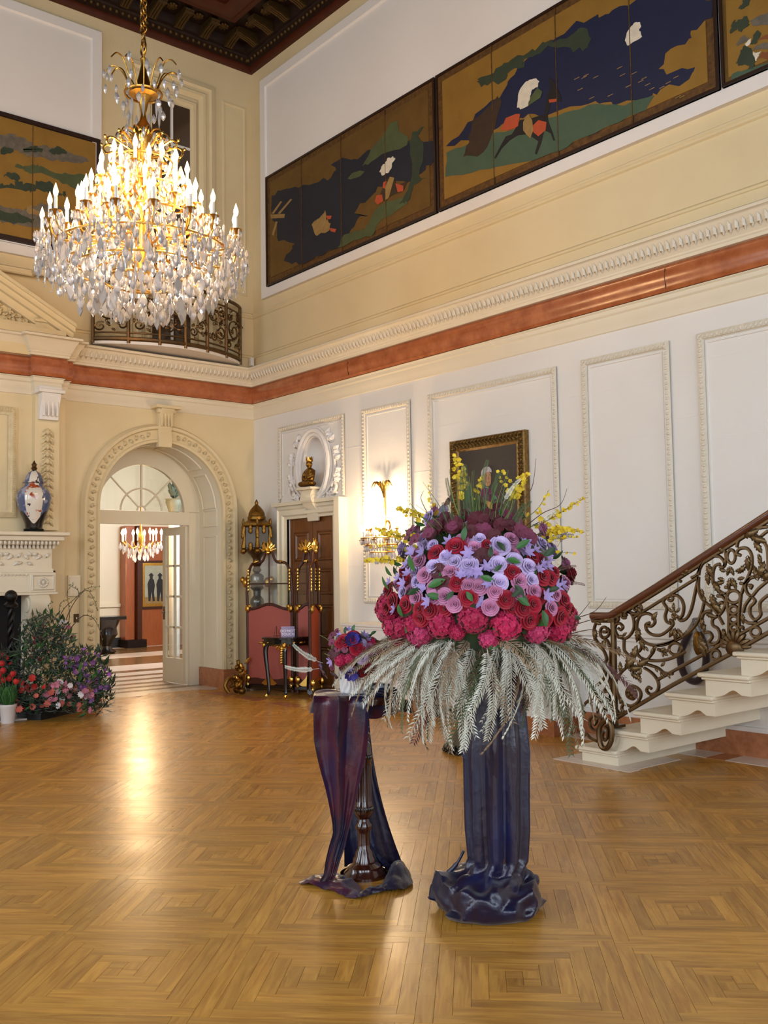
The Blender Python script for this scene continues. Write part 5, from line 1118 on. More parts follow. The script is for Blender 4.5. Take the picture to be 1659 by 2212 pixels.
CA = [[(440,320),(370,330),(285,345),(250,400),(240,500),(280,590),(335,630),(355,605),(340,590)], [(350,470),(385,470),(400,445),(375,415),(335,420),(315,470),(330,530),(395,570),(425,640),(440,700)], [(400,425),(425,470),(400,525),(345,540)],
      [(310,650),(360,700),(390,800),(350,900),(380,960),(340,1050),(270,1110)], [(440,1010),(400,1110),(340,1190),(250,1190),(225,1130),(255,1110)], [(440,700),(430,900),(442,1200),(400,1330),(355,1400),(360,1530)],
      [(370,1600),(405,1640),(400,1730),(365,1765),(340,1720),(352,1660)], [(130,1440),(100,1400),(130,1330),(190,1280),(245,1250)], [(240,1580),(270,1545),(260,1490),(220,1480),(188,1520),(200,1600),(250,1645),(310,1600),(320,1520),(285,1440),(275,1300),(230,1180)], [(95,1740),(150,1690),(200,1740),(275,1775)], [(350,1190),(410,1180),(440,1240),(400,1280),(370,1250)],
      [(600,275),(628,270),(600,246),(572,260),(580,300),(620,300)], [(580,245),(640,230),(690,260),(715,330),(715,430),(660,520),(590,550),(520,510),(490,440),(505,380),(550,370),(585,410),(560,445),(528,425)], [(500,350),(530,330),(525,290)], [(600,545),(600,680),(640,740),(660,800),(620,880)],
      [(770,130),(735,150),(715,190),(740,215),(772,200),(760,178)], [(780,130),(805,180),(790,240),(740,255),(640,230)], [(905,360),(860,380),(870,450),(930,500),(1020,510),(1100,470),(1180,390),(1175,340),(1145,330)], [(860,385),(920,402),(965,360),(950,290),(880,250),(800,270),(760,340),(750,420),(770,510),(840,590),(950,630),(1080,620),(1220,560),(1327,490)],
      [(800,560),(810,640),(780,700),(735,690),(750,720),(800,780),(900,810),(1060,810),(1200,770),(1327,710)], [(1150,40),(1090,70),(1070,120),(1110,190),(1090,280),(1110,350),(1165,370)], [(1180,30),(1240,40),(1290,90),(1312,170),(1300,260),(1270,300),(1235,290)],
      [(500,1060),(560,960),(640,880),(700,800),(735,700)], [(500,1080),(510,1180),(560,1290),(600,1330),(680,1355),(760,1310),(800,1230),(780,1160),(720,1120),(660,1130),(630,1190),(650,1250),(705,1270),(742,1230),(720,1190)], [(840,900),(930,960),(1000,1050),(1010,1140),(970,1200),(910,1215),(868,1170),(890,1130),(927,1150)], [(590,1330),(570,1380),(580,1430),(530,1440),(520,1400)], [(850,830),(940,720),(960,650)], [(850,850),(1000,900),(1080,960),(1180,970)], [(1130,690),(1080,700),(1040,690),(1000,680)]]
for i, P in enumerate(CA):
    if i in (6, 8): pts = [onplane(1240+.18086*p[0], 1280+.18086*p[1], 1, -1.12 if p[1] > 1450 else YR) for p in P]
    else: pts = [ra(p) for p in P]
    part('scroll', lambda b: b.tube(spline(pts, 4), .0125, 6, flat=1.3), 'bronze', ir)
part('scroll_ring', lambda b: b.tube(spline([onplane(1240+.18086*p[0], 1280+.18086*p[1], 1, -1.13) for p in [(375,1530),(430,1560),(452,1660),(440,1780),(390,1860),(330,1840),(300,1720),(312,1600)]], 5, True), .020, 8, closed=True), 'bronze', ir)
CB = [[(520,850),(480,1030),(430,1250),(370,1370),(290,1400),(270,1360)], [(590,1170),(560,1290),(500,1430),(380,1560),(200,1660),(0,1712)], [(520,830),(540,730),(600,620),(700,590),(790,600),(850,680),(830,725),(785,725)], [(430,860),(500,820),(560,700),(640,610)], [(520,850),(520,1000),(560,1120),(640,1200)], [(830,480),(860,560),(865,640),(840,720)], [(700,930),(700,800),(730,710),(790,690)], [(700,930),(760,1010),(840,1060),(900,1040),(900,990),(850,980)],
      [(870,1050),(880,1200),(900,1350),(895,1600)], [(1055,1060),(1040,1200),(1030,1350),(1030,1600)], [(640,1200),(720,1270),(770,1340),(830,1450)], [(750,1090),(820,1100),(860,1180),(800,1310),(700,1380),(700,1460),(760,1500),(790,1580),(770,1660),(700,1700),(650,1670),(690,1610),(660,1550),(580,1550)], [(830,1510),(850,1600),(820,1680),(740,1720)], [(680,1280),(610,1290),(570,1340),(560,1430),(600,1470)], [(760,1200),(810,1170),(830,1190)],
      [(1060,1060),(1100,940),(1150,830),(1190,700),(1180,560),(1120,490),(1030,500),(1000,560),(1050,580)], [(1000,480),(1020,400),(1080,330),(1180,310),(1280,360),(1370,460),(1391,600),(1391,800)], [(1220,850),(1150,880),(1110,960),(1130,1050),(1190,1090),(1270,1000),(1391,900)], [(1150,960),(1190,960),(1170,1000)], [(1190,1090),(1110,1200),(1080,1300)], [(1200,1110),(1230,1160),(1170,1230),(1170,1320),(1230,1390),(1300,1330),(1290,1240),(1300,1160),(1391,1080)], [(1100,1400),(1150,1430),(1260,1430)], [(1140,270),(1250,240),(1391,220)], [(1290,350),(1391,270)], [(1030,1490),(1075,1480),(1070,1510)], [(1040,930),(1110,930),(1180,840)], [(280,840),(270,890),(300,910)], [(330,820),(400,780),(410,800)]]
for P in CB: part('scroll', lambda b: b.tube(spline([rb(p) for p in P], 4), .0125, 6, flat=1.3), 'bronze', ir)
for cx, cy, rx, ry in ((960,1100,82,78), (960,1265,52,50), (960,1385,50,46), (965,1490,42,40), (930,595,50,85), (735,1830,55,60), (1235,1540,62,62), (225,1755,78,75), (165,1120,32,30)):
    part('ring', lambda b: b.tube([rb((cx+rx*math.cos(2*PI*k/20), cy+ry*math.sin(2*PI*k/20))) for k in range(20)], .012, 6, closed=True), 'bronze', ir)
def shell(b):
    c = rb((970, 1690))
    for k in range(-4, 5):
        a = k*.38; b.ell(c+V((.075*math.sin(a), 0, .075*math.cos(a)-.02)), (.02, .022, .05), 6, 5, rot=Matrix.Rotation(a, 3, 'Y'))
    b.ell(c-V((0, 0, .03)), (.07, .03, .06), 12, 7)
part('shell_boss', shell, 'bronze', ir)
def rose_boss(b):
    c = ra((705, 1200)); b.ell(c, (.035, .03, .035), 10, 6)
    for k in range(7): b.ell(c+V((.03*math.cos(k*.9), -.01, .03*math.sin(k*.9))), (.018, .018, .018), 6, 4)
part('rosette', rose_boss, 'bronze', ir)
mat('bronze_leaf', '7a623f', .4, metal=.7, var=(40, .6), col2='4a3a26')
LV = [(ra, x, y, a, s) for x, y, a, s in ((270,430,-1.7,.16), (265,350,-.3,.10), (350,335,.2,.12), (790,420,-1.8,.18), (800,540,-1.2,.16), (940,330,.9,.13), (620,900,.7,.22), (700,800,1.1,.2), (660,920,.2,.2), (760,880,.5,.2), (690,960,-.4,.16), (570,960,1.6,.14), (540,640,-1.4,.12), (530,540,.3,.1), (590,520,.6,.08), (810,1080,1.9,.13), (790,990,1.2,.1), (690,720,-1.9,.2), (560,1330,1.2,.09), (590,1370,-1.4,.1), (370,950,1.4,.16), (340,850,-1.4,.14), (280,1340,.9,.18), (220,1360,1.8,.14), (340,1300,.3,.12), (360,680,1.3,.14), (1210,300,1.6,.12), (1200,330,.9,.09), (1230,330,2.3,.09), (1220,420,-1.6,.15), (1200,430,-2.1,.12), (1250,430,-1.0,.12), (930,730,1.1,.08), (900,700,2.2,.07), (950,680,.6,.08), (1050,880,.7,.08), (1040,950,-.9,.08), (1130,960,-1.1,.07), (980,890,-1.0,.07), (770,170,-1.0,.1), (400,1650,1.3,.09), (1070,700,-1.5,.07), (440,1320,-.9,.12), (390,1420,1.0,.12))]
LV += [(rb, x, y, a, s) for x, y, a, s in ((640,680,-1.2,.18), (640,780,-1.5,.16), (720,900,-1.1,.17), (740,940,.2,.12), (690,1060,-1.3,.2), (700,1150,-.9,.18), (920,720,-1.9,.11), (930,720,-1.2,.11), (880,780,2.9,.09), (990,780,.2,.09), (930,860,-1.8,.14), (950,860,-1.2,.14), (860,890,2.9,.09), (1020,880,.2,.09), (1150,580,-1.6,.17), (1130,700,-2.4,.14), (1100,350,.4,.2), (1180,350,-.3,.2), (1230,400,-1.0,.16), (1290,870,1.2,.2), (1320,900,.7,.2), (1280,900,1.8,.17), (1280,560,-1.2,.1), (1290,600,-1.4,.1), (1310,650,-1.3,.1), (620,1310,-.3,.13), (580,1360,-1.7,.13), (570,1000,-1.4,.1), (590,1080,-1.3,.1), (220,1270,1.6,.09), (200,1300,2.3,.08), (250,1300,.8,.08), (240,1500,-1.6,.14), (210,1520,-2.1,.1), (280,1520,-1.0,.1), (520,1600,-.9,.2), (540,1640,-1.2,.2), (350,810,.8,.1), (360,830,2.5,.1), (840,1500,-1.5,.12), (1080,1310,-1.5,.12), (830,560,1.9,.12), (1030,1850,.2,.0), (600,1440,-1.6,.1), (40,1790,.5,.1), (80,1800,-.4,.08))]
for f, x, y, a, s in LV:
    if s <= 0: continue
    d = V((math.cos(a), 0, math.sin(a))); part('iron_leaf', lambda b: acanthus(b, f((x, y))+V((0, -.008, 0)), d, V((-d.z, 0, d.x)), IN_R, s*.62, s*.17, s*.09, 4), 'bronze_leaf', ir, smooth=60, solid=.004)
# velvet rope looped on a wall hook
mat('velvet', '25090c', .8, sheen=.4)
rp = thing('velvet_rope', 'dark velvet barrier rope looped from a wall hook behind the railing', 'rope', (7.0, -.05, 1.0))
def rr_(p): return onplane(1180+.28925*p[0], 1080+.28925*p[1], 1, -.06)
part('rope', lambda b: b.tube(spline([rr_(p) for p in [(1068,985),(1040,1050),(1010,1120),(1002,1200),(1030,1300),(1080,1348),(1130,1350),(1175,1300),(1195,1200),(1185,1110),(1160,1030),(1145,990)]], 5), .030, 10), 'velvet', rp)
for P in ([(1098,910),(1085,945),(1066,990)], [(1104,910),(1128,945),(1147,995)]): part('end_ferrule', lambda b: b.tube([rr_(p) for p in P], [.014, .02, .028], 8), 'pewter', rp)
part('hook', lambda b: b.tube(spline([rr_((1100, 890))+V((0, .06, 0)), rr_((1100, 892)), rr_((1101, 912))], 5), .012, 8), 'pewter', rp)
part('ornamental_tip', lambda b: b.ell(rr_((1150, 1070))-V((0, .03, 0)), (.045, .03, .10), 10, 6), 'old_gold_bronze', rp)
# bell-footed stand behind the tall pedestal
bs_ = FLp(1034, 1622)
bst = thing('bell_foot_stand', 'olive bell-footed floor stand with black lace rim behind the tall pedestal', 'stand', tuple(bs_))
mat('olive_bronze', '5a5140', .5, metal=.4, var=(3, .3))
part('bell_foot', lambda b: b.lathe([(.235, .05), (.225, .09), (.19, .16), (.15, .25), (.12, .36), (.10, .50), (.085, .75), (.06, 1.0), (.05, 1.02)], bs_, 28), 'olive_bronze', bst)
def lace(b):
    for k in range(34):
        a = 2*PI*k/34
        for j, (r_, z, s) in enumerate(((.245, .055, .020), (.27, .04, .018), (.26, .02, .018), (.285, .018, .014))): b.ell(bs_+V((r_*math.cos(a+j*.09), r_*math.sin(a+j*.09), z)), (s, s, s*.8), 6, 4)
    b.lathe([(.27, 0), (.27, .012), (.2, .014)], bs_, 28)
part('lace_rim', lace, 'black_lacquer', bst)
# ---------------------------------------------------------------- great chandelier
HX_, HY_ = 3.885, -3.487
ch = thing('chandelier', 'great tiered crystal chandelier with many candle bulbs on a gilt chain', 'chandelier', (HX_, HY_, 3.65))
cz = lambda y: 4.13+(560-y)*.00383
K = .00383
def cp(r, a, z): return V((HX_+r*math.cos(a), HY_+r*math.sin(a), z))
# chain of links
lk = MB(); lk.tube([(.020*math.cos(2*PI*k/10), 0, .036*math.sin(2*PI*k/10)) for k in range(10)], .006, 5, closed=True); lk = lk.mesh('chain_link', 'gilt', 60)
for dx in (-.022, .022):
    for k in range(40):
        z = cz(115)+.14+k*.0545
        if z > 8.75: break
        inst('chain_link', lk, ch, (HX_+dx*(0 if k < 2 else 1), HY_, z), (0, 0, PI/2*(k % 2)+.5))
part('top_ring', lambda b: (b.tube([(HX_+.045*math.cos(2*PI*k/14), HY_, cz(115)+.08+.06*math.sin(2*PI*k/14)) for k in range(14)], .009, 6, closed=True)), 'gilt', ch)
part('central_stem', lambda b: b.lathe([(.01, cz(112)), (.03, cz(118)), (.02, cz(130)), (.035, cz(150)), (.05, cz(165)), (.08, cz(188)), (.12, cz(194)), (.12, cz(198)), (.07, cz(202)), (.04, cz(215)), (.022, cz(240)), (.03, cz(255)), (.06, cz(268)), (.09, cz(285)), (.10, cz(300)), (.07, cz(320)), (.06, cz(350)), (.07, cz(380)), (.04, cz(420)), (.08, cz(450)), (.045, cz(490)), (.07, cz(540)), (.09, cz(565)), (.06, cz(590)), (.03, cz(610)), (.01, cz(625))], (HX_, HY_, 0), 18), 'gilt', ch)
# frame rings
for r_, y in ((.70, 548), (.44, 478), (.33, 415), (.24, 350), (.55, 590), (.32, 612), (.15, 196)): part('frame_ring', lambda b: b.tube([cp(r_, 2*PI*k/40, cz(y)) for k in range(40)], .010, 5, closed=True), 'gilt', ch)
# candle tiers
m_sl = MB().lathe([(.0135, 0), (.0135, .10), (.008, .102)], n=8).mesh('candle', 'candle_sleeve'); mat('bulb_lit', 'fff0d8', .4, emit=('ffdfae', 22)); mat('bulb_dim', 'fff0d8', .35, emit=('ffe6bf', 2.6))
prof = [(.009, .10), (.018, .122), (.021, .14), (.018, .16), (.010, .182), (.003, .205), (.001, .212)]
m_bl = MB().lathe(prof, n=10).mesh('bulb', 'bulb_lit'); m_bd = MB().lathe(prof, n=10).mesh('bulb', 'bulb_dim')
m_bo = MB().lathe([(.006, -.05), (.014, -.035), (.03, -.022), (.046, -.014), (.050, -.008), (.03, -.006), (.016, -.004), (.016, 0)], n=12).mesh('bobeche', 'gilt')
def arm_to(r_, a, z, r0, z0):
    P = spline([cp(r0, a, z0), cp(r0+(r_-r0)*.3, a, z0+.02), cp(r0+(r_-r0)*.6, a, z-.16), cp(r_*.93, a, z-.15), cp(r_, a, z-.05)], 5)
    part('arm', lambda b: b.tube(P, .0085, 5), 'gilt', ch)
tiers = [(.80, 512, 18, .14, 540, 0, m_bd), (.60, 498, 12, .14, 530, .15, m_bl), (.47, 452, 12, .10, 480, .1, m_bl), (.36, 400, 10, .08, 430, .3, m_bl), (.27, 372, 8, .07, 390, .1, m_bl), (.50, 470, 6, .10, 485, .35, m_bl)]
drops_at = []
for ti, (r_, y, n_, r0, y0, a0, bm_) in enumerate(tiers):
    for k in range(n_):
        a = a0+2*PI*k/n_; z = cz(y)+(.03 if ti == 0 and k % 2 else 0); rk = r_*(1 if not (ti == 0 and k % 2) else .93)
        p = cp(rk, a, z); arm_to(rk, a, z, r0, cz(y0)); inst('bobeche', m_bo, ch, p)
        cd = inst('candle', m_sl, ch, p); WM[cd.name] = Matrix.Translation(p); bl = bpy.data.objects.new('bulb', bm_); link(bl, cd, True)
        drops_at.append((p, ti))
# scrolled gilt leaves above the candles
for k in range(12):
    a = 2*PI*k/12; P = [cp(.08, a, cz(330)), cp(.17, a, cz(322)), cp(.27, a, cz(312)), cp(.32, a, cz(320)), cp(.30, a, cz(332)), cp(.25, a, cz(328))]
    part('gilt_scroll', lambda b: (b.tube(spline(P, 5), .010, 6), b.ell(cp(.335, a, cz(314)), .014, 6, 4)), 'gilt_bright', ch)
    P2 = [cp(.05, a+.26, cz(300)), cp(.12, a+.26, cz(285)), cp(.20, a+.26, cz(290)), cp(.22, a+.26, cz(302)), cp(.18, a+.26, cz(305))]
    part('gilt_scroll', lambda b: b.tube(spline(P2, 5), .008, 6), 'gilt_bright', ch)
# crown of drooping stems
for k in range(12):
    a = 2*PI*k/12+.1; h = 128 if k % 2 else 140; P = spline([cp(.10, a, cz(192)), cp(.14, a, cz(165)), cp(.19, a, cz(h+6)), cp(.25, a, cz(h)), cp(.30, a, cz(h+14))], 5)
    part('crown_stem', lambda b: b.tube(P, .006, 5), 'gilt', ch)
# crystals
def crystal(prof, n): return MB().lathe(prof, n=n).mesh('crystal_pendant', 'crystal', 15)
c_drop = crystal([(.001, -.095), (.012, -.078), (.0185, -.058), (.016, -.03), (.006, -.006), (.002, 0)], 6)
c_pear = crystal([(.001, -.11), (.018, -.09), (.028, -.064), (.025, -.038), (.010, -.012), (.003, 0)], 7)
c_icicle = crystal([(.001, -.17), (.010, -.12), (.014, -.06), (.010, -.02), (.002, 0)], 6)
c_flat = MB().prism([(0, 0), (.016, -.02), (.032, -.06), (.026, -.095), (.010, -.12), (0, -.14), (-.010, -.12), (-.026, -.095), (-.032, -.06), (-.016, -.02)], (0, -.006, 0), XA, ZA, (0, .012, 0)).mesh('crystal_pendant', 'crystal', 15)
R9 = random.Random(21); items = []
def ring(r_, y, n_, me, sc=1.0, jz=.03, jr=.03):
    for k in range(n_):
        a = 2*PI*(k+R9.random()*.5)/n_; items.append((me, cp(r_+R9.uniform(-jr, jr), a, cz(y)+R9.uniform(-jz, jz)), sc*R9.uniform(.85, 1.15), R9.uniform(0, 6)))
ring(.82, 538, 34, c_drop); ring(.83, 562, 34, c_drop, 1.15); ring(.80, 590, 30, c_icicle, .8); ring(.74, 600, 26, c_pear, .95); ring(.70, 575, 26, c_flat, .9); ring(.62, 615, 26, c_pear, 1.0); ring(.58, 632, 22, c_flat, .9)
ring(.48, 640, 20, c_pear, 1.05); ring(.36, 648, 16, c_flat, 1.0); ring(.22, 652, 10, c_pear, 1.1); ring(.66, 545, 24, c_flat, 1.0); ring(.52, 570, 18, c_pear, 1.1, .05); ring(.40, 600, 14, c_pear, 1.0, .05)
n_bot = len(items)
ring(.31, 150, 12, c_drop, .9, .04, .01); ring(.28, 178, 12, c_drop, .9, .05, .03); ring(.20, 190, 10, c_drop, .9, .03); ring(.15, 222, 9, c_icicle, 1.0, .02, .01); ring(.17, 218, 6, c_pear, .8, .02, .01); ring(.16, 285, 10, c_drop, .9, .03); ring(.22, 300, 10, c_drop, .9, .03)
order = items[n_bot:]+items[:n_bot]
for me, p, s, a in order[:300]: inst('crystal_pendant', me, ch, p, (0, 0, a), s)
rest = MB()
def addme(me, p, s, a):
    ca, sa = math.cos(a)*s, math.sin(a)*s
    rest.add([(p.x+v.co.x*ca-v.co.y*sa, p.y+v.co.x*sa+v.co.y*ca, p.z+v.co.z*s) for v in me.vertices], [tuple(q.vertices) for q in me.polygons])
for me, p, s, a in order[300:]: addme(me, p, s, a)
for p, ti in drops_at:
    for k in range(6):
        a = 2*PI*k/6+ti; addme(c_drop, p+V((.045*math.cos(a), .045*math.sin(a), -.012)), .62, a)
for r_, y, n_, s in ((.44, 462, 30, .8), (.33, 405, 26, .8), (.24, 345, 20, .8), (.40, 430, 24, .9), (.30, 375, 20, .9), (.62, 520, 44, .9), (.76, 528, 40, .8), (.5, 505, 30, .9), (.80, 575, 46, .75), (.72, 560, 46, .8), (.64, 590, 44, .85), (.55, 605, 40, .85), (.45, 620, 34, .9), (.34, 632, 26, .9), (.22, 640, 18, .9), (.35, 560, 26, .9), (.22, 590, 18, .9), (.25, 480, 20, .8), (.20, 430, 18, .8), (.17, 360, 16, .7), (.16, 320, 14, .7), (.84, 550, 40, .7), (.30, 520, 24, .9)):
    for k in range(n_):
        a = 2*PI*k/n_+r_; addme(R9.choice((c_drop, c_pear, c_icicle)), cp(r_+R9.uniform(-.05, .05), a, cz(y)+R9.uniform(-.06, .06)), s, a)
for k in range(420):     # small beads strung between the drops
    a = R9.uniform(0, 2*PI); r_ = R9.choice((.82, .80, .74, .62, .48, .3)); y = R9.uniform(525, 640); rest.ell(cp(r_, a, cz(y)), .009, 6, 4)
ro = rest.build('crystal_beads', 'crystal', ch, smooth=15); ro['kind'] = 'stuff'
for (r_, y, n_, pw) in ((.0, 330, 1, 26), (.42, 440, 4, 26), (.22, 380, 3, 22), (.62, 500, 6, 22)):
    for k in range(n_): point('chandelier_light', cp(r_, 2*PI*k/max(1, n_)+.4, cz(y)), pw, kelvin(2500), .07)
for k in range(6): point('chandelier_light', cp(.52, 2*PI*k/6, cz(596)), 5, kelvin(3300), .05)  # extra points without bulbs, added to whiten the lower crystals
# ---------------------------------------------------------------- flower and leaf meshes
def fmat(name, c, c2=None, rough=.55, rv=.12): return mat(name, c, rough, var=(22, .5), col2=c2, randv=rv, sheen=.15, spec=.3)
fmat('rose_lavender', 'c2aed6', 'a48fc0'); fmat('rose_mauve', 'bd7a9c', '9c5884'); fmat('rose_red', '9c0c28', '70051c', rv=.18); fmat('hydrangea_magenta', 'b01848', '8c1040', rv=.15); fmat('hydrangea_pink', 'c2386a', '9c1c4c'); fmat('orchid_burgundy', '4e0c1a', '300812'); fmat('orchid_mauve', '74304a', '541c34')
fmat('petal_purple', '9c88ba', '806aa2'); fmat('petal_indigo', '3a2f86', '261e5c'); fmat('petal_yellow', 'e0c02e', 'c09a18'); fmat('petal_white', 'dcd2cc', 'c0aeb0'); fmat('petal_pink', 'c87888', 'a8526c'); fmat('petal_lilac', '9a5ca0', '7c3f8a'); fmat('petal_red', 'b02018', '86120f'); fmat('petal_coral', 'bc5a48', '9a3c34')
fmat('leaf_green', '34602a', '234a1e', .4, .2); fmat('leaf_dark', '27401f', '182c16', .45, .2); fmat('stem_green', '6d7434', '535c28'); fmat('stem_brown', '5a4030', '40291e')
fmat('frond_silver', 'd0cebe', 'b0ae9c', .6, .15); fmat('frond_green', '4c5a36', '36442a', .6, .2); fmat('frond_tan', '93795a', '735a44', .6, .2); fmat('frond_wine', '5c3634', '452628', .6, .2)
def rose_mesh(name, m, R=.045, seed=0):
    b = MB(); rn = random.Random(seed)
    for layer, (n_, r0, lean, H, span) in enumerate(((3, .05, .13, .95, 2.6), (3, .17, .20, .98, 2.5), (4, .32, .30, .92, 2.0), (5, .48, .42, .78, 1.7), (6, .60, .58, .52, 1.55))):
        for k in range(n_):
            a0 = 2*PI*k/n_+layer*.9+rn.uniform(-.15, .15)
            def pf(u, v):
                uu = u*2-1; ang = a0+uu*span/2*(.75+.25*v); r = (r0+lean*v**1.4)*R*(1+.05*uu*uu); curl = max(0, v-.78)*(.5+.22*layer)*R*.9
                z = (H*v*(1-.16*uu*uu)-.25*(layer/4)*v*v*.6)*R - curl*.35*(layer > 1)
                return V(((r+curl)*math.cos(ang), (r+curl)*math.sin(ang), z+.04*R*(4-layer)))
            b.grid(pf, 6, 5)
    b.ell((0, 0, -.05*R), (.5*R, .5*R, .3*R), 8, 5)
    return b.mesh(name, m, 80)
def floret(b, o, n, s, rn, petals=4, cup=.25):
    t = n.orthogonal().normalized(); t.rotate(Matrix.Rotation(rn.uniform(0, 6.28), 3, n)); w = n.cross(t)
    for k in range(petals):
        a = 2*PI*k/petals; d = t*math.cos(a)+w*math.sin(a); e = t*math.cos(a+PI/2)+w*math.sin(a+PI/2)
        b.add([o, o+d*s*.55+e*s*.45+n*s*cup*.5, o+d*s+n*s*cup, o+d*s*.55-e*s*.45+n*s*cup*.5], [(0, 1, 2, 3)])
def hydra_mesh(name, m, R=.10, n_=110, seed=0):
    b = MB(); rn = random.Random(seed); b.ell((0, 0, 0), R*.86, 14, 9)
    for k in range(n_):
        z = 1-2*(k+.5)/n_; r = math.sqrt(1-z*z); a = k*2.39996; n = V((r*math.cos(a), r*math.sin(a), z)); n = (n+V((rn.uniform(-.2, .2), rn.uniform(-.2, .2), rn.uniform(-.2, .2)))).normalized()
        floret(b, n*R*rn.uniform(.88, 1.0), n, R*.23, rn)
    return b.mesh(name, m, 30)
def petal_flower(name, m, R, n_=6, cup=.2, width=.5, seed=0, layers=1, curve=.0):
    b = MB(); rn = random.Random(seed)
    for L in range(layers):
        for k in range(n_):
            a = 2*PI*(k+.5*L)/n_+rn.uniform(-.1, .1)
            def pf(u, v):
                uu = u*2-1; w = width*math.sin(PI*min(.98, .12+.83*v))**.8*R; rr = R*v*(1-.12*L)
                z = R*(cup*(1+L)*v*v+.12*abs(uu)*v)-curve*R*v*v
                return V((rr*math.cos(a)-uu*w*math.sin(a), rr*math.sin(a)+uu*w*math.cos(a), z))
            b.grid(pf, 4, 5)
    return b.mesh(name, m, 80)
def orchid_mesh(name, m, R=.031, seed=0):
    b = MB(); rn = random.Random(seed)
    for a, L, w in ((PI/2, 1, .55), (PI/2+2.2, 1, .5), (PI/2-2.2, 1, .5), (.25, 1.0, .8), (PI-.25, 1.0, .8)):
        def pf(u, v):
            uu = u*2-1; W_ = w*math.sin(PI*min(.97, .1+.8*v))**.7*R; rr = R*v*L; z = R*(.18*v-.10*v*v*2+.12*uu*uu*v)
            return V((rr*math.cos(a)-uu*W_*math.sin(a), rr*math.sin(a)+uu*W_*math.cos(a), z))
        b.grid(pf, 5, 5)
    b.ell((0, -.18*R, .18*R), (.16*R, .26*R, .2*R), 8, 5)
    return b.mesh(name, m, 80)
def leaf_mesh(name, m, L=.055, W=.0135, bend=.25):
    b = MB()
    def pf(u, v):
        uu = u*2-1; w = W*math.sin(PI*min(.99, v*.96+.02))**.85
        return V((L*v, uu*w, -bend*L*v*v+.25*w*abs(uu)))
    b.grid(pf, 5, 8); return b.mesh(name, m, 80)
def frond_mesh(name, m, L=.30, droop=.6, pairs=26, lw=.055, seed=0):
    """feathery frond along +x that droops in -z; narrow leaflets swept forward"""
    b = MB(); rn = random.Random(seed); N_ = 14
    pts = [V((L*(t-.18*droop*t*t), .02*math.sin(3*t+seed), -droop*L*t*t*.75)) for t in [k/N_ for k in range(N_+1)]]
    b.tube(pts, [.0022-.0016*k/N_ for k in range(N_+1)], 4)
    for k in range(pairs):
        t = .16+.84*(k+.5)/pairs; f = t*N_; i = min(int(f), N_-1); p = pts[i].lerp(pts[i+1], f-i); tg = (pts[i+1]-pts[i]).normalized()
        sd = V((0, 1, 0)); ln = lw*(1.05-.62*t)*rn.uniform(.8, 1.15)*(1 if t > .25 else .7); w = .0032*rn.uniform(.8, 1.2)
        for s in (-1, 1):
            d = (tg*.75+sd*s*.8+V((0, 0, rn.uniform(-.35, .1)))).normalized(); e = d.cross(V((0, 0, 1))).normalized()
            mid_ = p+d*ln*.5; tip = p+d*ln+tg*ln*.12+V((0, 0, -.12*ln)); b.add([p-e*w*.5, mid_-e*w, tip, mid_+e*w], [(0, 1, 2, 3)])
    return b.mesh(name, m, 60)
RM = {c: [rose_mesh('rose', 'rose_'+c, .027, s) for s in range(2)] for c in ('lavender', 'mauve', 'red')}
HM = {c: hydra_mesh('hydrangea', 'hydrangea_'+c, .078, 120, i) for i, c in enumerate(('magenta', 'pink'))}
OM = orchid_mesh('orchid', 'orchid_burgundy'); OM2 = orchid_mesh('orchid', 'orchid_mauve')
CM = petal_flower('clematis', 'petal_purple', .027, 6, .35, .26, 1); CI = petal_flower('anemone', 'petal_indigo', .042, 8, .35, .45, 2, 2)
YM = petal_flower('yellow_orchid', 'petal_yellow', .019, 5, .15, .5, 3)
LM = [leaf_mesh('leaf', 'leaf_green'), leaf_mesh('leaf', 'leaf_dark', .048, .012, .4), leaf_mesh('leaf', 'leaf_green', .064, .014, .1)]
FM = {m: [frond_mesh('fern_frond', 'frond_'+m, L, dr, 27, .050, i) for i, (L, dr) in enumerate(((.37, .45), (.40, .8), (.33, 1.1)))] for m in ('silver', 'green', 'tan', 'wine')}
def aim(n, spin=0.0):
    """rotation whose z axis is n"""
    n = n.normalized(); x = n.orthogonal().normalized(); y = n.cross(x); return Matrix((x, y, n)).transposed() @ Matrix.Rotation(spin, 3, 'Z')
def put(name, me, parent, p, n, s=1.0, spin=0.0): 
    m = aim(n, spin).to_4x4(); m.translation = p; return inst(name, me, parent, mtx=m @ Matrix.Scale(s, 4))
def putx(name, me, parent, p, d, s=1.0, up=None, spin=0.0):
    """x axis along d, z axis near up"""
    d = d.normalized(); z = V(up or (0, 0, 1)); z = (z-d*z.dot(d)); z = z.normalized() if z.length > 1e-3 else d.orthogonal().normalized(); y = z.cross(d)
    m = (Matrix((d, y, z)).transposed() @ Matrix.Rotation(spin, 3, 'X')).to_4x4(); m.translation = p; return inst(name, me, parent, mtx=m @ Matrix.Scale(s, 4))
CRh = V((CR.x, CR.y, 0)).normalized(); CFh = V((CF.x, CF.y, 0)).normalized()
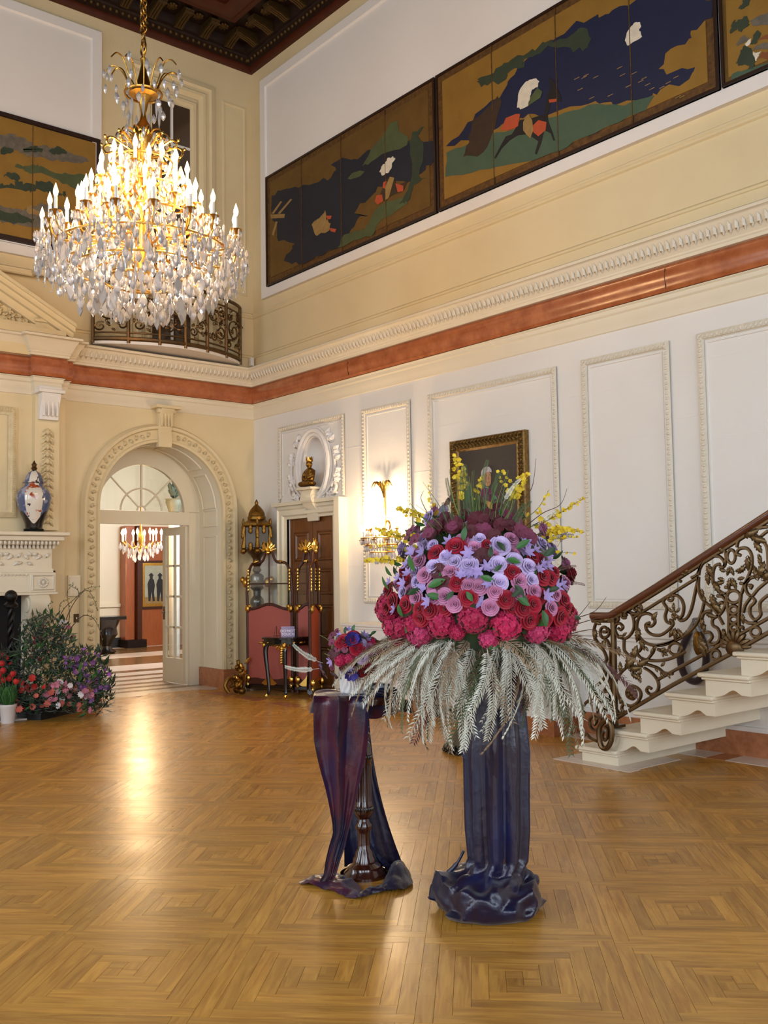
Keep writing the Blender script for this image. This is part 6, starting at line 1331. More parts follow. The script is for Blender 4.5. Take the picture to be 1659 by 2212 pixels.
# ---------------------------------------------------------------- tall pedestal draped in dark satin
def satin(name, stops, rough=.28):
    m = bpy.data.materials.new(name); m.use_nodes = True; N = m.node_tree.nodes; L = m.node_tree.links; b = N['Principled BSDF']
    tc = N.new('ShaderNodeTexCoord'); mp = N.new('ShaderNodeMapping'); mp.inputs['Scale'].default_value = (5, 5, 1.6); L.new(tc.outputs['Object'], mp.inputs[0])
    n = N.new('ShaderNodeTexNoise'); n.inputs['Scale'].default_value = 1.1; n.inputs['Detail'].default_value = 2; L.new(mp.outputs[0], n.inputs['Vector'])
    cr = N.new('ShaderNodeValToRGB'); L.new(n.outputs[0], cr.inputs[0]); e = cr.color_ramp.elements
    e[0].position, e[0].color = stops[0][0], (*lin(stops[0][1]), 1); e[1].position, e[1].color = stops[-1][0], (*lin(stops[-1][1]), 1)
    for p, c in stops[1:-1]: q = e.new(p); q.color = (*lin(c), 1)
    L.new(cr.outputs[0], b.inputs['Base Color']); b.inputs['Roughness'].default_value = rough; b.inputs['Specular IOR Level'].default_value = .55; b.inputs['Sheen Weight'].default_value = .12
    b.inputs['Metallic'].default_value = .1
    w = N.new('ShaderNodeTexNoise'); w.inputs['Scale'].default_value = 16; w.inputs['Detail'].default_value = 3; L.new(tc.outputs['Object'], w.inputs['Vector']); bp = N.new('ShaderNodeBump'); bp.inputs['Strength'].default_value = .22; bp.inputs['Distance'].default_value = .02; L.new(w.outputs[0], bp.inputs['Height']); L.new(bp.outputs[0], b.inputs['Normal'])
    MATS[name] = m
satin('satin_navy', [(.3, '0a1034'), (.45, '0e0a2a'), (.56, '1a0a22'), (.7, '0d133e')]); satin('satin_shot', [(.32, '0c1238'), (.44, '180e2e'), (.55, '480e22'), (.68, '20123a')])
PB = FLp(1062, 1955); D0 = (PB-CAM).dot(CF); MP = D0/FPX
AX = CAM+ray(1073, 1700)*D0; AX = V((AX.x, AX.y, F0))
tp_ = thing('draped_pedestal', 'tall pedestal wrapped in dark navy satin pooling on the floor', 'pedestal', tuple(AX))
part('column', lambda b: b.lathe([(.17, F0), (.17, F0+.04), (.10, F0+.08), (.09, .6), (.085, 1.1), (.12, 1.16), (.14, 1.2)], (AX.x, AX.y, 0), 24), 'dark_wood', tp_)
part('flower_bowl', lambda b: b.lathe([(.08, 1.16), (.16, 1.19), (.19, 1.24), (.19, 1.27), (.14, 1.27)], (AX.x, AX.y, 0), 24), 'black_paint', tp_)
zt0, zt1 = 1.17, F0+.2
def fold(q, ph):
    a = math.sin(5*q+ph); return .75*(1-2*abs(a)**.6)*.6+.35*math.sin(9*q+1.7*ph+1)+.16*math.sin(16*q-ph+2)
def drape(u, v):
    q = 2*PI*u
    if v < .72:
        t = v/.72; z = zt0+(zt1-zt0)*t; r = .098+.040*min(1, t*2.2)+.004*math.sin(5*t)-.012*max(0, t-.85)/.15; amp = .020+.012*t; ph = .5+.8*t+.25*math.sin(3*t)
        r += amp*fold(q, ph); c = V((0, 0, 0))
    else:
        t = (v-.72)/.28; R_ = [(.0, .126, .20), (.15, .125, .165), (.32, .17, .15), (.5, .215, .115), (.68, .235, .065), (.82, .232, .025), (.92, .21, .004), (1.0, .15, .002)]
        for i in range(len(R_)-1):
            if R_[i][0] <= t <= R_[i+1][0]:
                k = (t-R_[i][0])/(R_[i+1][0]-R_[i][0]); r = R_[i][1]*(1-k)+R_[i+1][1]*k; z = R_[i][2]*(1-k)+R_[i+1][2]*k; break
        nz = noise.noise(V((2.2*math.cos(q), 2.2*math.sin(q), 5*t))); n2 = noise.noise(V((5*math.cos(q)+3, 5*math.sin(q), 9*t)))
        rg = 1-2*abs(math.sin(2.5*q+4.2*t+1.8*nz)); w = min(1, t*2.5); r += (.026*fold(q, 1.8)*(1-w)+w*(.024*nz+.016*rg)); z = F0+max(.002, z+w*(1-t)*(.05*nz+.022*rg)); c = -CRh*.045*w-CFh*.02*w
    return V((AX.x, AX.y, 0))+c+V((r*math.cos(q), r*math.sin(q), z))
b = MB(); b.grid(drape, 110, 84, closeu=True); b.build('satin_drape', 'satin_navy', tp_, smooth=80)
tail = [FLp(985, 1845, .13)+V((0, 0, 0)), FLp(972, 1893, F0+.05), FLp(945, 1920, F0+.05), FLp(935, 1945, F0+.03)]
part('twisted_tail', lambda b: b.tube(spline([CAM+ray(x, y)*D0 for x, y in ((1002, 1838), (985, 1868), (960, 1893), (942, 1915), (938, 1940))], 6), [.006]*6+[.010]*6+[.016]*6+[.024]*6+[.03], 8), 'satin_navy', tp_)
# ---------------------------------------------------------------- large flower arrangement
BC = CAM+ray(1036, 1300)*D0; BC.z = 0
ar = thing('flower_arrangement', 'huge domed arrangement of roses, hydrangeas and orchids with a skirt of silvery fronds', 'flower arrangement', (BC.x, BC.y, 1.24))
RT = [(1.13, .20), (1.20, .33), (1.25, .40), (1.335, .425), (1.42, .41), (1.50, .385), (1.60, .33), (1.68, .275), (1.74, .215), (1.80, .14), (1.86, .07), (1.92, .02)]
def Rz(z):
    if z <= RT[0][0]: return RT[0][1]
    for (a, r), (c, s) in zip(RT, RT[1:]):
        if z <= c: return r+(s-r)*(z-a)/(c-a)
    return .02
def dome(x, y, k=1.0):
    D = D0
    for it in range(4):
        P = CAM+ray(x, y)*D; s = (P-BC).dot(CRh); R_ = Rz(P.z)*k; t = math.sqrt(max(0, R_*R_-s*s)); D = D0-t/CF.dot(CFh)*1.0
    n = CRh*s-CFh*t; n.z = 0
    if n.length < 1e-4: n = -CFh*.1
    e = .02; sl = (Rz(P.z-e)-Rz(P.z+e))/(2*e); n = n.normalized()+V((0, 0, max(-.4, min(1.6, sl*.8)))); return P, n.normalized()
part('foliage_core', lambda b: b.grid(lambda u, v: V((BC.x+Rz(1.13+.60*v)*.86*(1 if v < .99 else .05)*math.cos(2*PI*u), BC.y+Rz(1.13+.60*v)*.86*(1 if v < .99 else .05)*math.sin(2*PI*u), 1.13+.60*v)), 28, 14, closeu=True), 'leaf_dark', ar)
zz = lambda L: [(780+.3346*x, 900+.3346*y, *r) for x, y, *r in L]
rn = random.Random(31)
for c, L in (('lavender', [(900,830,1.15),(600,940,1),(695,955,1.05),(890,955,1.05),(995,930,1),(1085,970,1),(1100,1055,.95),(895,1070,.95),(465,970,1),(455,825,.7),(545,905,.9)]),
             ('mauve', [(690,1090,.95),(760,1098,.95),(870,1130,.9),(1025,1060,.95),(575,1000,.95),(405,1020,.95),(465,1170,.9),(535,1160,.95),(600,1210,.9),(835,1230,.9),(1120,1125,.9),(350,1170,.9),(1235,1235,.85),(370,930,.9),(1270,1150,.7)]),
             ('red', [(610,840,1.15),(480,880,1),(620,1070,1),(690,1165,1.05),(935,1180,1),(980,1000,.9),(1110,1210,1.1),(1090,1310,1.1),(1050,1240,1),(285,1210,1),(380,1300,1),(375,1240,.9),(1175,1030,1.05),(1230,1040,.9),(1290,1290,1.1),(1310,1180,1),(200,1190,1),(440,1250,1),(1195,1310,1),(255,1060,.8),(1330,1230,.9),(160,1230,.8)])):
    for x, y, s in zz(L):
        P, n = dome(x, y, 1.0); put('rose', RM[c][rn.randrange(2)], ar, P-n*.01, (n-CFh*.12), s, rn.uniform(0, 6))
for x, y, s, c in zz([(225,1350,1,'magenta'),(345,1335,.72,'magenta'),(520,1335,1.02,'magenta'),(725,1300,1.05,'magenta'),(935,1345,1.1,'magenta'),(1130,1375,.95,'pink'),(1262,1375,.95,'magenta'),(245,1440,.62,'magenta'),(400,1395,.8,'pink'),(1335,1280,.72,'magenta'),(620,1390,.6,'magenta')]):
    P, n = dome(x, y, .90); put('hydrangea', HM[c], ar, P, n, s*.76, rn.uniform(0, 6))
for L, me, s0 in (([(395,870),(330,870),(290,960),(560,900),(690,880),(810,975),(700,1010),(1130,860),(1210,960),(240,1040),(1150,980),(180,1070),(1200,1160),(820,1075),(430,1195),(1080,870),(640,1020),(270,1075),(300,1010),(1180,955),(745,1000),(150,1140),(1040,840),(215,1245),(1215,845)], CM, 1.0),):
    for x, y in [q[:2] for q in zz([(a, c) for a, c in L])]:
        P, n = dome(x, y, 1.05); put('clematis', me, ar, P, n+V((rn.uniform(-.4, .4), rn.uniform(-.4, .4), rn.uniform(-.2, .4))), s0*rn.uniform(.8, 1.2), rn.uniform(0, 6))
for x, y, s in zz([(530,680,1.5),(600,700,1.3),(760,680,1.6),(830,660,1.5),(570,540,1.0),(740,575,1),(780,900,1.1),(500,1000,1.1),(530,1080,1.2),(890,590,.9),(860,770,1),(480,720,1.1),(700,740,1),(900,700,1),(660,640,1),(770,600,1.1),(960,700,.9),(450,760,.9)]):
    P, n = dome(x, y, 1.0); put('orchid', OM, ar, P, n-CFh*.3+V((0, 0, -.2)), s, rn.uniform(-.5, .5))
for x, y, s in zz([(320,740,1),(345,795,1),(430,755,.95),(300,770,.7),(590,705,.8),(1060,760,.8)]):
    P, n = dome(x, y, 1.2); put('orchid_bud', OM2, ar, P, n, s, rn.uniform(0, 6))
for x, y, a, s in zz([(345,1000,1.8,1.1),(430,1100,.3,1.2),(300,1150,.4,1.2),(930,870,2.2,1),(940,920,-.3,1),(1000,850,.5,1),(1180,900,.6,1.2),(1010,1170,-.6,1),(990,1090,-.8,1.1),(240,1210,-1.2,1),(1170,1250,-1.4,1.2),(180,1120,1.9,1),(830,910,1.4,.9),(420,1150,-.2,1),(660,800,1.4,1),(680,1130,-1,.8),(770,1030,-.4,.9),(970,1160,.5,.9),(1210,1120,.2,.9),(200,1030,2.2,.9),(600,1130,-2.4,.9),(1045,1150,-1.2,.9),(860,1000,.7,.8)]):
    P, n = dome(x, y, 1.06); up = V((0, 0, 1)); d = CRh*math.cos(a)+up*math.sin(a); putx('leaf', LM[rn.randrange(3)], ar, P, d+n*.3, s, tuple(n))
# close the gaps of the front with smaller blooms, by height: hydrangea, red, mauve and lavender roses, orchids on top
taken = [o_.matrix_basis.translation.copy() for o_ in ar.children if o_.name.split('.')[0] in ('rose', 'hydrangea', 'orchid')]
for k in range(1500):
    x, y = rn.uniform(832, 1245), rn.uniform(1065, 1385); s_ = abs(x-1037)*MP; zc = 1.5-(y-1249)*MP
    if s_ > Rz(zc)*.97: continue
    P, n = dome(x, y, .97); gap = .043 if zc > 1.36 else .078
    if min((P-q).length for q in taken) < gap: continue
    taken.append(P)
    if zc < 1.34: put('hydrangea', HM['magenta' if k % 4 else 'pink'], ar, P-n*.035, n, .62, k)
    elif zc > 1.68:
        if k % 3: continue
        put('orchid', OM if k % 3 else OM2, ar, P, n-CFh*.2, 1.25, k)
    else:
        c = rn.choices(('red', 'mauve', 'lavender', 'clem'), ((.6, .3, .05, .1) if zc < 1.46 else (.2, .25, .3, .35)))[0]
        if c == 'clem': put('clematis', CM, ar, P, n, 1.1, k)
        else: put('rose', RM[c][k % 2], ar, P-n*.012, n, .9, k)
# sides and back of the dome
for k in range(64):
    a = rn.uniform(.18*PI, 1.82*PI); z = rn.uniform(1.28, 1.78); d = -CFh*math.cos(a)+CRh*math.sin(a); R_ = Rz(z)
    if abs(a-PI) > .62*PI: continue
    P = V((BC.x, BC.y, z))+d*R_; n = d+V((0, 0, .35))
    if z < 1.40: put('hydrangea', HM['magenta'], ar, P-d*.03, n, .8, k)
    else: put('rose', RM[('red', 'mauve', 'lavender')[k % 3]][k % 2], ar, P, n, 1.0, k)
for k in range(90):
    a = rn.uniform(0, 2*PI); z = rn.uniform(1.2, 1.85); d = -CFh*math.cos(a)+CRh*math.sin(a); P = V((BC.x, BC.y, z))+d*Rz(z)*.93; putx('leaf', LM[k % 3], ar, P, (d*.8+V((rn.uniform(-1, 1), rn.uniform(-1, 1), rn.uniform(-.4, 1)))).normalized(), rn.uniform(.8, 1.2), tuple(d))
# silvery frond skirt
nf = 0
for k in range(270):
    a = 2*PI*k*.61803; d = -CFh*math.cos(a)+CRh*math.sin(a); lev = rn.random(); fr = math.cos(a) > -.2
    if not fr and k % 2: continue
    if math.cos(a) > .93 and k % 2: continue
    P = V((BC.x, BC.y, 1.245-.05*lev))+d*rn.uniform(.12, .33)
    el = rn.uniform(-.45, .12) if lev < .5 else (rn.uniform(-.95, -.3) if lev < .8 else rn.uniform(-1.3, -.8)); dr = (d*math.cos(el)+V((0, 0, math.sin(el))))
    dr = (dr+V((rn.uniform(-.3, .3), rn.uniform(-.3, .3), 0))).normalized()
    m_ = rn.choices(('silver', 'green', 'tan', 'wine'), (.6, .17, .16, .07))[0]; putx('fern_frond', FM[m_][rn.randrange(3)], ar, P, dr, rn.uniform(.7, 1.2), None, rn.uniform(-.7, .7)); nf += 1
for x, y, a, m_, s in ((1085, 1090, .9, 'silver', .8), (1165, 1130, .5, 'silver', .7), (1175, 1165, .1, 'green', .8), (1205, 1180, .9, 'wine', .6), (1195, 1235, .2, 'wine', .6), (1215, 1260, -.1, 'wine', .6), (1000, 1075, 1.5, 'green', .8), (1020, 1080, 1.7, 'green', .9), (1045, 1070, 1.4, 'green', .9), (985, 1100, 1.8, 'green', .8), (1060, 1085, 1.2, 'green', .8), (1010, 1120, 1.5, 'green', .8)):
    P, n = dome(x, y, .9); d = CRh*math.cos(a)+ZA*math.sin(a); putx('fern_frond', FM[m_][0], ar, P, d, s*.52, tuple(-CFh))
# thin upright greenery at the top of the dome
for k in range(46):
    x = rn.gauss(1030, 42); y0 = 1130+abs(x-1030)*.35; P0, n0 = dome(x, min(1190, y0), .85); P1 = P0+V((0, 0, rn.uniform(.10, .26)))+CRh*((x-1030)*.0016+rn.uniform(-.03, .03))-CFh*rn.uniform(-.05, .08)
    if k % 3 == 0: putx('fern_frond', FM['green'][0], ar, P0, P1-P0, rn.uniform(.3, .5), tuple(-CFh))
    else: part('grass_stem', lambda b: b.tube(spline([P0, (P0+P1)/2+CRh*rn.uniform(-.015, .015), P1], 4), [.0016]*6+[.001]*3, 4), 'stem_green' if k % 2 else 'leaf_green', ar)
# yellow orchid sprays and wispy twigs
def spray(pts, n_flo, dep_off, spread=.02, start=.35, tw=False, bud=True):
    P3 = [CAM+ray(x, y)*(D0+dep_off*(i/(len(pts)-1))) for i, (x, y) in enumerate(pts)]; C_ = spline(P3, 7)
    st_ = part('spray_stem', lambda b: b.tube(C_, [.0022-.0015*i/len(C_) for i in range(len(C_))], 4), 'stem_brown' if tw else 'stem_green', ar)
    n_flo = int(n_flo*1.9)
    for k in range(n_flo):
        t = start+(1-start)*k/max(1, n_flo-1); p = C_[min(len(C_)-1, int(t*(len(C_)-1)))]+V((rn.uniform(-1, 1), rn.uniform(-1, 1), rn.uniform(-1, 1)))*spread*(1.25-t)
        put('yellow_orchid', YM, ar, p, -CFh+V((rn.uniform(-.9, .9), rn.uniform(-.9, .9), rn.uniform(-.6, .9))), rn.uniform(.45, .85)*(1.15-.5*t), rn.uniform(0, 6))
for args in (([(1010,1100),(1000,1050),(990,1010),(985,985)], 22, .1, .035), ([(1000,1110),(1005,1050),(1003,1020)], 8, .1), ([(1090,1110),(1110,1070),(1125,1045),(1140,1022)], 24, .0, .032), ([(1085,1100),(1098,1060),(1083,1040),(1076,1019)], 3, .1, .01), ([(1095,1100),(1110,1055),(1095,1030),(1087,1017)], 3, .1, .01), ([(1020,1110),(1030,1060),(1042,1030)], 5, .1, .015),
             ([(1100,1150),(1170,1130),(1215,1105),(1262,1075)], 20, .05, .022), ([(1110,1165),(1180,1150),(1210,1143),(1258,1150)], 22, 0, .02), ([(1120,1170),(1190,1165),(1250,1160)], 7, -.05, .012), ([(980,1160),(930,1125),(895,1112),(858,1098)], 24, .0, .028), ([(970,1180),(900,1165),(850,1155),(815,1145)], 24, -.05, .03), ([(960,1200),(900,1190),(860,1185),(800,1180)], 4, -.1, .02),
             ([(940,1215),(870,1212),(820,1208),(788,1212)], 14, -.1, .016), ([(1030,1180),(1045,1165),(1058,1155)], 12, -.26, .03), ([(970,1150),(990,1165),(1000,1185)], 14, -.25, .04), ([(1120,1130),(1160,1100),(1185,1060)], 5, .05, .02), ([(1130,1170),(1190,1190),(1240,1195)], 3, -.05, .01), ([(950,1130),(935,1090),(925,1050)], 3, .05, .01)): spray(*args)
for pts in ([(1120,1150),(1170,1110),(1210,1090),(1225,1055)], [(1240,1340),(1255,1325),(1275,1300)], [(1245,1335),(1285,1320),(1310,1290)], [(1240,1350),(1290,1335),(1330,1325)], [(860,1180),(840,1120),(860,1095)], [(1130,1080),(1150,1050),(1158,990)], [(930,1120),(910,1080),(915,1060)], [(1230,1370),(1280,1360),(1305,1375)]): spray(pts, 0, 0, tw=True)

# ---------------------------------------------------------------- small pedestal with white vase and bouquet
SB = FLp(787, 1890); D1 = (SB-CAM).dot(CF); M1 = D1/FPX
sp_ = thing('turned_pedestal', 'dark turned mahogany pedestal, half covered by a hanging satin cloth', 'pedestal', tuple(SB))
mat('mahogany', '3d180d', .18, var=(6, .6), col2='230c07', stretch=(5, 5, .8), coat=.6)
def zy(y): return 1.5-(y-1251.5)*M1*.998
pr = [(52,1921),(52,1915),(50,1909),(46,1905),(47,1899),(44,1893),(37,1886),(36,1880),(25,1873),(24,1865),(20,1858),(19,1850),(14,1843),(13,1830),(13,1812),(14,1806),(18,1800),(18,1793),(13,1786),(12,1780),(17,1773),(20,1766),(20,1750),(18,1745),(18,1660),(19.5,1655),(19.5,1640),(18,1636),(17,1620),(12,1614),(15,1606),(16,1598),(11,1592),(15,1584),(13,1576),(16,1565),(22,1550),(40,1540),(70,1533),(84,1528),(86,1520),(84,1512)]
part('turned_column', lambda b: b.lathe([(max(.005, r*M1), F0+max(0, zy(y)-F0) if y < 1915 else F0+(1921-y)*M1) for r, y in pr], (SB.x, SB.y, 0), 32), 'mahogany', sp_)
part('reeding', lambda b: [b.tube([(SB.x+18*M1*math.cos(2*PI*k/20), SB.y+18*M1*math.sin(2*PI*k/20), zy(1742)), (SB.x+18*M1*math.cos(2*PI*k/20), SB.y+18*M1*math.sin(2*PI*k/20), zy(1664))], .004, 4) for k in range(20)], 'mahogany', sp_)
def band(b):
    for y in (1758, 1647):
        for k in range(22): b.ell((SB.x+20*M1*math.cos(2*PI*k/22), SB.y+20*M1*math.sin(2*PI*k/22), zy(y)), (.006, .006, .012), 5, 4)
part('carved_band', band, 'black_lacquer', sp_)
TZ1 = zy(1512)
# cloth: top cover, hanging length, pooled ends
cl = thing('satin_cloth', 'shot purple and blue satin cloth hanging from the small pedestal to the floor', 'cloth', (SB.x, SB.y, TZ1))
rows = [(1494,705,790,-.02),(1498,685,793,.10),(1504,677,795,.172),(1520,677,797,.19),(1560,677,797,.195),(1600,678,795,.19),(1640,686,789,.185),(1672,694,781,.18),(1700,702,775,.175),(1740,711,767,.17),(1780,718,757,.165),(1800,719,752,.165),(1830,710,745,.165),(1860,703,735,.17),(1890,699,726,.18),(1904,690,720,.20)]
def hang(u, v):
    f = v*(len(rows)-1); i = min(int(f), len(rows)-2); k = f-i; y, xl, xr, d = [rows[i][j]*(1-k)+rows[i+1][j]*k for j in range(4)]
    x = xl+(xr-xl)*u; w = (xr-xl)/118; am = .020*w+.006
    dd = d+am*1.3*(1-2*abs(math.sin(u*5.2+.6+.7*v))**.7)+.006*math.sin(u*17+v*3)+.004*noise.noise(V((u*6, v*9, 1)))
    P = CAM+ray(x, y)*(D1-dd+.10*(1-min(1, (1-abs(2*u-1))*3))*0); P.z = max(F0+.006, P.z); return P
b = MB(); b.grid(hang, 44, 60); b.build('hanging_length', 'satin_shot', cl, smooth=80)
VC = CAM+ray(766, 1490)*(D1-.02)
def cover(u, v):
    q = 2*PI*u; r = .205*v+.004; z = TZ1+.010+.010*noise.noise(V((3*math.cos(q)*v, 3*math.sin(q)*v, .5)))+(.006*math.sin(9*q)*v)
    s = math.sin(q)
    c = V((SB.x, SB.y, 0))-CRh*.035
    if v > .86: z -= .10*(v-.86)/.14*(1 if math.cos(q) > -.3 else .5)
    return c+(-CFh*math.cos(q)+CRh*math.sin(q))*(r+(.03*noise.noise(V((q, v, 2))) if v > .8 else 0))+V((0, 0, z))
b = MB(); b.grid(cover, 64, 16, closeu=True); b.build('top_cover', 'satin_shot', cl, smooth=80)
def bunch(u, v):
    q = 2*PI*u; c = CAM+ray(822, 1500)*(D1-.03); r = .012+.075*math.sin(PI*v)**.7; d = CRh*(v-.5)*.17
    r *= 1+.28*math.sin(5*q+3*v)+.2*noise.noise(V((q*1.5, v*4, 3))); return c+d+V((0, 0, .012))+(-CFh*math.cos(q)*.55+V((0, 0, math.sin(q)*.45)))*r
b = MB(); b.grid(bunch, 36, 18, closeu=True); b.build('gathered_bunch', 'satin_navy', cl, smooth=80)
def pool(pts, h, m, sd):
    """crumpled flap of cloth lying on the floor within the outline"""
    c = [sum(p[i] for p in pts)/len(pts) for i in (0, 1)]; W_ = [FLp(*p) for p in pts]; W_ = [V((p.x, p.y)) for p in spline([V((p.x, p.y)) for p in W_], 5, True)]; cc = FLp(*c); n_ = len(W_)
    def pf(u, v):
        p = W_[int(round(u*n_)) % n_]; q = V((cc.x, cc.y)).lerp(p, v); e = h*(1-v**2.2)+.028*noise.noise(V((q.x*11+sd, q.y*11, sd)))*(1-v*.4)+.012*noise.noise(V((q.x*30, q.y*30, sd)))
        return V((q.x, q.y, F0+max(.003, .010+e)))
    b = MB(); b.grid(pf, n_, 12, closeu=True); return b.build('cloth_pool', m, cl, smooth=80)
pool([(645,1908),(690,1895),(730,1890),(760,1905),(782,1925),(775,1945),(740,1938),(690,1922)], .03, 'satin_shot', 1.0)
pool([(835,1895),(845,1878),(868,1868),(884,1890),(891,1915),(860,1928),(825,1926)], .055, 'satin_navy', 4.0)
pool([(775,1935),(800,1925),(835,1918),(840,1928),(800,1936),(782,1944)], .02, 'satin_navy', 7.0)
part('back_length', lambda b: b.grid(lambda u, v: V((SB.x, SB.y, 0))+CFh*(.10+.02*math.sin(9*u))+CRh*(-.10+.13*u+.16*v*v*u)+V((0, 0, TZ1-.05-(TZ1-.05-F0-.01)*v)), 12, 20), 'satin_navy', cl, smooth=80)
part('trailing_fold', lambda b: b.grid(lambda u, v: (CAM+ray(798+8*u+(70*v**1.4), 1818+8*u*0+66*v+u*(14+22*v))*(D1+.05)), 6, 14), 'satin_navy', cl, smooth=80)
# vase and bouquet
mat('vase_white', 'cfc8c4', .35, spec=.5); VX = V((VC.x, VC.y, TZ1+.018))
vs_ = thing('white_vase', 'white ceramic vase with vertical ridges on the small pedestal', 'vase', tuple(VX))
def vase(u, v):
    q = 2*PI*u; z = .13*v; r = .066+.010*v+.0035*math.sin(26*q+5*math.sin(3*q+v*4))*(1 if .02 < v < .98 else .3); return VX+V((r*math.cos(q), r*math.sin(q), z))
b = MB(); b.grid(vase, 180, 14, closeu=True); b.add([VX+V((.06*math.cos(k*.35), .06*math.sin(k*.35), .002)) for k in range(18)], [tuple(range(18))]); b.build('vase_body', 'vase_white', vs_, smooth=80)
D2 = (VX-CAM).dot(CF); BV = V((VX.x, VX.y, 0))
bq = thing('small_bouquet', 'compact bouquet of red and lavender roses and dark orchids in the white vase', 'bouquet', (VX.x, VX.y, VX.z+.13))
part('foliage_core', lambda b: b.ell(VX+V((0, 0, .195)), (.115, .115, .09), 16, 10), 'leaf_dark', bq)
CS = VX+V((0, 0, .19)); 
def ball(zx, zy_, k=1.0, Rr=.135):
    x, y = 670+.1085*zx, 1340+.1085*zy_; D = D2
    for it in range(3):
        P = CAM+ray(x, y)*D; s = (P-CS).dot(CRh); h = (P-CS).z; t = math.sqrt(max(.0, (Rr*k)**2-min(1, (s*s+h*h*1.3)/(Rr*k)**2)*(Rr*k)**2)); D = D2-t
    n = CRh*s-CFh*t+V((0, 0, h)); return P, n.normalized()
for c, L in (('red', [(930,560,1.0),(1090,980,1.15),(680,420,1.0),(860,330,.9),(1240,960,.8),(600,470,.8)]), ('lavender', [(1040,740,.92),(1030,470,.7)]), ('mauve', [(1170,580,.85),(1090,640,.6)])):
    for x, y, s in L: P, n = ball(x, y); put('rose', RM[c][0], bq, P, n, s*.95, x)
for x, y, s in ((620,790,.55), (800,770,.5), (1220,450,.5), (1360,620,.35), (560,840,.3), (820,890,.3)): P, n = ball(x, y, .92); put('hydrangea', HM['magenta'], bq, P, n, s*.75, x)
for x, y, s, me in ((420,310,.9,OM2), (520,240,.9,OM2), (430,440,.7,OM2), (490,620,1,OM), (280,1050,1.1,OM), (520,1110,1.3,OM), (540,570,.6,OM2), (690,580,.6,OM2), (430,940,.7,OM2), (640,960,.6,OM), (620,1170,1.1,OM), (420,700,.8,OM)): P, n = ball(x, y, 1.05); put('orchid', me, bq, P, n-CFh*.3, s*.9, x)
for x, y, s in ((770,190,.8), (230,890,1), (410,820,.9), (1140,1200,.7), (580,300,.7), (1080,290,.8), (1290,680,.5), (700,1010,.8), (800,940,.7), (1150,370,.6)): P, n = ball(x, y, 1.08); put('clematis', CM, bq, P, n, s, x)
for x, y, s in ((850,410,1.0), (830,1030,1.0), (1450,570,.9), (1540,600,.7), (920,390,.7)): P, n = ball(x, y, 1.04); put('anemone', CI, bq, P, n, s*.9, x)
for x, y, a, s in ((520,440,1.2,1), (700,270,1.6,.9), (840,240,1.3,.9), (1090,360,.5,1), (1200,290,.6,.8), (1250,400,-.5,1), (1180,730,.2,.9), (940,870,-1,.8), (710,920,2,.7), (750,480,.2,.9), (1300,460,-1,.8)):
    P, n = ball(x, y, 1.0); putx('leaf', LM[int(x) % 3], bq, P, CRh*math.cos(a)+ZA*math.sin(a)+n*.4, s*.75, tuple(n))
for x, y, a, s in ((250,850,2.6,.5), (180,960,3.1,.5), (1300,520,.5,.55), (1180,860,.2,.6), (1200,1000,-.4,.6), (1250,1120,-1,.6)):
    P, n = ball(x, y, 1.0); putx('fern_frond', FM['silver'][0], bq, P, CRh*math.cos(a)+ZA*math.sin(a), s, tuple(-CFh))
for P in ([(370,410),(300,350),(180,290)], [(400,700),(340,690),(290,660)], [(420,600),(370,590),(350,560)]): part('twig', lambda b: b.tube([ball(x, y, 1.1)[0] for x, y in P], .0016, 4), 'stem_green', bq)

# ---------------------------------------------------------------- planting in front of the fireplace
TU = MB()
for k in range(6):
    a = 2*PI*k/6
    TU.grid(lambda u, v: V(((.006+.026*math.sin(PI*min(.93, v*.8+.08)))*math.cos(a+(u-.5)*1.3), (.006+.026*math.sin(PI*min(.93, v*.8+.08)))*math.sin(a+(u-.5)*1.3), .062*v*(1-.5*(u-.5)**2))), 4, 5)
TU = TU.mesh('tulip', 'petal_red', 80)
DZ_ = {c: petal_flower('blossom', 'petal_'+c, .034, 9, .15, .30, i) for i, c in enumerate(('pink', 'coral', 'red', 'lilac', 'white'))}
DP = petal_flower('blossom', 'petal_lilac', .020, 5, .2, .5, 7)
pb0, pb1 = FLp(88, 1556), FLp(178, 1536); pu = (pb1-pb0).normalized(); pn = V((-pu.y, pu.x, 0)); pn = pn if pn.dot(CFh) > 0 else -pn
px_ = thing('planter_box', 'long low black planter box before the fireplace', 'planter', tuple((pb0+pb1)/2))
Lb = (pb1-pb0).length
part('box_front', lambda b: b.prism([(0, 0), (Lb, 0), (Lb, .20), (0, .20)], pb0, pu, ZA, pn*.02), 'black_paint', px_, smooth=0); part('box_back', lambda b: b.prism([(0, 0), (Lb, 0), (Lb, .20), (0, .20)], pb0+pn*.28, pu, ZA, pn*.02), 'black_paint', px_, smooth=0)
for s_ in (0, Lb-.02): part('box_end', lambda b: b.prism([(0, 0), (.02, 0), (.02, .20), (0, .20)], pb0+pu*s_+pn*.02, pu, ZA, pn*.26), 'black_paint', px_, smooth=0)
part('soil', lambda b: b.prism([(0.02, 0), (Lb-.02, 0), (Lb-.02, .02), (0.02, .02)], pb0+V((0, 0, .15))+pn*.02, pu, ZA, pn*.26), 'soot', px_, smooth=0)
fp_ = thing('planter_flowers', 'tumbling mass of pink, lilac and red flowers growing from the black planter box', 'plants', tuple((pb0+pb1)/2+V((0, 0, .17))))
rn = random.Random(77); DF = (pb0-CAM).dot(CF); fol = MB(); stems = MB()
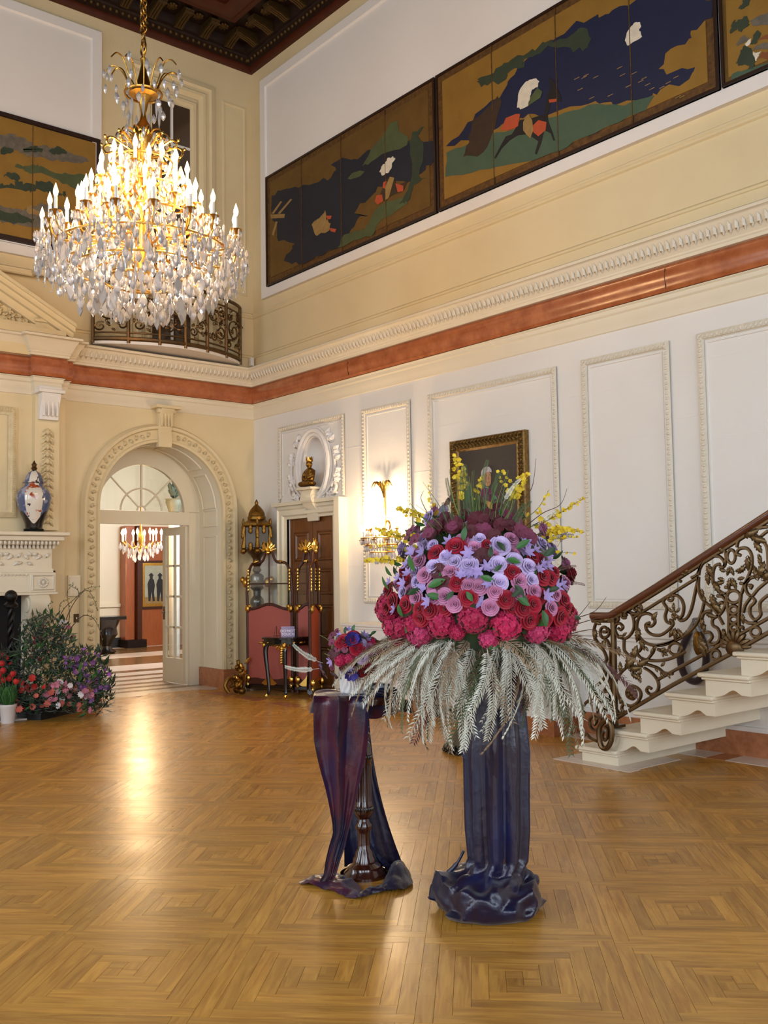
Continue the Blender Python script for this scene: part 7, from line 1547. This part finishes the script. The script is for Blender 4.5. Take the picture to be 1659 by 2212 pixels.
def scatter(n_, poly, mes, smin, smax, d0, d1, parent):
    from mathutils.geometry import intersect_point_tri_2d
    xs = [p[0] for p in poly]; ys = [p[1] for p in poly]; c = 0
    def inside(x, y):
        r = False; j = len(poly)-1
        for i in range(len(poly)):
            if (poly[i][1] > y) != (poly[j][1] > y) and x < (poly[j][0]-poly[i][0])*(y-poly[i][1])/(poly[j][1]-poly[i][1])+poly[i][0]: r = not r
            j = i
        return r
    while c < n_:
        x, y = rn.uniform(min(xs), max(xs)), rn.uniform(min(ys), max(ys))
        if not inside(x, y): continue
        P = CAM+ray(x, y)*(DF+rn.uniform(d0, d1)); P.z = max(F0+.06, P.z); c += 1
        if mes: nm, me = rn.choice(mes); put(nm, me, parent, P, -CFh+V((rn.uniform(-.8, .8), rn.uniform(-.8, .8), rn.uniform(-.2, 1.1))), rn.uniform(smin, smax), rn.uniform(0, 6))
        else:
            d = V((rn.uniform(-1, 1), rn.uniform(-1, 1), rn.uniform(-.3, 1))).normalized(); L = rn.uniform(.05, .13); s_ = d.cross(V((.3, .2, 1))).normalized()*L*.14
            fol.add([P, P+d*L*.5+s_, P+d*L, P+d*L*.5-s_], [(0, 1, 2, 3)])
bl = lambda *cs: [('blossom', DZ_[c]) for c in cs]
scatter(64, [(130,1420),(170,1400),(215,1410),(240,1460),(235,1500),(200,1520),(150,1480)], [('blossom', DP), ('blossom', DZ_['lilac'])], .7, 1.15, -.1, .15, fp_)
scatter(40, [(90,1480),(140,1470),(200,1500),(195,1540),(150,1525),(100,1530)], bl('pink', 'pink', 'coral', 'white'), .8, 1.25, -.15, 0, fp_)
scatter(26, [(20,1480),(60,1460),(120,1480),(110,1530),(60,1540),(30,1530)], bl('red', 'coral', 'red'), .8, 1.2, -.15, .05, fp_)
scatter(26, [(50,1370),(90,1350),(140,1370),(140,1420),(70,1430)], bl('pink', 'white', 'coral', 'red'), .6, 1.0, .1, .35, fp_)
scatter(16, [(-20,1400),(20,1420),(40,1480),(0,1500),(-30,1480)], bl('red', 'coral'), .8, 1.1, .1, .3, fp_)
scatter(14, [(120,1345),(150,1335),(160,1380),(130,1400)], bl('white', 'pink'), .5, .8, .1, .35, fp_)
scatter(3400, [(-40,1420),(30,1400),(60,1340),(100,1325),(140,1345),(160,1400),(215,1405),(245,1470),(240,1520),(200,1545),(150,1535),(90,1545),(30,1545),(-40,1530)], None, 1, 1, -.1, .35, fp_)
fo_ = fol.build('foliage', 'leaf_dark', fp_, smooth=0); fo_['kind'] = 'stuff'
fol = MB(); scatter(700, [(60,1340),(100,1320),(140,1340),(170,1400),(240,1480),(200,1540),(90,1540),(20,1500)], None, 1, 1, -.15, .25, fp_); fo_ = fol.build('foliage', 'leaf_green', fp_, smooth=0); fo_['kind'] = 'stuff'
br = thing('bare_branches', 'tall thin budding branches rising behind the fireplace flowers', 'branches', tuple((pb0+pb1)/2+pn*.15+V((0, 0, .15))))
for i, P in enumerate(([(115,1420),(130,1330),(165,1290),(190,1270),(215,1268)], [(120,1410),(115,1340),(105,1310),(115,1300)], [(140,1400),(150,1330),(145,1280),(160,1262)], [(125,1400),(150,1320),(185,1275),(205,1300),(212,1320)], [(90,1380),(70,1345),(50,1340),(40,1360)], [(150,1360),(180,1330),(205,1340),(220,1380),(215,1420)], [(130,1345),(128,1310),(140,1295)], [(170,1290),(168,1275),(150,1265)])):
    C_ = spline([CAM+ray(x, y)*(DF+.25+.02*i) for x, y in P], 6); bt = part('branch', lambda b: b.tube(C_, [.0055-.004*k/len(C_) for k in range(len(C_))], 5), 'stem_brown', br)
    part('buds', lambda b: [b.ell(p+V((rn.uniform(-.015, .015), rn.uniform(-.015, .015), rn.uniform(-.01, .015))), (.006, .006, .010), 5, 4) for p in C_[6::2]], 'stem_green', bt)
wp = FLp(17, 1562)
tpot = thing('tulip_pot', 'pale pot of red tulips at the lower left edge', 'potted plant', tuple(wp))
part('pot', lambda b: b.lathe([(.062, 0), (.066, .01), (.082, .16), (.086, .165), (.086, .19), (.078, .19), (.075, .15)], wp, 24), 'vase_white', tpot); part('soil', lambda b: b.lathe([(.01, .15), (.074, .152)], wp, 16), 'soot', tpot)
for k, (x, y) in enumerate(((5,1440),(0,1465),(10,1475),(20,1472),(28,1462),(8,1455),(-8,1470),(33,1478),(-14,1455))):
    top = CAM+ray(x, y)*((wp-CAM).dot(CF)+rn.uniform(-.08, .08)); bs2 = wp+V((rn.uniform(-.04, .04), rn.uniform(-.04, .04), .15))
    part('tulip_stem', lambda b: b.tube(spline([bs2, (bs2+top)/2+V((rn.uniform(-.02, .02), 0, .02)), top], 5), .0035, 5), 'leaf_green', tpot); put('tulip', TU, tpot, top, (top-bs2).normalized(), 1.0, k)
for k in range(16):
    a = k*2.4; d = V((math.cos(a)*.35, math.sin(a)*.35, 1)); putx('tulip_leaf', LM[2], tpot, wp+V((.03*math.cos(a), .03*math.sin(a), .16)), d, 3.4, (math.cos(a), math.sin(a), 0))
tp2 = FLp(200, 1533)
tcp = thing('terracotta_pot', 'terracotta pot at the right end of the planter flowers', 'pot', tuple(tp2))
mat('terracotta', '94512c', .8, var=(12, .4)); part('pot_body', lambda b: b.lathe([(.075, 0), (.095, .15), (.105, .155), (.105, .19), (.095, .19), (.09, .14)], tp2, 22), 'terracotta', tcp)
part('soil', lambda b: b.lathe([(.01, .15), (.09, .152)], tp2, 16), 'soot', tcp)
